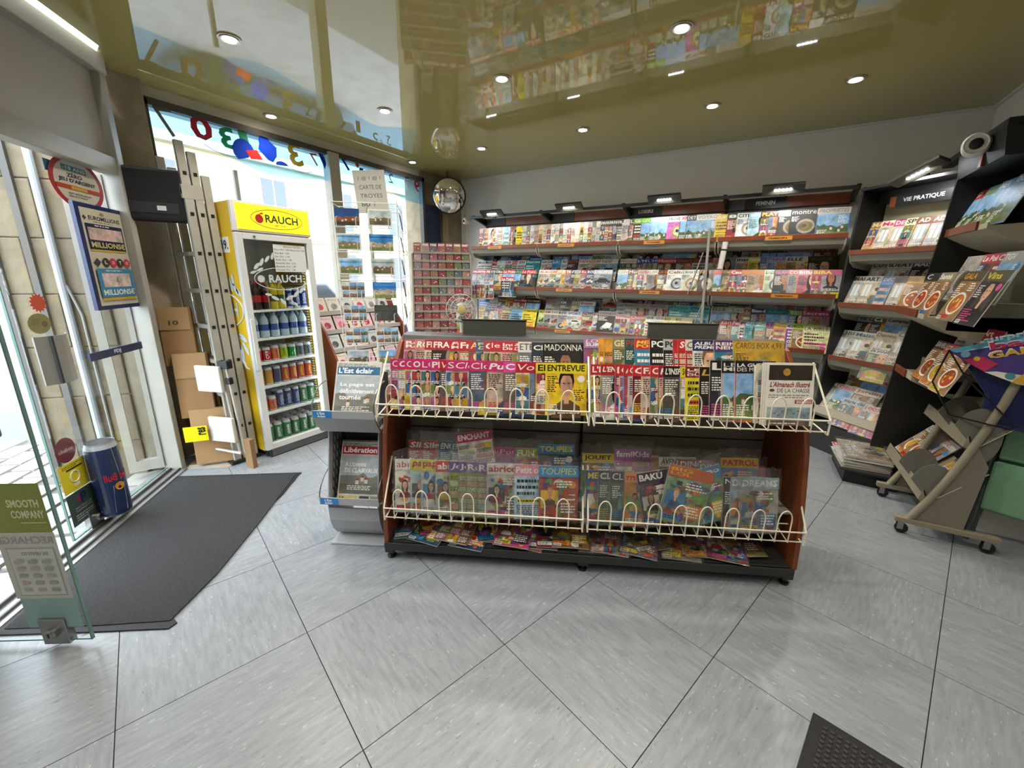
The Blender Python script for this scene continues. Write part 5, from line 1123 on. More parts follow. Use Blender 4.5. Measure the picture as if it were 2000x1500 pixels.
B1_A = [
 (0.508, '', '#b9a89c', None, '#e6e3da', 'people'),
 (0.583, '', '#a8846c', None, '#e6e3da', 'stripe'),
 (0.657, '', '#c9bfb4', None, '#e6e3da', 'face'),
 (0.73, '', '#c26a5c', None, '#e6e3da', 'people'),
 (0.77, '', '#a9c4d0', None, '#e6e3da', 'stripe'),
 (0.802, '', '#8c7c74', None, '#e6e3da', 'stripe'),
 (0.873, '', '#b5c2c8', None, '#e6e3da', 'face'),
 (0.896, '', '#9cb8c8', None, '#e6e3da', 'stripe'),
 (0.989, '', '#8c5a4c', None, '#e6e3da', 'people'),
 (1.05, 'XX', '#1c1c20', '#1c1c20', '#e6e3da', 'dark'),
 (1.08, '', '#d8c41e', None, '#1c1c1f', 'text'),
 (1.17, '', '#b8b4ac', None, '#e6e3da', 'stripe'),
 (1.229, '', '#8c8680', None, '#e6e3da', 'people'),
 (1.287, '', '#d0ccc0', None, '#e6e3da', 'face'),
 (1.345, '', '#a09484', None, '#e6e3da', 'stripe'),
 (1.401, '', '#c9b8a0', None, '#e6e3da', 'grid'),
 (1.458, '', '#d8d2c0', None, '#e6e3da', 'stripe'),
 (1.513, '', '#b59c84', None, '#e6e3da', 'people'),
 (1.568, '', '#e0dac8', None, '#e6e3da', 'face'),
 (1.623, '', '#b8b4ac', None, '#e6e3da', 'stripe'),
 (1.677, '', '#8c8680', None, '#e6e3da', 'grid'),
 (1.73, '', '#d0ccc0', None, '#e6e3da', 'stripe'),
 (1.783, '', '#a09484', None, '#e6e3da', 'people'),
 (1.835, '', '#c9b8a0', None, '#e6e3da', 'face'),
 (1.886, '', '#d8d2c0', None, '#e6e3da', 'stripe'),
 (1.937, '', '#b59c84', None, '#e6e3da', 'grid'),
 (1.988, '', '#e0dac8', None, '#e6e3da', 'stripe'),
 (2.038, '', '#b8b4ac', None, '#e6e3da', 'people'),
 (2.087, '', '#8c8680', None, '#e6e3da', 'face'),
 (2.136, '', '#d0ccc0', None, '#e6e3da', 'stripe'),
 (2.185, 'FR', '#5a4a30', '#1c1c20', '#e6e3da', 'grid'),
 (2.233, 'FR', '#7a4a34', '#1c1c20', '#e6e3da', 'stripe'),
 (2.28, 'FR', '#1c1e28', '#1c1c20', '#e6e3da', 'people'),
 (2.327, 'FR', '#3f5070', '#1c1c20', '#e6e3da', 'face'),
 (2.374, 'FR', '#141414', '#1c1c20', '#e6e3da', 'stripe'),
]
B1_B = [
 (2.425, 'US', '#b5a8a0', '#c9c4bc', '#8a8c8c', 'face'),
 (2.509, 'LE', '#8c4a3a', '#3c4034', '#e6e3da', 'people'),
 (2.554, 'GEO', '#2a1c18', '#6cae2c', '#e6e3da', 'text'),
 (2.631, 'GEO', '#5a7a5c', '#6cae2c', '#e6e3da', 'land'),
 (2.727, 'alpes', '#7a94c0', '#8ca4cc', '#e6e3da', 'land'),
 (2.786, 'alpes', '#a9b8bc', '#8ca4cc', '#e6e3da', 'land'),
 (2.905, 'PROVENCE', '#b060a0', '#dcd8d2', '#1c1c1f', 'object'),
 (3.025, 'XR', '#44583c', '#d0cdc8', '#b32430', 'land'),
 (3.09, 'DETOURS', '#5a5a48', '#3a4450', '#e6e3da', 'land'),
 (3.181, 'VOYAGE', '#9aa490', '#cfd0cc', '#8a8c8c', 'land', {'w': 0.22}),
]
B1_C = [
 (3.359, 'dub', '#c9ab1e', '#d0b01e', '#e6e3da', 'text', {'w': 0.17}),
 (3.459, '8', '#8c2430', '#17302f', '#e6e3da', 'face'),
 (3.543, 'CITIZEN', '#c9cfd2', '#cfd4d6', '#1c1c1f', 'object'),
 (3.642, 'têtu', '#9cc0c8', '#8fb8c4', '#e6e3da', 'face'),
 (3.739, 'PLAY', '#6a2a2c', '#4a3030', '#d8a83a', 'people'),
 (3.879, 'WATCH', '#3a3a38', '#cfcdc6', '#8a8c8c', 'object'),
 (3.974, 'montres', '#1c1e24', '#14161a', '#e6e3da', 'object', {'w': 0.225}),
 (4.172, 'PROPRIETES', '#3f6a9c', '#c2c0b8', '#8a8c8c', 'land', {'w': 0.235}),
]
B2_A1 = [
 (0.361, 'Match', '#7a7490', '#b32430', '#e6e3da', 'face'),
 (0.44, 'Match', '#5a463c', '#b32430', '#e6e3da', 'face'),
 (0.5, 'Match', '#b5b8c0', '#b32430', '#e6e3da', 'face'),
 (0.577, 'Match', '#8c6a44', '#b32430', '#e6e3da', 'people'),
 (0.653, 'VIP', '#5a5e6a', '#4a5060', '#e6e3da', 'people'),
 (0.736, 'Obs', '#3a403c', '#2c3430', '#e6e3da', 'face'),
 (0.858, 'Le Point', '#3a4470', '#b8342c', '#e6e3da', 'land'),
 (1.048, 'Asie', '#1f5560', '#1f5560', '#7fae4a', 'land'),
 (1.148, 'Le Point', '#2a2620', '#b32430', '#e6e3da', 'dark'),
 (1.4, 'AUTO', '#b5a898', '#cfcabc', '#b32430', 'car'),
 (1.472, 'AUTO', '#c2b4a4', '#cfcabc', '#b32430', 'car'),
 (1.55, 'CAM', '#9c9c80', '#c9a88c', '#b32430', 'car'),
 (1.641, 'JOUR', '#7c8c84', '#d08a4a', '#e6e3da', 'car'),
 (1.71, 'SUD', '#c29a3c', '#d09a4a', '#e6e3da', 'car'),
 (1.764, 'TRUCK', '#9c8884', '#b84a3c', '#e6e3da', 'car'),
 (1.837, 'IT', '#3a4450', '#2c3640', '#e6e3da', 'car'),
 (1.89, 'CAMION', '#8c8c4c', '#7a8c90', '#e6e3da', 'car'),
 (1.956, '4x4', '#b59c94', '#c23a34', '#e6e3da', 'car'),
 (2.033, 'ROUTE', '#4f4a6c', '#5a4f80', '#e6e3da', 'car'),
 (2.127, "L'AUTO", '#6a7a88', '#b5bcc4', '#e6e3da', 'car', {'w': 0.22}),
]
B2_A2 = [
 (0.376, 'Monde', '#d0cdc6', '#dad8d2', '#1c1c1f', 'text'),
 (0.497, 'Monde', '#cfccc4', '#dad8d2', '#1c1c1f', 'text'),
 (0.616, 'Marianne', '#a8404a', '#b32430', '#e6e3da', 'text'),
 (0.7, 'TV', '#cfccc6', '#dad8d2', '#8a8c8c', 'object'),
 (0.831, 'LM', '#c2b8b4', '#d0ccc6', '#c2336f', 'grid'),
 (0.943, 'Courrier', '#b8a8a0', '#b5443c', '#e6e3da', 'text'),
 (1.022, 'XXI', '#c2bdb4', '#cfcac2', '#1c1c1f', 'text'),
 (1.153, 'Express', '#2a7f88', '#2f8c94', '#e6e3da', 'text'),
 (1.377, 'GAZ', '#b8b4ac', '#cdd0cc', '#1c1c1f', 'car'),
 (1.449, 'GAMM', '#9c5a50', '#cdd0cc', '#1c1c1f', 'car'),
 (1.535, 'LA', '#4f94c0', '#5fa0c8', '#e6e3da', 'car'),
 (1.661, 'AUTO', '#c9c6be', '#d8d5cc', '#1c1c1f', 'car'),
 (1.743, 'RETRO', '#3a2a1c', '#3a2a1c', '#d0605a', 'car'),
 (1.89, 'FAN', '#c9b8ac', '#d8d2c8', '#c2402c', 'car'),
 (2.001, 'AZZURRO', '#7a7c60', '#cfc8bc', '#b8343c', 'car'),
 (2.165, 'ROAD/TRIP', '#7a9cb0', '#d8d6d0', '#7a2028', 'car'),
]
B2_A3 = [
 (0.399, 'PP', '#b5c0c8', '#c9d0d4', '#8a8c8c', 'land'),
 (0.572, '', '#1c1a18', None, '#e6e3da', 'dark'),
 (0.69, 'Avion', '#8c8a7c', '#9c9a8c', '#7a1f1c', 'land'),
 (0.805, 'PHOTO', '#34447c', '#34447c', '#e6e3da', 'object'),
 (1.029, 'WO', '#9c9884', '#8c8458', '#c9c2a0', 'text'),
 (1.145, 'Cles', '#3a4a7a', '#2a4a8c', '#d24a8c', 'text'),
 (1.515, 'CHASSE', '#3a2a1c', '#5a4a2a', '#d07a3a', 'land'),
 (1.746, 'LM', '#7a8a9c', '#9c9c8c', '#6a3f7c', 'land'),
 (1.834, 'CAMPING', '#7a2028', '#8c2028', '#5a1414', 'land'),
 (2.018, 'MAG', '#8c9c84', '#b0b48c', '#1c1c1f', 'moto'),
 (2.177, 'MOTO/HEROES', '#c2c8c4', '#c9cdca', '#1c1c1f', 'moto', {'w': 0.19}),
]
B2_B1 = [
 (2.41, 'CONSO', '#4a3a2c', '#c9c8bc', '#1c1c1f', 'land'),
 (2.532, 'Mens', '#6a2424', '#5a2a28', '#e6e3da', 'people'),
 (2.64, 'GOULU', '#8c8a8c', '#b5aca8', '#9c2a30', 'people'),
 (2.751, 'LIRE', '#8c8a88', '#cfccc6', '#8a8c8c', 'face'),
 (2.858, 'LA GUERRE', '#c9962c', '#3a301f', '#c2502c', 'grid'),
 (2.953, 'Celte', '#cfcdc4', '#d4d2ca', '#4a5438', 'object'),
 (3.097, "L'AVIATION", '#c2c2bc', '#cfcfc8', '#1c1c1f', 'object'),
 (3.265, 'ARTS', '#2f3434', '#3a1c1c', '#c27a2c', 'object', {'w': 0.16}),
]
B2_B2 = [
 (2.4, 'Histoire', '#3a302c', '#cfcac0', '#b32430', 'grid'),
 (2.591, "L'HIST", '#5a5c70', '#1f3f8c', '#e6e3da', 'people'),
 (2.703, "L'HIST", '#8c7a6a', '#1f3f8c', '#e6e3da', 'people'),
 (2.818, 'Histoire', '#34302c', '#b5303c', '#e6e3da', 'dark'),
 (3.007, 'Guerre', '#5a4a48', '#3a3434', '#c23a3c', 'face'),
 (3.174, 'Guerre', '#a8a8a4', '#3a3434', '#c23a3c', 'text'),
]
B2_B3 = [
 (2.423, 'CHROMATIC', '#3a4048', '#8c8c84', '#1c1c1f', 'face'),
 (2.654, 'PARIS', '#2a1c20', '#34181c', '#e6e3da', 'dark'),
 (2.837, 'Rev', '#7c8480', '#848a80', '#5a6058', 'land'),
 (2.986, 'Rev', '#7c8480', '#848a80', '#5a6058', 'land'),
 (3.205, 'Litt', '#4a2024', '#5a1c24', '#b08088', 'text', {'w': 0.15}),
]
B2_C1 = [
 (3.403, 'Week', '#6a8c34', '#a83a44', '#b32430', 'land'),
 (3.477, 'Campagne', '#8c8254', '#8c7a54', '#d8cba4', 'face'),
 (3.55, 'Causeur', '#2f3a54', '#a8303a', '#e6e3da', 'people'),
 (3.652, 'avantages', '#9c8a7c', '#b5805c', '#d0862c', 'people'),
 (3.704, 'avantages', '#a08c7c', '#b5805c', '#d0862c', 'face'),
 (3.845, 'PARI/PRI', '#b8c4a8', '#c9d0bc', '#2f6a5c', 'object'),
 (3.923, 'GLAMOUR', '#1f1618', '#1f1618', '#d24a84', 'face'),
 (4.036, 'COSMO', '#8c8c94', '#b05a54', '#e6e3da', 'face'),
 (4.111, 'BIBA', '#b56a7c', '#c9849c', '#e6e3da', 'face'),
 (4.219, 'BIBA', '#a84f64', '#b05a70', '#e0c64a', 'people', {'w': 0.22}),
]
B2_C2 = [
 (3.37, '', '#a8807c', None, '#e6e3da', 'people'),
 (3.578, 'marie', '#b0b0a4', '#b9bcb4', '#1c1c1f', 'face'),
 (3.689, 'Femme', '#c9b84a', '#d0c258', '#e6e3da', 'face'),
 (3.789, 'Ose', '#4f78b0', '#5f84b8', '#c2336f', 'stripe'),
 (3.848, 'Psycho', '#9cacd0', '#8fa4d0', '#c2336f', 'face'),
 (4.001, 'ELLE', '#a8906c', '#c9c8c0', '#1c1c1f', 'face'),
 (4.175, 'VOGUE', '#2c241c', '#2c241c', '#5a5040', 'face', {'w': 0.225}),
]
B2_C3 = [
 (3.432, 'pep/psy', '#8f9a98', '#9aa4a0', '#1c1c1f', 'stripe'),
 (3.53, 'Open', '#2c2c28', '#3a3c38', '#e6e3da', 'dark'),
 (3.616, 'madame', '#a8a49c', '#b5b2aa', '#1c1c1f', 'face'),
 (3.784, 'happinez', '#5a3a40', '#3a2c30', '#d8cba4', 'land'),
 (3.916, 'happinez', '#5a4040', '#3a2c30', '#d8cba4', 'land'),
 (4.007, 'happinez', '#a8745c', '#a86a5c', '#8c2f54', 'land'),
 (4.21, 'VANITY', '#7a2f2c', '#5a3030', '#d8cba4', 'face'),
]
B3_A1 = [
 (0.429, 'Eco', '#b5902c', '#c29a2c', '#1c1c1f', 'text'),
 (0.57, 'Challenges', '#17171a', '#17171a', '#e6e3da', 'dark'),
 (0.717, 'VALEURS', '#c9c2bc', '#b0343a', '#e6e3da', 'face'),
 (0.852, 'Forbes', '#c2a884', '#cfb88c', '#5c8a34', 'text'),
 (0.992, 'Capital', '#7fb0cc', '#6fa8c8', '#e6e3da', 'text'),
 (1.175, 'Capital', '#dcc81e', '#e0cc22', '#1c1c1f', 'text'),
 (1.411, 'AUTO', '#8c9c4a', '#c9c23a', '#1c1c1f', 'car'),
 (1.493, 'AM', '#8c8c84', '#c9b4b0', '#b32430', 'car'),
 (1.587, 'EVO', '#9c9484', '#c2c0b4', '#1c1c1f', 'car'),
 (1.687, 'KIT', '#8c8a88', '#b5b4b0', '#1c1c1f', 'moto'),
 (1.813, 'SPORT', '#b5b4ac', '#c9ccc8', '#2a5a9c', 'car'),
 (2.008, 'Classic', '#8c745c', '#7a6a58', '#e6e3da', 'car'),
 (2.151, 'F1', '#c2c4c2', '#c9c0bc', '#b32430', 'car', {'w': 0.15}),
 (2.209, 'CampingCar', '#2a2422', '#b5b0a8', '#7a2a34', 'moto', {'w': 0.23, 'h': 0.3}),
]
B3_A2 = [
 (0.402, 'LSE', '#3a64a8', '#3a64a8', '#e6e3da', 'text'),
 (0.579, 'HIST', '#a89c8c', '#b5aa9c', '#8a8c8c', 'text'),
 (0.716, 'Science', '#5a3f34', '#4a3a38', '#c99a3c', 'object'),
 (0.842, 'Tech', '#8c6c3c', '#b5802c', '#1c1c1f', 'grid'),
 (0.965, 'Society', '#7a8a8c', '#8c2028', '#e6e3da', 'grid'),
 (1.078, 'Society', '#3a2c30', '#a02430', '#e6e3da', 'people'),
 (1.172, 'Society', '#1f1714', '#2a1c18', '#c2a05c', 'land'),
 (1.46, 'MOTO', '#7a7470', '#8c8480', '#b32430', 'moto'),
 (1.662, 'KM', '#6a6a60', '#5f605a', '#e6e3da', 'car'),
 (1.816, 'YTT', '#9c8c3c', '#8c8470', '#d8cba4', 'car'),
 (1.924, 'Vroom', '#7a8ca0', '#c9c4bc', '#a0242c', 'land'),
]
B3_A3 = [
 (0.41, 'Terre', '#6aa4c0', '#8fb8cc', '#e6e3da', 'land'),
 (0.613, 'La Dame', '#8c9498', '#9aa0a4', '#8a8c8c', 'text'),
 (0.428, 'Le Revenu', '#7a2028', '#8c2028', '#e6e3da', 'text', {'dy': -0.03, 'dz': -0.07}),
 (0.604, 'Le Revenu', '#7a2028', '#8c2028', '#e6e3da', 'text', {'dy': -0.03, 'dz': -0.07}),
 (1.102, 'XX', '#4a1c1c', '#5a1c1c', '#b32430', 'text'),
 (1.424, '2CV', '#4a5458', '#3a4448', '#e6e3da', 'car'),
 (1.542, 'GTI', '#7a7470', '#8c8884', '#8a8c8c', 'car'),
 (1.7, '', '#1c1c1c', None, '#e6e3da', 'dark'),
 (1.853, 'VW', '#3a3838', '#2c2a2c', '#d8cba4', 'car'),
 (1.961, 'VAN', '#4a4448', '#3a3438', '#d8cba4', 'car'),
 (1.454, 'AUTO', '#8c8480', '#a89c98', '#a02c30', 'car', {'dy': -0.035, 'dz': -0.06}),
 (1.707, '4x4', '#8c8884', '#a89c98', '#a02c30', 'car', {'dy': -0.03, 'dz': -0.06}),
 (1.819, 'B DBW', '#b0b0a8', '#bcbab2', '#1c1c1f', 'car', {'dy': -0.03, 'dz': -0.06}),
 (1.961, 'DS', '#5f7088', '#7a7c80', '#b0242c', 'car', {'dy': -0.03, 'dz': -0.07}),
 (2.177, 'Camper', '#8c8058', '#7a7458', '#b32430', 'car'),
]
B3_B1 = [
 (2.423, 'Que/Choisir', '#b5a4a0', '#d0bcb8', '#c23a3c', 'grid'),
 (2.59, 'Choisir', '#b8a08c', '#c9646c', '#e6e3da', 'grid'),
 (2.768, 'QUE', '#c2c4bc', '#cfd0c8', '#1c2a52', 'text', {'w': 0.16}),
 (2.873, 'QUE', '#b8b4a4', '#cfccc0', '#1c2a52', 'text', {'w': 0.16}),
 (2.96, '60', '#c9bc8c', '#d0c494', '#1c1c1f', 'text', {'w': 0.18}),
 (3.076, '60', '#b9ac84', '#cfc08c', '#1c1c1f', 'text', {'w': 0.18}),
]
B3_B2 = [
 (2.398, 'LIGHTROOM', '#9c9c98', '#a8a8a2', '#1c1c1f', 'stripe'),
 (2.577, 'PHOTO', '#8c8684', '#9a9490', '#6a4a54', 'face'),
 (2.773, 'PHOTO', '#8c8684', '#9a9490', '#6a4a54', 'face'),
 (2.987, 'iPhone', '#4f9c9c', '#5fa8a8', '#1c3f48', 'text'),
 (3.196, 'iPhone', '#4f9c9c', '#5fa8a8', '#1c3f48', 'text'),
]
B3_B3 = [
 (2.383, 'XX', '#7a686c', '#8c7a7c', '#d8cba4', 'object'),
 (2.605, 'Premiere', '#4a2a24', '#3a2420', '#b0503c', 'dark'),
 (2.721, 'JeuxVideo', '#2a2420', '#2a2018', '#c27a2c', 'dark'),
 (2.95, 'JeuxVideo', '#8c8458', '#8c8050', '#d8cba4', 'people'),
 (2.806, 'PC Mag', '#5a5c64', '#7a6c74', '#c9848c', 'grid', {'dy': -0.03, 'dz': -0.06}),
 (3.009, 'PLAYSTA', '#5a6478', '#4f5a70', '#d8cba4', 'grid', {'dy': -0.03, 'dz': -0.06}),
 (3.183, 'W', '#4a3c6c', '#4a3c6c', '#d8cba4', 'comic'),
]
B3_C1 = [
 (3.518, 'santé', '#8c7c74', '#a0303a', '#e6e3da', 'face'),
 (3.624, 'Femme', '#4f7a84', '#a82f3c', '#e6e3da', 'face'),
 (3.696, 'PS', '#b5b0a8', '#b58c9c', '#1c1c1f', 'text'),
 (3.745, 'en', '#5f98a0', '#5f98a0', '#e6e3da', 'face'),
 (3.833, 'Zen', '#5a9484', '#7ab0a8', '#e6e3da', 'stripe'),
 (3.927, 'Yoga', '#5a4a54', '#8c4f94', '#dcc62a', 'food'),
 (3.993, 'Temps', '#c2806c', '#d0b03c', '#e6e3da', 'stripe'),
 (4.096, 'Gala', '#7a4f8c', '#cfc9cc', '#6a3f7c', 'text'),
 (4.144, "C'est", '#a8c04a', '#9cb844', '#1c1c1f', 'food'),
 (4.23, 'LA BIBLE', '#d4d0a4', '#d4d0a4', '#1c1c1f', 'text', {'h': 0.255}),
]
B3_C2 = [
 (3.411, 'ELLE', '#a8a08c', '#b8b4a4', '#6a6450', 'land'),
 (3.6, 'Lettre', '#8c8880', '#b0b0a4', '#8a8c8c', 'face'),
 (3.709, 'res', '#a08c70', '#a89478', '#5a3a24', 'stripe'),
 (3.776, 'Bien-être', '#5a4a70', '#3f3460', '#e6e3da', 'face'),
 (3.902, 'Alter', '#2f6a70', '#2f6468', '#3f9a90', 'land'),
 (4.098, 'Santé/Santé', '#6a8c94', '#4f8488', '#d8dc3a', 'face'),
 (4.202, 'Secrets', '#8c6a74', '#a83a5c', '#e6e3da', 'face', {'w': 0.22}),
]
B3_C3 = [
 (3.409, 'Sciences', '#4a6494', '#4a6494', '#d8cba4', 'text'),
 (3.562, 'philosophie', '#a8a494', '#b5b0a0', '#3f7aa0', 'text'),
 (3.987, 'Santé', '#a89a90', '#a02c54', '#e6e3da', 'face'),
 (4.148, 'Santé', '#a89a90', '#a02c54', '#e6e3da', 'face'),
]
B4 = [
 (1.516, '', '#4a5058', None, '#e6e3da', 'dark'),
 (1.691, '', '#6a6c70', None, '#e6e3da', 'car'),
 (1.881, '', '#3a4460', None, '#e6e3da', 'land'),
 (2.03, '', '#5a4a4c', None, '#e6e3da', 'dark'),
]
C1 = [
 (0.059, 'MARIE', '#b59c6c', '#8c7450', '#d8cba4', 'people'),
 (0.135, 'Maison', '#c2a884', '#d8cfae', '#c2336f', 'room'),
 (0.231, 'DECO', '#c9bc84', '#c24a84', '#e6e3da', 'room'),
 (0.308, 'SPEC', '#cfc49c', '#d4ccaa', '#1c1c1f', 'grid'),
 (0.385, 'AD', '#8c5f3c', '#7a5038', '#e6e3da', 'room'),
 (0.479, 'AD', '#8c5f3c', '#7a5038', '#e6e3da', 'room'),
]
C2 = [
 (0.007, 'HAUS', '#b5b0a4', '#c2bfb4', '#1c1c1f', 'room'),
 (0.101, 'ART', '#a8a898', '#c9c8c0', '#1c1c1f', 'room'),
 (0.237, 'DÉCO', '#5f88b8', '#4f7cb4', '#e6e3da', 'stripe', {'w': 0.17}),
 (0.328, '', '#5a4a40', None, '#e6e3da', 'room'),
 (0.42, '', '#c29a3c', None, '#e6e3da', 'food', {'w': 0.16}),
]
C2B = [
 (0.052, 'COTES', '#8c8458', '#9c9c90', '#1c1c1f', 'room'),
 (0.177, 'IDEAT', '#8c8a84', '#bcbcb4', '#1c1c1f', 'room'),
 (0.355, 'MAISON', '#2a2028', '#3a2a34', '#e6e3da', 'dark'),
]
C3 = [
 (-0.005, 'LIBRE', '#8c8478', '#b5b4ac', '#1c1c1f', 'room'),
 (0.118, 'Maison', '#9a9284', '#b8bab4', '#44606c', 'room'),
 (0.282, 'Demeures', '#a8987c', '#b8a890', '#6a5a48', 'room', {'dz': 0.02}),
 (0.305, 'Silence/ça pousse', '#7a8a5c', '#d0cfc8', '#1c1c1f', 'face', {'w': 0.19, 'dz': -0.1, 'dy': -0.06, 'bag': True}),
 (0.438, 'Chine', '#9c9c94', '#b0b0a8', '#7a5a50', 'room', {'dz': 0.04}),
]
C3B = [
 (0.036, 'VIE CAMP', '#2a2830', '#8c8c88', '#1c1c1f', 'dark'),
 (0.157, 'Cuir', '#3a3a38', '#4a4a48', '#e6e3da', 'dark'),
 (0.237, '', '#a85f48', None, '#5a3a24', 'people'),
 (0.264, 'Campagne', '#8c8478', '#a8a49c', '#1c1c1f', 'land'),
 (0.453, 'C', '#6a747c', '#8c8c90', '#1c1c1f', 'room'),
]
C4 = [
 (-0.002, 'MAISON', '#8c8c7c', '#6a6c60', '#e6e3da', 'room'),
 (0.063, 'Décor', '#9ca08c', '#a89c98', '#c2336f', 'land'),
 (0.213, 'Jardin', '#7a8a5c', '#c9c0ac', '#a02c2c', 'food'),
 (0.187, 'marie claire', '#9aa4ac', '#a8b0b8', '#1c1c1f', 'people', {'dy': -0.08, 'dz': -0.09, 'bag': True, 'w': 0.22}),
 (0.367, '100%', '#a89c9c', '#c2b4ac', '#c2402c', 'people', {'dy': -0.08, 'dz': -0.1, 'bag': True}),
 (0.493, 'ESPRIT', '#8c8c94', '#a0a4ac', '#d8cba4', 'room'),
]
C4B = [
 (0.043, 'Ja', '#5a4a48', '#8c8480', '#b32430', 'food'),
 (0.169, 'Ami', '#7a7c7c', '#a8a8a4', '#b32430', 'land', {'bag': True}),
 (0.307, 'Ami', '#5a4a40', '#b0a8a0', '#b32430', 'land'),
 (0.398, '', '#9ca0a4', None, '#e6e3da', 'room'),
]
R1 = [
 (0.957, '9', '#4f6a4a', '#a83a3c', '#e6e3da', 'land'),
 (1.124, '', '#5a7a54', None, '#dcc62a', 'land'),
 (1.3, 'MER', '#4f7f9c', '#3f78a8', '#e6e3da', 'land'),
 (1.495, 'OCEAN', '#5f8cac', '#4f84ac', '#e6e3da', 'land'),
]
R2 = [
 (1.065, 'C', '#a03a4c', '#2c3034', '#e6e3da', 'food'),
 (1.322, 'Santé', '#8c6c3c', '#8a8468', '#e6e3da', 'food'),
 (1.719, 'GALA', '#6a6a4c', '#4a3f24', '#c2942c', 'food'),
 (2.002, 'Vins', '#1f1c18', '#4a4424', '#d0c23a', 'dark'),
]
R2B = [
 (1.238, '', '#a8a49c', None, '#1c1c1f', 'object'),
 (1.501, 'Le Point', '#4f5c70', '#b02a44', '#e6e3da', 'grid'),
 (1.758, 'TGV', '#8c9094', '#9a9c9e', '#e6e3da', 'land'),
 (1.689, 'Cuir', '#7a2834', '#8c2c3c', '#d8cba4', 'text'),
]
R3 = [
 (1.292, 'SAVEURS', '#3a2c28', '#34302c', '#e6e3da', 'food'),
 (1.468, 'GT', '#b5a49c', '#c23a34', '#e6e3da', 'food'),
 (1.659, 'mag', '#b8a078', '#c9b88c', '#d8cba4', 'food'),
]
R3B = [
 (1.275, 'SA', '#b0b0ac', '#a8aca8', '#1c1c1f', 'text'),
 (1.553, 'Art', '#7a2434', '#7a2434', '#d8cba4', 'text'),
]

# ================================================================== MAGAZINES IN THE COUNTER RACK
GT = lambda d, z: GM @ Matrix.Translation((0, d, z))
shelf_row(GT(.045, .838), G_UL, 'front row, upper left wire basket', 'magazines in the upper baskets', lean=13, yaw=5, h=.252, w=.2)
shelf_row(GT(.17, .90), G_ULB, 'back row, upper left wire basket', 'magazines in the upper baskets', lean=20, yaw=4, w=.2)
shelf_row(GT(.045, .838), G_UR, 'front row, upper right wire basket', 'magazines in the upper baskets', lean=13, yaw=6, h=.252, w=.19)
shelf_row(GT(.17, .93), G_URB, 'back row, upper right wire basket', 'magazines in the upper baskets', lean=20, yaw=4, w=.18)
def almanac(c):
    c.rect(0, 0, 1, 1, '#e4e1d8'); c.rect(.05, .73, .95, .97, '#2a241c', True); c.ell(.42, .86, .08, .06, '#c28a2c', 10, True); c.rect(.05, .0, .95, .30, '#93a5ac', True); c.rect(.05, .0, .95, .09, '#6a5a54', True)
    c.text("L'Almanach illustré", .08, .62, .92, .71, '#8c1f2c', True, .25); c.text('DE LA CHASSE', .24, .535, .92, .60, '#2a2420', False); c.lines(.06, .44, .95, .51, 2, '#8a867c'); c.rect(.62, .36, .98, .42, '#a82638'); c.text('2023-2024', .65, .37, .96, .41, '#efe6e0'); c.ell(.13, .57, .055, .025, '#5a4a3a', 10)
    for u, v in ((.2, .2), (.28, .17), (.36, .23), (.46, .26), (.6, .2), (.7, .24), (.82, .17), (.9, .2)): c.poly([(u-.05, v+.03), (u, v), (u+.05, v+.025), (u+.01, v-.012)], '#2a2c2e')
    c.lines(.12, .02, .8, .06, 1, '#e6e0d8')
for k in range(3):
    magazine(GT(.03-.006*k, .838) @ Matrix.Translation((1.805+.006*k, 0, 0)) @ Matrix.Rotation(R(4), 4, 'Z') @ Matrix.Rotation(R(-10), 4, 'X'), '', '#d8d2c6', '#e4e1d8', '#8c1f2c', 'text', 'right end of upper basket', k, 'from back', w=.215, h=.285, custom=almanac, name='hunting_almanac', kind='almanac', group='hunting almanacs')
shelf_row(GT(.0, .29), G_LL, 'front row, lower left basket', "children's magazines in the lower baskets", lean=12, yaw=5, h=.28, w=.185, bag=True, kind='activity magazine', name='activity_magazine')
shelf_row(GT(.11, .37), G_LLB, 'back row, lower left basket', "children's magazines in the lower baskets", lean=16, yaw=4, h=.26, w=.19, bag=True, kind='activity magazine', name='activity_magazine')
shelf_row(GT(.0, .29), G_LR, 'front row, lower right basket', "children's magazines in the lower baskets", lean=12, yaw=5, h=.27, w=.185, bag=True, kind='activity magazine', name='activity_magazine')
shelf_row(GT(.11, .37), G_LRB, 'back row, lower right basket', "children's magazines in the lower baskets", lean=16, yaw=4, h=.25, w=.19, bag=True, kind='activity magazine', name='activity_magazine')
# magazines lying on the bottom deck, fanned and overlapping
FLAT = [(.03, '#3a5a6c', 'PLAY'), (.10, '#2c4a5c', 'PLAY'), (.17, '#34563f', 'SUPER'), (.25, '#8c6a34', 'KIDS'), (.33, '#2a3a5c', 'MEGA'), (.41, '#4a5a3a', 'CITY'), (.49, '#3c4a64', 'TEAM'), (.57, '#9c3a64', 'FILLES'), (.64, '#6c4a2c', 'FORT'), (.72, '#3a3034', 'HERO'), (.80, '#8c3444', 'POP'), (.88, '#7a5a3a', 'GANG'),
        (1.02, '#8c7c8c', 'LOL'), (1.08, '#9c8490', 'LOL'), (1.22, '#5a4a6c', 'SLIME'), (1.32, '#7a6a34', 'SLIME'), (1.44, '#8a8478', 'CARS'), (1.56, '#b5943c', 'PAT'), (1.66, '#7c4a44', 'SPORT'), (1.78, '#9c8c4c', 'ZOO')]
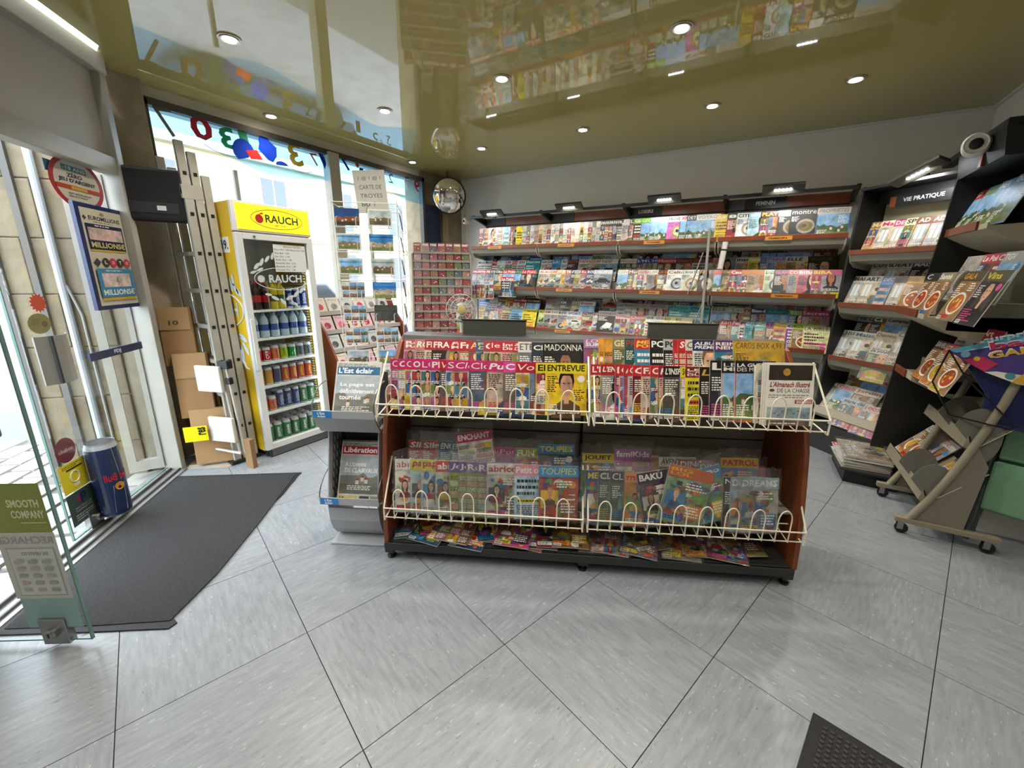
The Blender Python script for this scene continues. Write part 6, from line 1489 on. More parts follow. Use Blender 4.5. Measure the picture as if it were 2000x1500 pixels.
for k, (s, c_, ti) in enumerate(FLAT):
    bag = k >= 12; rr = random.Random(k)
    ang = rr.uniform(-22, 22); M = GM @ Matrix.Translation((s, .005+rr.uniform(0, .03), .109+.0075*(k % 4))) @ Matrix.Rotation(R(ang), 4, 'Z') @ Matrix.Rotation(R(-82), 4, 'X')
    magazine(M, ti, c_, rr.choice(['#c9b52a', '#b8343c', '#2f6a9c', '#4a2c5a', c_]), '#e6e3da', rr.choice(['comic', 'comic', 'grid']), 'flat on the black deck', k, w=.19, h=.27, bag=bag, kind='activity magazine', name='activity_magazine', group="children's magazines lying on the bottom deck")

# ================================================================== NEWSPAPERS
def paper(c, title, mb, mt, head, sub):
    c.rect(0, 0, 1, 1, '#c2c0b8'); c.lines(.04, .93, .96, .985, 2, '#6a6a66'); c.rect(.03, .80, .97 if mb else .6, .93, mb or '#c2c0b8'); c.text(title, .06, .825, .82, .915, mt, True)
    c.landscape(.03, .16, .97, .78, '#a8b0b4', '#7a7a74', '#6c6a60')
    for k, hline in enumerate(head): c.text(hline, .12, .60-.1*k, .88 if len(hline) > 10 else .6, .675-.1*k, '#e9e8e2', True)
    c.lines(.2, .22, .8, .3, 3, '#dedcd4'); c.rect(.03, .02, .45, .13, '#c9b25a'); c.text('15', .06, .04, .16, .11, '#2a2418'); c.rect(.5, .02, .72, .13, '#4a4a44', True); c.rect(.75, .02, .97, .13, '#8c8a70', True)
for z, y, nm, args, lb in ((.70, .0, 'tray', ("L'Est éclair", '#3f6a8c', '#eef0ee', ['La page est', 'définitivement', 'tournée'], ''), 'upper'), (.24, -.03, 'tray', ('Libération', '#a82a34', '#efe8e4', ["À L'OMBRE", 'DE CLAIRVAUX'], ''), 'lower')):
    for k in range(4):
        _seed[0] += 1; c = Cover(.255, .345, .008, _seed[0], '#b5b3aa'); paper(c, *args)
        M = NM @ Matrix.Translation((.015+.004*k, y+.05-.010*k+.03, z)) @ Matrix.Rotation(R(-24), 4, 'X')
        tag(c.m.build('newspaper', [NEWSP, NEWSP], None, M), '%s newspaper, %s from front in the %s tray of the grey stand' % (('blue-titled', 'red-titled')[lb == 'lower'], ORD[3-k], lb), 'newspaper', 'newspapers in the grey stand')

# ================================================================== BACK WALL MAGAZINES
BT = lambda y, z: Matrix.Translation((0, y, z))
PL3 = ['top shelf of first two bays', 'top shelf under the LOISIRS sign', 'top shelf under the FEMININ sign']
shelf_row(BT(-.35, 1.837), B1_A, PL3[0], 'magazines on the top back shelf', lean=10, yaw=9, h=.27, w=.15, th=.0025)
shelf_row(BT(-.35, 1.837), B1_B, PL3[1], 'magazines on the top back shelf', lean=12, yaw=4)
shelf_row(BT(-.35, 1.837), B1_C, PL3[2], 'magazines on the top back shelf', lean=12, yaw=4, h=.265)
BAYN = {'A': 'first two bays', 'B': 'LOISIRS bay', 'C': 'FEMININ bay'}
for lv, zz, nm in ((2, 1.325, 'second'), (3, .83, 'third')):
    for b in 'ABC':
        for rw, (dy, dz, rn) in enumerate(((-.37, 0, 'front'), (-.27, .122, 'middle'), (-.155, .215, 'back'))):
            shelf_row(BT(dy, zz+dz), globals()['B%d_%s%d' % (lv, b, rw+1)], '%s row, %s shelf, %s' % (rn, nm, BAYN[b]), 'magazines on the %s back shelf' % nm, lean=23, yaw=4, h=.272)
shelf_row(BT(-.33, .34), B4, 'lowest shelf behind the counter rack', 'magazines on the lowest back shelf', lean=20)
magazine(Matrix.Translation((.925, -.437, 1.225)) @ Matrix.Rotation(R(-3), 4, 'X'), 'Le Point', '#241f1c', '#a8242c', '#e6e3da', 'text', 'in the wire holder of the first bay', 0, w=.195, h=.26)

# ================================================================== CORNER AND RIGHT UNIT MAGAZINES
CT = lambda y, z: CM @ Matrix.Translation((0, y, z))
for tab, y, z, rn, ln in ((C1, .03, 1.69, 'top corner shelf', 20), (C2, .03, 1.262, 'second corner shelf, front row', 20), (C2B, .14, 1.375, 'second corner shelf, back row', 20), (C3, .03, .80, 'third corner shelf, front row', 20), (C3B, .14, .93, 'third corner shelf, back row', 20), (C4, .0, .345, 'lowest corner tray, front row', 34), (C4B, .12, .44, 'lowest corner tray, back row', 38)):
    shelf_row(CT(y, z), tab, rn, 'magazines on the corner shelving', lean=ln, yaw=5)
RT = lambda x, z: Matrix.Translation((x, 0, z)) @ RF
for tab, x, z, rn, ln in ((R1, 4.885, 1.79, 'top tray of right wall unit', 20), (R2, 4.735, 1.275, 'second right tray, front row', 18), (R2B, 4.86, 1.37, 'second right tray, back row', 16), (R3, 4.80, .855, 'third right tray, front row', 20), (R3B, 4.93, .96, 'third right tray, back row', 16)):
    shelf_row(RT(x, z), tab, rn, 'magazines on the right wall unit', lean=ln, yaw=5, w=.2)
# stacked wrapped magazines on the corner platform
for k in range(9):
    M = Matrix.Translation((4.555+.006*(k % 3), -1.26+.01*(k % 2), .1165+.012*k)) @ Matrix.Rotation(R(4+2*(k % 3)-(4 if k > 5 else 0)), 4, 'Z') @ Matrix.Rotation(R(-88), 4, 'X')
    magazine(M, ['Maison', 'Déco', 'Idées'][k % 3], ['#a89c90', '#b5a8a0', '#8c7c78', '#b0a49c'][k % 4], '#b8454a' if k % 2 else '#c9c2b4', '#e6e3da', 'room', 'stack on the corner platform', k, 'from bottom', w=.29, h=.34, th=.010, group='stack of magazines on the corner platform', bag=(k in (1, 8)))
# trolley contents
TRL = [(4.86, .285, 1.10, 'Cuisine', '#a8a4a0', '#c2c0bc', '#5a5a58', 'food', 40), (4.86, .285, 1.22, 'Vita', '#7a5a3c', '#c2403c', '#e0cc3a', 'food', 40), (4.86, .285, 1.36, 'Elle', '#a89c94', '#b8b4ae', '#8c3a3c', 'people', 40), (4.875, .262, 1.62, 'Top', '#8c7a44', '#3a3a34', '#c9b83a', 'people', 42), (4.875, .262, 1.70, 'édition', '#7a6c58', '#3a3c38', '#d0cfc4', 'grid', 42), (4.985, .61, 1.62, 'Pays', '#b5a8a0', '#c9c2ba', '#b84a3c', 'people', 42), (4.985, .61, 1.69, 'MAISON', '#b8aca4', '#c2a85c', '#2a2420', 'grid', 42), (4.99, .62, 1.2, 'GOD', '#1c1c18', '#1c1c18', '#d8c83a', 'dark', 42), (4.99, .62, 1.3, 'NUIT', '#24243a', '#2a2a44', '#9c9cc0', 'dark', 42)]
for k, (x, z, s, ti, bg, mb_, mt, st, ln) in enumerate(TRL):
    magazine(Matrix.Translation((x, 0, z)) @ RF @ Matrix.Translation((s, 0, 0)) @ Matrix.Rotation(R(4), 4, 'Z') @ Matrix.Rotation(R(-ln), 4, 'X'), ti, bg, mb_, mt, st, ('lower' if z < .5 else 'upper')+' tray of the metal trolley', k if k < 5 else k-5, w=.21, h=.27, group='magazines in the metal trolley')

# ================================================================== ENTRANCE: posters, stickers, handles
UA, ZZ, NA = Vector((-1, 0, 0)), Vector((0, 0, 1)), Vector((0, 1, 0))
LA = DD @ Matrix.Translation((0, -.05, 0))          # frame of the closed leaf, read from inside: u runs to -x
class Card(Cover):
    """flat print on the inside of the closed leaf: u=0 at xl (picture left), u=1 at xr"""
    def __init__(s, xl, xr, z0, z1, y=.006, th=.002, U=UA, seed=1):
        s.w, s.h, s.m, s.rs, s.lay = abs(xl-xr), z1-z0, MB(), random.Random(seed), 0; s.O = Vector((xl, y, z0)); s.U = U; s.N = NA if U.x < 0 else Vector((0, -1, 0)); s.th = th
    def P(s, u, v, l): return s.O+s.U*(u*s.w)+ZZ*(v*s.h)+s.N*l
    def lift(s): s.lay += 1; return .0004*s.lay
    def poly(s, pts, col, photo=False, y=None):
        y = s.lift() if y is None else y; s.m.add([s.P(u, v, y) for u, v in pts], [tuple(range(len(pts)))], 1 if photo else 0, L(col))
    def text(s, t, u0, v0, u1, v1, col, bold=True, shear=0, align='fit', mirror=False):
        put_text(s.m, t, s.P(u0, v0, s.lift()), s.U, ZZ, s.N, (u1-u0)*s.w, (v1-v0)*s.h, L(col), 0, bold, shear, align, mirror=mirror)
    def slab(s, col, d=.003):
        a = s.P(0, 0, 0); b = s.P(1, 1, d); s.m.box((min(a.x, b.x), min(a.y, b.y), a.z), (max(a.x, b.x), max(a.y, b.y), b.z), 0, L(col)); s.O = s.O+s.N*d
    def done(s, name, lab, cat, F): return tag(s.m.build(name, [STICK, PHOTO], None, F), lab, cat)
c = Card(.474, .136, 2.02, 2.08); c.poly([(0, 0), (1, 0), (1, 1), (0, 1)], '#3f7f9c'); c.text('FDJ', .45, .2, .62, .8, '#cfe0e6'); c.done('blue_sticker', 'teal blue strip sticker along the top of the closed glass leaf', 'sticker', LA)
c = Card(.47, .05, 1.84, 2.14, y=.012); c.ell(.5, .5, .5, .5, '#a8343a', 32); c.ell(.5, .5, .42, .42, '#cfc6ba', 32)
c.rect(.25, .70, .70, .80, '#3f7f9c'); c.text('-18 ANS', .27, .715, .68, .785, '#d8dcd8'); c.text('ZÉRO', .32, .585, .60, .675, '#22304a'); c.text("JEU D'ARGENT", .16, .475, .84, .565, '#22304a')
c.poly([(.09, .36), (.91, .36), (.91, .44), (.09, .44)], '#b04a34'); c.poly([(.35, .37), (.65, .37), (.65, .43), (.35, .43)], '#c9a24a'); c.lines(.28, .22, .72, .32, 2, '#8c8a84'); c.rect(.42, .10, .58, .16, '#3f7f9c'); c.done('round_notice', 'round red-rimmed age notice hanging above the framed jackpot poster', 'notice', LA)
t = thing('jackpot_poster', 'navy framed lottery jackpot poster on the glass door', 'poster', LA)
c = Card(.40, -.03, 1.26, 1.88, y=.03); c.slab('#1d2a58', .02); c.rect(.08, .04, .92, .96, '#c2bba8'); c.text('EUROMILLIONS', .22, .855, .86, .895, '#2a2a3a'); c.lines(.3, .83, .7, .85, 1, '#8a8676'); c.ell(.14, .87, .04, .025, '#4a4a54', 4); c.ell(.5, .92, .05, .02, '#8c8470', 5)
c.rect(.12, .58, .88, .82, '#24284a'); c.lines(.3, .795, .7, .815, 1, '#c9c6d0'); c.rect(.15, .67, .85, .785, '#c2a8a4', True); c.text('MILLIONS€', .16, .60, .86, .655, '#c9b87a'); c.rect(.12, .565, .88, .58, '#c2a22a')
for k, (ch, cc) in enumerate((('L', '#3a3a44'), ('O', '#b83a54'), ('T', '#3a3a44'), ('O', '#b83a54'))): c.ell(.36+.15*k, .46, .075, .045, cc, 14); c.text(ch, .335+.15*k, .445, .385+.15*k, .478, '#e3ddd2')
c.ell(.18, .46, .07, .04, '#3a3a44', 4); c.rect(.12, .12, .88, .40, '#3f7fa8'); c.lines(.3, .37, .7, .39, 1, '#d0dce2'); c.rect(.2, .22, .8, .355, '#cbbcb6', True); c.text('4', .47, .24, .54, .33, '#8a8078'); c.text('MILLIONS€', .16, .14, .84, .20, '#dfe6e8'); c.rect(.12, .095, .88, .115, '#c2a22a')
c.m.build('framed_print', [STICK, PHOTO], t)
c = Card(.80, .69, 1.275, 1.38); c.poly([(.5+(.5 if k % 2 else .36)*math.cos(k*math.pi/14), .5+(.5 if k % 2 else .36)*math.sin(k*math.pi/14)) for k in range(28)], '#c24a2c'); c.done('starburst_sticker', 'orange-red starburst sticker on the closed glass leaf', 'sticker', LA)
c = Card(.84, .70, 1.17, 1.275); c.ell(.5, .5, .5, .5, '#7f7a4a', 24); c.lines(.2, .45, .6, .75, 4, '#5a5838'); c.ell(.72, .45, .13, .16, '#5f5a3c', 8); c.done('olive_sticker', 'round olive sticker just below the starburst sticker', 'sticker', LA)
t = thing('curved_handle', 'curved brushed grey plate handle with dark slot on the glass door', 'door handle', LA)
m = MB(); pts = [(.85-.21*k/8, .02+.05*math.sin(math.pi*k/8)) for k in range(9)]
m.prism(pts+[(x, y-.006) for x, y in pts[::-1]], 2, .905, 1.16); m.build('plate', mat('brushed_grey', '#9c9a94', .4, metal=.4), t)
m = MB(); m.box((.79, .05, .905), (.805, .062, 1.16)); m.build('slot', M_charc, t)
c = Card(.56, .07, .975, 1.022, y=.04); c.slab('#1b2a52', .012); c.text('FDJ', .42, .2, .55, .8, '#cfd6e0'); c.done('blue_bar', 'short navy bar across the glass below the jackpot poster', 'sign', LA)
t = thing('can_handle', 'door handle shaped like a giant blue and silver drink can', 'door handle', LA @ Matrix.Translation((.69, .075, .06)))
c = MB(); r_ = .075; n = 28; zs = [0, .012, .03, .43, .455, .465]; rr = [.062, .072, .075, .075, .066, .066]
for i in range(5):
    for k in range(n):
        a0, a1 = 2*math.pi*k/n, 2*math.pi*(k+1)/n; am = math.degrees((a0+a1)/2); zm = (zs[i]+zs[i+1])/2
        c.add([(rr[i]*math.cos(a0), rr[i]*math.sin(a0), zs[i]), (rr[i]*math.cos(a1), rr[i]*math.sin(a1), zs[i]), (rr[i+1]*math.cos(a1), rr[i+1]*math.sin(a1), zs[i+1]), (rr[i+1]*math.cos(a0), rr[i+1]*math.sin(a0), zs[i+1])], [(0, 1, 2, 3)], 0, srgb('#9a9ca0') if i in (0, 3, 4) else srgb('#1d2a4c'))
c.add([(.066*math.cos(2*math.pi*k/n), .066*math.sin(2*math.pi*k/n), .462) for k in range(n)], [tuple(range(n))], 0, srgb('#3a3a3c'))
def wrap(vs, zc=0): return [((r_+.0008)*math.cos(a), (r_+.0008)*math.sin(a), z) for a, z in vs]
for a0, a1, z0, z1, s_ in ((30, 75, .03, .2, 12), (75, 120, .22, .43, -10)): c.add(wrap([(R(a0), z0), (R(a1), z0), (R(a1+s_), z1), (R(a0+s_), z1)]), [(0, 1, 2, 3)], 0, srgb('#a8abb2'))
vs, fs, (x0, y0, x1, y1) = text_polys('Red Bull', True); c.add([((r_+.0015)*math.cos(R(118)-(px-x0)/(x1-x0)*1.75), (r_+.0015)*math.sin(R(118)-(px-x0)/(x1-x0)*1.75), .23+(py-y0)/(y1-y0)*.045) for px, py in vs], fs, 0, srgb('#a8242e'))
c.add([((r_+.0015)*math.cos(R(65+18*math.cos(k*.52))), (r_+.0015)*math.sin(R(65+18*math.cos(k*.52))), .19+.025*math.sin(k*.52)) for k in range(12)], [tuple(range(12))], 0, srgb('#c98a2c'))
c.build('can_body', [CANM], t)
m = MB(); m.box((-.012, -.085, .38), (.012, -.06, .41)); m.box((-.012, -.085, .06), (.012, -.06, .09)); m.build('standoff', M_steel, t)
c = Card(.90, .76, .465, .605); c.ell(.5, .5, .5, .5, '#6c3238', 24); c.text('sodado', .15, .42, .85, .58, '#b59a94', mirror=True); c.done('round_sticker', 'round dark red sticker seen in reverse on the glass door', 'sticker', LA)
c = Card(.91, .725, .295, .46); c.rect(0, 0, 1, 1, '#d8c82a'); c.lines(.12, .82, .88, .95, 2, '#6a6420'); c.rect(.25, .74, .85, .80, '#3a3818'); c.m.tube([c.P(.5+.17*math.cos(k*math.pi/10), .48+.19*math.sin(k*math.pi/10), .002) for k in range(20)], .003, 5, close=True); c.rect(.4, .14, .62, .25, '#e3e0cc'); c.done('yellow_sticker', 'yellow recycling notice stuck low on the glass door', 'notice', LA)
c = Card(.91, .71, .10, .288); c.rect(0, 0, 1, 1, '#3c4a46'); c.ell(.42, .74, .10, .11, '#7a3040', 12); c.text('P', .45, .58, .68, .90, '#1c2a4a'); c.text('MOYENS DE', .2, .47, .8, .53, '#8a9490'); c.text('PAIEMENTS', .2, .38, .8, .44, '#8a9490'); c.lines(.15, .1, .85, .32, 3, '#9aa49e'); c.done('payment_sticker', 'dark green payment sticker below the yellow notice on the door', 'sticker', LA)
LB = leafB.matrix_basis.copy(); UB = Vector((1, 0, 0))
c = Card(.375, .575, .53, .735, y=-.006, U=UB); c.rect(-.45, 0, 1, 1, '#7f8a3a'); c.text('SMOOTH', .33, .52, .90, .68, '#d5d6b4'); c.text('COMPANY', .36, .30, .95, .46, '#d5d6b4'); c.rect(.5, .2, .95, .22, '#c5c69c'); c.done('green_poster', 'olive green sheet with cream block letters on the open glass leaf', 'poster', LB)
c = Card(.365, .578, .235, .53, y=-.0062, U=UB); c.rect(0, 0, 1, 1, '#b9bcb8'); c.text('RECHARGES', -.1, .84, .95, .95, '#8e9494', mirror=True); c.rect(.1, .05, .92, .78, '#9aa2a2'); c.rect(.12, .065, .90, .765, '#c0c4c2'); c.text('EN VENTE ICI', .35, .67, .8, .72, '#7d8587', mirror=True)
for j in range(5):
    for i in range(3): c.rect(.2+.24*i, .12+.11*j, .34+.24*i, .17+.11*j, ('#9a9fa0', '#a8a0a0', '#8e989a')[(i+j) % 3])
c.done('recharge_sheet', 'pale printed sheet seen in reverse on the open glass leaf', 'poster', LB)
c = Card(.375, .582, .095, .235, y=-.0058, U=UB); c.rect(0, 0, 1, 1, '#86aaa6'); c.ell(.5, .5, .25, .28, '#7fa29e', 20); c.done('aqua_sheet', 'plain aqua sheet lowest on the open glass leaf', 'poster', LB)
t = thing('bar_handle', 'grey block handle at the left edge on the open glass leaf', 'door handle', LB)
m = MB(); m.box((.42, -.05, .92), (.52, -.012, 1.04)); m.build('grip', mat('handle_grey', '#55565a', .4), t, bevel=.01)
m = MB(); m.box((.46, -.014, .96), (.48, .0, .99)); m.build('standoff', M_steel, t)
# narrow framed side light outside the jamb
sl = struct(bpy.data.objects.new('window_2', None)); COL.objects.link(sl); sl.matrix_basis = Matrix.Translation((.12, -3.94, 0)) @ Matrix.Rotation(math.atan2(-.16, -.055), 4, 'Z')
for a, b in (((0, -.02, .05), (.03, .02, 2.1)), ((.15, -.02, .05), (.20, .02, 2.1)), ((.03, -.02, .05), (.15, .02, .13)), ((.03, -.02, 2.04), (.15, .02, 2.1))): m = MB(); m.box(a, b); m.build('frame_bar', M_alu, sl)
m = MB(); m.add([(.03, 0, .13), (.15, 0, .13), (.15, 0, 2.04), (.03, 0, 2.04)], [(0, 1, 2, 3)]); m.build('pane', M_glass, sl)

# ================================================================== POSTCARDS
def postcard(M, kind, lab, seed):
    c = Cover(.150, .105, .0008, seed, '#d6d3cb'); b = .06 if kind.endswith('w') else 0; k = kind[0]
    pal = {'s': ('#7fb0dc', '#8c7a5c', '#6c7a4c'), 'd': ('#22447c', '#7a4a2c', '#3c3a34'), 'g': ('#a8b4b8', '#6a5a48', '#5a5c44'), 'b': ('#3f7fc0', '#b0a48c', '#7a8450')}
    if k in pal: c.landscape(b, b*1.3, 1-b, 1-b*1.3, *pal[k])
    elif k == 'm':
        for i in range(3):
            for j in range(2): c.landscape(.04+.32*i, .05+.47*j, .33+.32*i, .49+.47*j, ['#9cc0dc', '#c9c4bc', '#7a9cc0'][(i+j) % 3], ['#8c6a50', '#7a6a5c', '#5a6a4c'][i], '#6a5c50')
    else: c.rect(0, 0, 1, 1, '#4a4c4a', True)
    if kind == 't': c.text('TROYES', .3, .8, .7, .92, '#3a3a38')
    tag(c.m.build('postcard', [PRINT, PHOTO], None, M), lab, 'postcard', 'postcards on the revolving rack')
KL = ['d', 'sw', 'sw', 'm', 'm', 'm', 'gw']; KR = ['gw', 'b', 'gw', 'b', 'k', 'm', 'sw']; KS = ['d', 'b', 'g', 'd', 'g', 'd', 'k']
RN = ['top', 'second', 'third', 'fourth', 'fifth', 'sixth', 'bottom']
KW = {'d': 'dark evening town', 'sw': 'white-bordered sunny town', 'm': 'many-picture town', 'gw': 'white-bordered grey street', 'b': 'bright blue-sky town', 'k': 'plain dark', 'g': 'grey town'}
for col, (ks, nm) in enumerate(((KL, 'left front column'), (KR, 'right front column'), (KS, 'right side column'))):
    for r_i, kd in enumerate(ks):
        zc = 1.79-.151*r_i
        F = (PM @ Matrix.Translation((-.185+.2*col, -.215, zc))) if col < 2 else (PM @ Matrix.Translation((.215, -.075, zc)) @ Matrix.Rotation(R(90), 4, 'Z'))
        postcard(F @ Matrix.Rotation(R(-8), 4, 'X'), kd, '%s postcard, %s of the %s on the rack' % (KW[kd], RN[r_i], nm), 900+col*10+r_i)
        w = MB(); xs = (-.185+.2*col if col < 2 else -.075); 
        for e in (.012, .13): w.tube([(xs+e, -.2, zc-.012), (xs+e, -.235, zc-.012), (xs+e, -.235, zc+.045), (xs+e+.01, -.235, zc+.05)], .0026, 5)
        w.tube([(xs, -.235, zc-.012), (xs+.15, -.235, zc-.012)], .0026, 5)
        w.build('card_pocket', M_pw, pcr, None if col < 2 else Matrix.Rotation(R(90), 4, 'Z'))
t = thing('rack_sign', 'white handwritten sign clipped on top of the postcard rack', 'sign', PM @ Matrix.Translation((-.06, -.08, 1.88)) @ Matrix.Rotation(R(-4), 4, 'Y'))
c = Cover(.20, .26, .001, 77, '#b5b3aa'); c.rect(0, 0, 1, 1, '#bdbbb2')
for k, s_ in enumerate(('1 @ 1 @ 1', 'CARTE DE', 'TROYES', '80 ?')): c.text(s_, .15, .76-.2*k, .85 if k != 3 else .6, .86-.2*k, '#4a4640', False)
c.m.build('sheet', [STICK, STICK], t)
m = MB(); m.tube([(.1, .004, -.03), (.1, .004, .05)], .003, 5); m.build('clip', M_pw, t)

# ================================================================== GREETING CARD STAND by the window
t = gcs = thing('greeting_card_stand', 'sloping greeting card stand with reddish wood side under the shop window', 'card stand', T(0, 0, 0))
pr = [(.10, .0), (.78, .0), (.79, .2), (.74, .36), (.60, .68), (.44, .98), (.32, 1.12), (.25, 1.28), (.10, 1.28)]
for y in (-2.69, -1.72): m = MB(); m.prism(pr, 1, y, y+.022); m.build('side_panel', M_wood, t, bevel=.004)
tiers = [(.24, 1.12), (.33, .95), (.42, .78), (.51, .61), (.60, .44), (.68, .27)]
for k, (x, z) in enumerate(tiers): m = MB(); m.prism([(x-.12, z-.01), (x+.08, z-.01), (x+.08, z+.03), (x+.075, z+.03), (x+.075, z), (x-.12, z)], 1, -2.668, -1.72); m.build('clear_ledge', mat('pale_acrylic', '#b9b6b4', .3), t)
m = MB(); m.prism([(.12, .02), (.5, .02), (.14, 1.25), (.12, 1.25)], 1, -2.668, -1.72); m.build('back_board', M_greyp, t)
gc = [('#d0c9c4', '#b83a5c'), ('#c9a8b4', '#c2486c'), ('#cfcdc8', '#7a8a94'), ('#d4c8bc', '#a83a54'), ('#b9c0c4', '#4a4a50'), ('#d0b8c0', '#b02c54')]
for k, (x, z) in enumerate(tiers):
    for j in range(6):
        a, b = gc[(k*5+j*2) % 6]; c = Cover(.135, .16, .003, 600+k*10+j, '#cfccc6'); c.rect(0, 0, 1, 1, a); c.text(['Joyeux', 'Bonne', 'Fete', 'Merci', 'Amour', 'Bravo'][(j+k) % 6], .15, .8, .85, .9, '#6a5a60', False, .2); c.ell(.5, .42, .26, .2, b, 12, True); c.ell(.4, .3, .12, .1, '#8c7a6c', 10, True); c.rect(.05, .03, .95, .1, '#c2305c')
        tag(c.m.build('greeting_card', [PRINT, PHOTO], None, Matrix.Translation((x+.05, -2.655+.152*j, z+.004)) @ Matrix.Rotation(R(90), 4, 'Z') @ Matrix.Rotation(R(-24), 4, 'X')), '%s greeting card, %s from fridge, %s tier of the card stand' % (cname(a), ORD[j], ORD[k]), 'greeting card', 'greeting cards on the sloping stand')

# ================================================================== TRADING CARD RACK, FAN, MIRROR, LOTTERY POSTER in the back left corner
TM = T(.62, -1.22, 0, 42)
t = tcr = thing('packet_rack', 'tiered rack of small red and pink packets in the back left corner', 'display rack', TM)
m = MB(); m.prism([(-.02, 0), (.36, 0), (.36, 1.75), (.30, 1.75), (.02, .75)], 0, -.36, -.34); m.build('side_panel', M_greyp, t)
m = MB(); m.prism([(-.02, 0), (.36, 0), (.36, 1.75), (.30, 1.75), (.02, .75)], 0, .34, .36); m.build('side_panel', M_greyp, t)
m = MB(); m.prism([(.06, .1), (.36, .1), (.36, 1.75), (.34, 1.75), (.08, .75)], 0, -.34, .34); m.build('sloped_back', mat('rack_back', '#7a706c', .6), t)
TCOL = ['#7a3034', '#84484f', '#6a2a30', '#8c6a64', '#5a4c54', '#7c5444', '#4c5860', '#8a6c6c', '#6a3c48', '#5c6448']
tc_me = {}
for r_i in range(11):
    zt = .78+.098*r_i; yb = .02+.028*r_i*1.0
    m = MB(); m.box((-.34, yb-.03, zt-.012), (.34, yb+.05, zt-.006)); m.box((-.34, yb-.032, zt-.012), (.34, yb-.028, zt+.012)); m.build('ledge', M_greyp, t)
    for j in range(7):
        cc = TCOL[(r_i*3+j*7) % 10 if r_i > 4 else (r_i+j*3) % 4]
        if r_i < 4 and j == 5: cc = ('#c9582c', '#8c9c5c', '#c9c4b4')[r_i % 3]
        key = (cc, (r_i+j) % 3)
        if key not in tc_me:
            c = Cover(.088, .125, .008, len(tc_me)+3000, '#b5a8a0'); c.rect(0, 0, 1, 1, cc); c.blobs(.05, .05, .95, .6, ['#d8c4a0', '#3a2a34', '#c9a23a', cc], 5); c.text(['POKE', 'FOOT', 'STAR'][(r_i+j) % 3], .1, .7, .9, .9, '#e6ddd4'); tc_me[key] = c.m.mesh('card_packet', [PRINT, PHOTO])
        o = link_mesh('card_packet', tc_me[key], None, TM @ Matrix.Translation((-.33+.096*j, yb-.02, zt-.005)) @ Matrix.Rotation(R(-16), 4, 'X'))
        tag(o, '%s packet, %s from left, %s row up the packet rack' % (cname(cc), ORD[j], ORD[r_i]), 'card packet', 'packets on the tiered rack')
t = thing('puzzle_shelf', 'small wire shelf of puzzle books and pens beside the packet rack', 'wire shelf', T(.55, -.80, 1.22, 30))
m = MB(); m.box((-.02, -.04, -.01), (.42, .14, 0)); m.build('shelf_plate', mat('beige_shelf', '#b0a88c', .5), t)
m = MB(); m.tube([(-.02, -.04, .1), (.42, -.04, .1)], .003, 5); m.tube([(-.02, -.04, 0), (-.02, -.04, .1)], .003, 5); m.tube([(.42, -.04, 0), (.42, -.04, .1)], .003, 5); m.build('guard_wire', M_pw, t)
m = MB(); m.tube([(.2, .14, 0), (.2, .14, -1.22)], .012, 8); m.build('stand_pole', M_pw, t)
for k, (cc, ti) in enumerate((('#5f9cc8', 'JEUX'), ('#4f8cb8', 'AUDE'), ('#7fb0d0', 'AUDE'))): magazine(T(.55, -.80, 1.222, 30) @ Matrix.Translation((.02+.12*k, .03, 0)) @ Matrix.Rotation(R(-12), 4, 'X'), ti, cc, '#cfdbe2', '#3a5a84', 'grid', 'small wire shelf by the fan', k, w=.15, h=.21, name='puzzle_book', kind='puzzle magazine')
for k in range(6):
    m = MB(); m.tube([(0, 0, 0), (0, 0, .14)], .005, 6); m.lathe([(.006, .105), (.006, .15), (.002, .155)], 8); tag(m.build('ballpoint_pen', mat('pen_%d' % (k % 3), ('#2c3f8c', '#a8242c', '#1c1c1e')[k % 3], .4), None, T(.55, -.80, 1.222, 30) @ Matrix.Translation((.03+.06*k, -.02, 0)) @ Matrix.Rotation(R(6*(k % 3)-6), 4, 'Y')), '%s pen, %s from left on the puzzle shelf' % (('blue', 'red', 'black')[k % 3], ORD[k]), 'pen', 'pens on the puzzle shelf')
t = thing('electric_fan', 'white electric fan with beige hub in front of the back shelves', 'fan', T(.98, -1.34, 1.13, 42))
m = MB()
for r_ in (.165, .12, .07): m.tube([(r_*math.cos(k*math.pi/16), -.05+.03*(r_ > .15), r_*math.sin(k*math.pi/16)) for k in range(32)], .003, 5, close=True)
for k in range(18): a = k*math.pi/9; m.tube([(.04*math.cos(a), -.055, .04*math.sin(a)), (.12*math.cos(a), -.05, .12*math.sin(a)), (.165*math.cos(a), -.02, .165*math.sin(a))], .0016, 4)
m.build('front_guard', mat('fan_white', '#c2bfb6', .4), t)
for k in range(3):
    a = k*2*math.pi/3+.4; m = MB(); m.add([(.03*math.cos(a), -.02, .03*math.sin(a)), (.15*math.cos(a-.25), -.035, .15*math.sin(a-.25)), (.155*math.cos(a+.35), -.0, .155*math.sin(a+.35)), (.10*math.cos(a+.7), .0, .10*math.sin(a+.7)), (.035*math.cos(a+.8), -.01, .035*math.sin(a+.8))], [(0, 1, 2, 3, 4), (4, 3, 2, 1, 0)]); m.build('blade', mat('fan_blade', '#8f8c88', .4), t)
m = MB(); m.lathe([(.045, 0), (.045, .02), (.03, .026)], 18, M=Matrix.Translation((0, -.05, 0)) @ Matrix.Rotation(R(90), 4, 'X')); m.build('hub', mat('fan_hub', '#b5a568', .5), t, smooth=True)
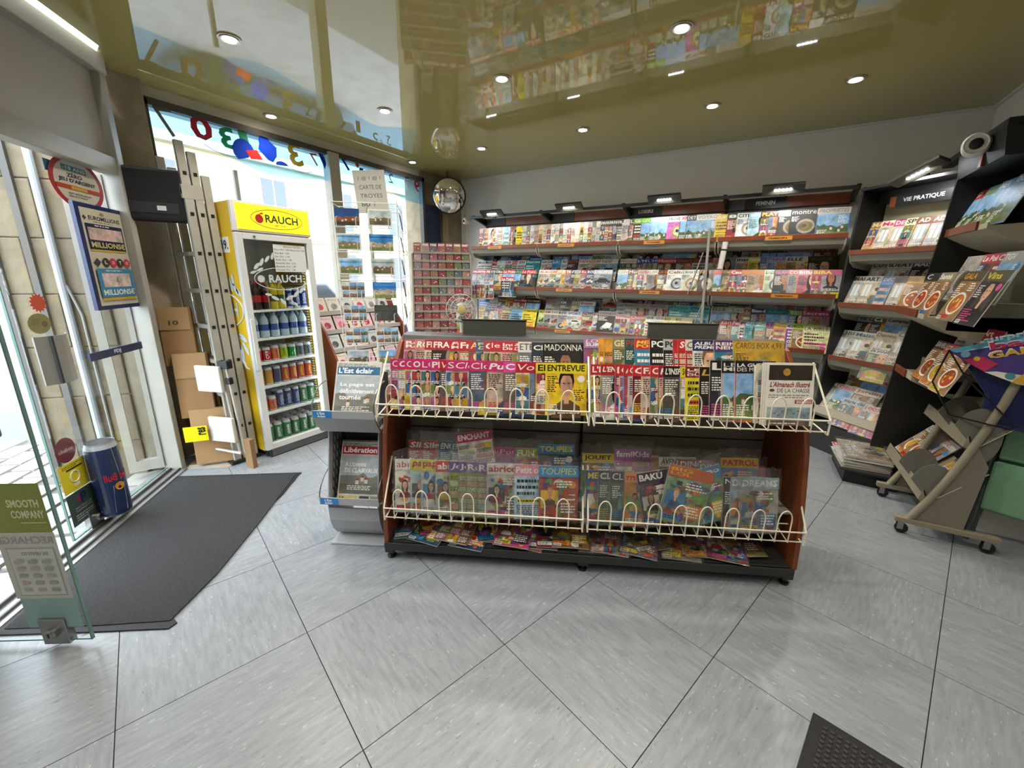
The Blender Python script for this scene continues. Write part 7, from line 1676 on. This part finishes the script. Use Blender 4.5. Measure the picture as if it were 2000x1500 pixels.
m = MB(); m.lathe([(.05, -.1), (.06, -.04), (.05, 0)], 16, M=Matrix.Rotation(R(90), 4, 'X')); m.build('motor', mat('fan_white', '#c2bfb6', .4), t, smooth=True)
m = MB(); m.tube([(0, .04, 0), (0, .06, -.2), (0, .06, -1.12)], .014, 8); m.build('stand_pole', mat('fan_white', '#c2bfb6', .4), t)
m = MB(); m.lathe([(.17, -1.13), (.17, -1.12), (.03, -1.10)], 20, M=Matrix.Translation((0, .06, 0))); m.build('foot', mat('fan_white', '#c2bfb6', .4), t)
t = thing('convex_mirror', 'round convex security mirror in the corner under the ceiling', 'mirror', Matrix.Translation((.20, -.56, 2.49)) @ Matrix.Rotation(R(48), 4, 'Z') @ Matrix.Rotation(R(12), 4, 'X'))
m = MB(); m.lathe([(.21*math.sin(R(a))/math.sin(R(50)), .21*(math.cos(R(a))-math.cos(R(50)))/math.sin(R(50))*.6) for a in range(50, 0, -5)], 32, M=Matrix.Rotation(R(90), 4, 'X')); m.build('mirror_dome', mat('mirror_silver', (.85, .85, .85), .02, metal=1.0), t, smooth=True)
m = MB(); m.tube([(.213*math.cos(k*math.pi/18), 0, .213*math.sin(k*math.pi/18)) for k in range(36)], .009, 6, close=True); m.build('rim', M_black, t)
m = MB(); m.tube([(0, .0, 0), (0, .12, .05), (0, .15, .28)], .012, 8); m.build('bracket_arm', M_black, t)
t = thing('lottery_panel', 'narrow navy lottery panel with coloured balls at the window end', 'poster', T(-.10, -.735, 1.0, 90))
c = Cover(.33, 1.40, .012, 88, '#1a2140'); c.rect(0, 0, 1, 1, '#1d2546'); c.ell(.5, .56, .34, .075, '#9aa0ac', 20); c.text('L', .38, .53, .6, .595, '#3a3f52'); c.ell(.52, .42, .4, .09, '#c9c4c0', 20); c.ell(.52, .42, .27, .06, '#b0343c', 18); c.ell(.52, .42, .12, .028, '#e0d8d4', 14); c.ell(.5, .22, .34, .075, '#9aa0ac', 20); c.text('T', .38, .19, .62, .255, '#3a3f52'); c.lines(.15, .05, .85, .1, 2, '#7c84a4')
c.m.build('printed_board', [STICK, PHOTO], t)
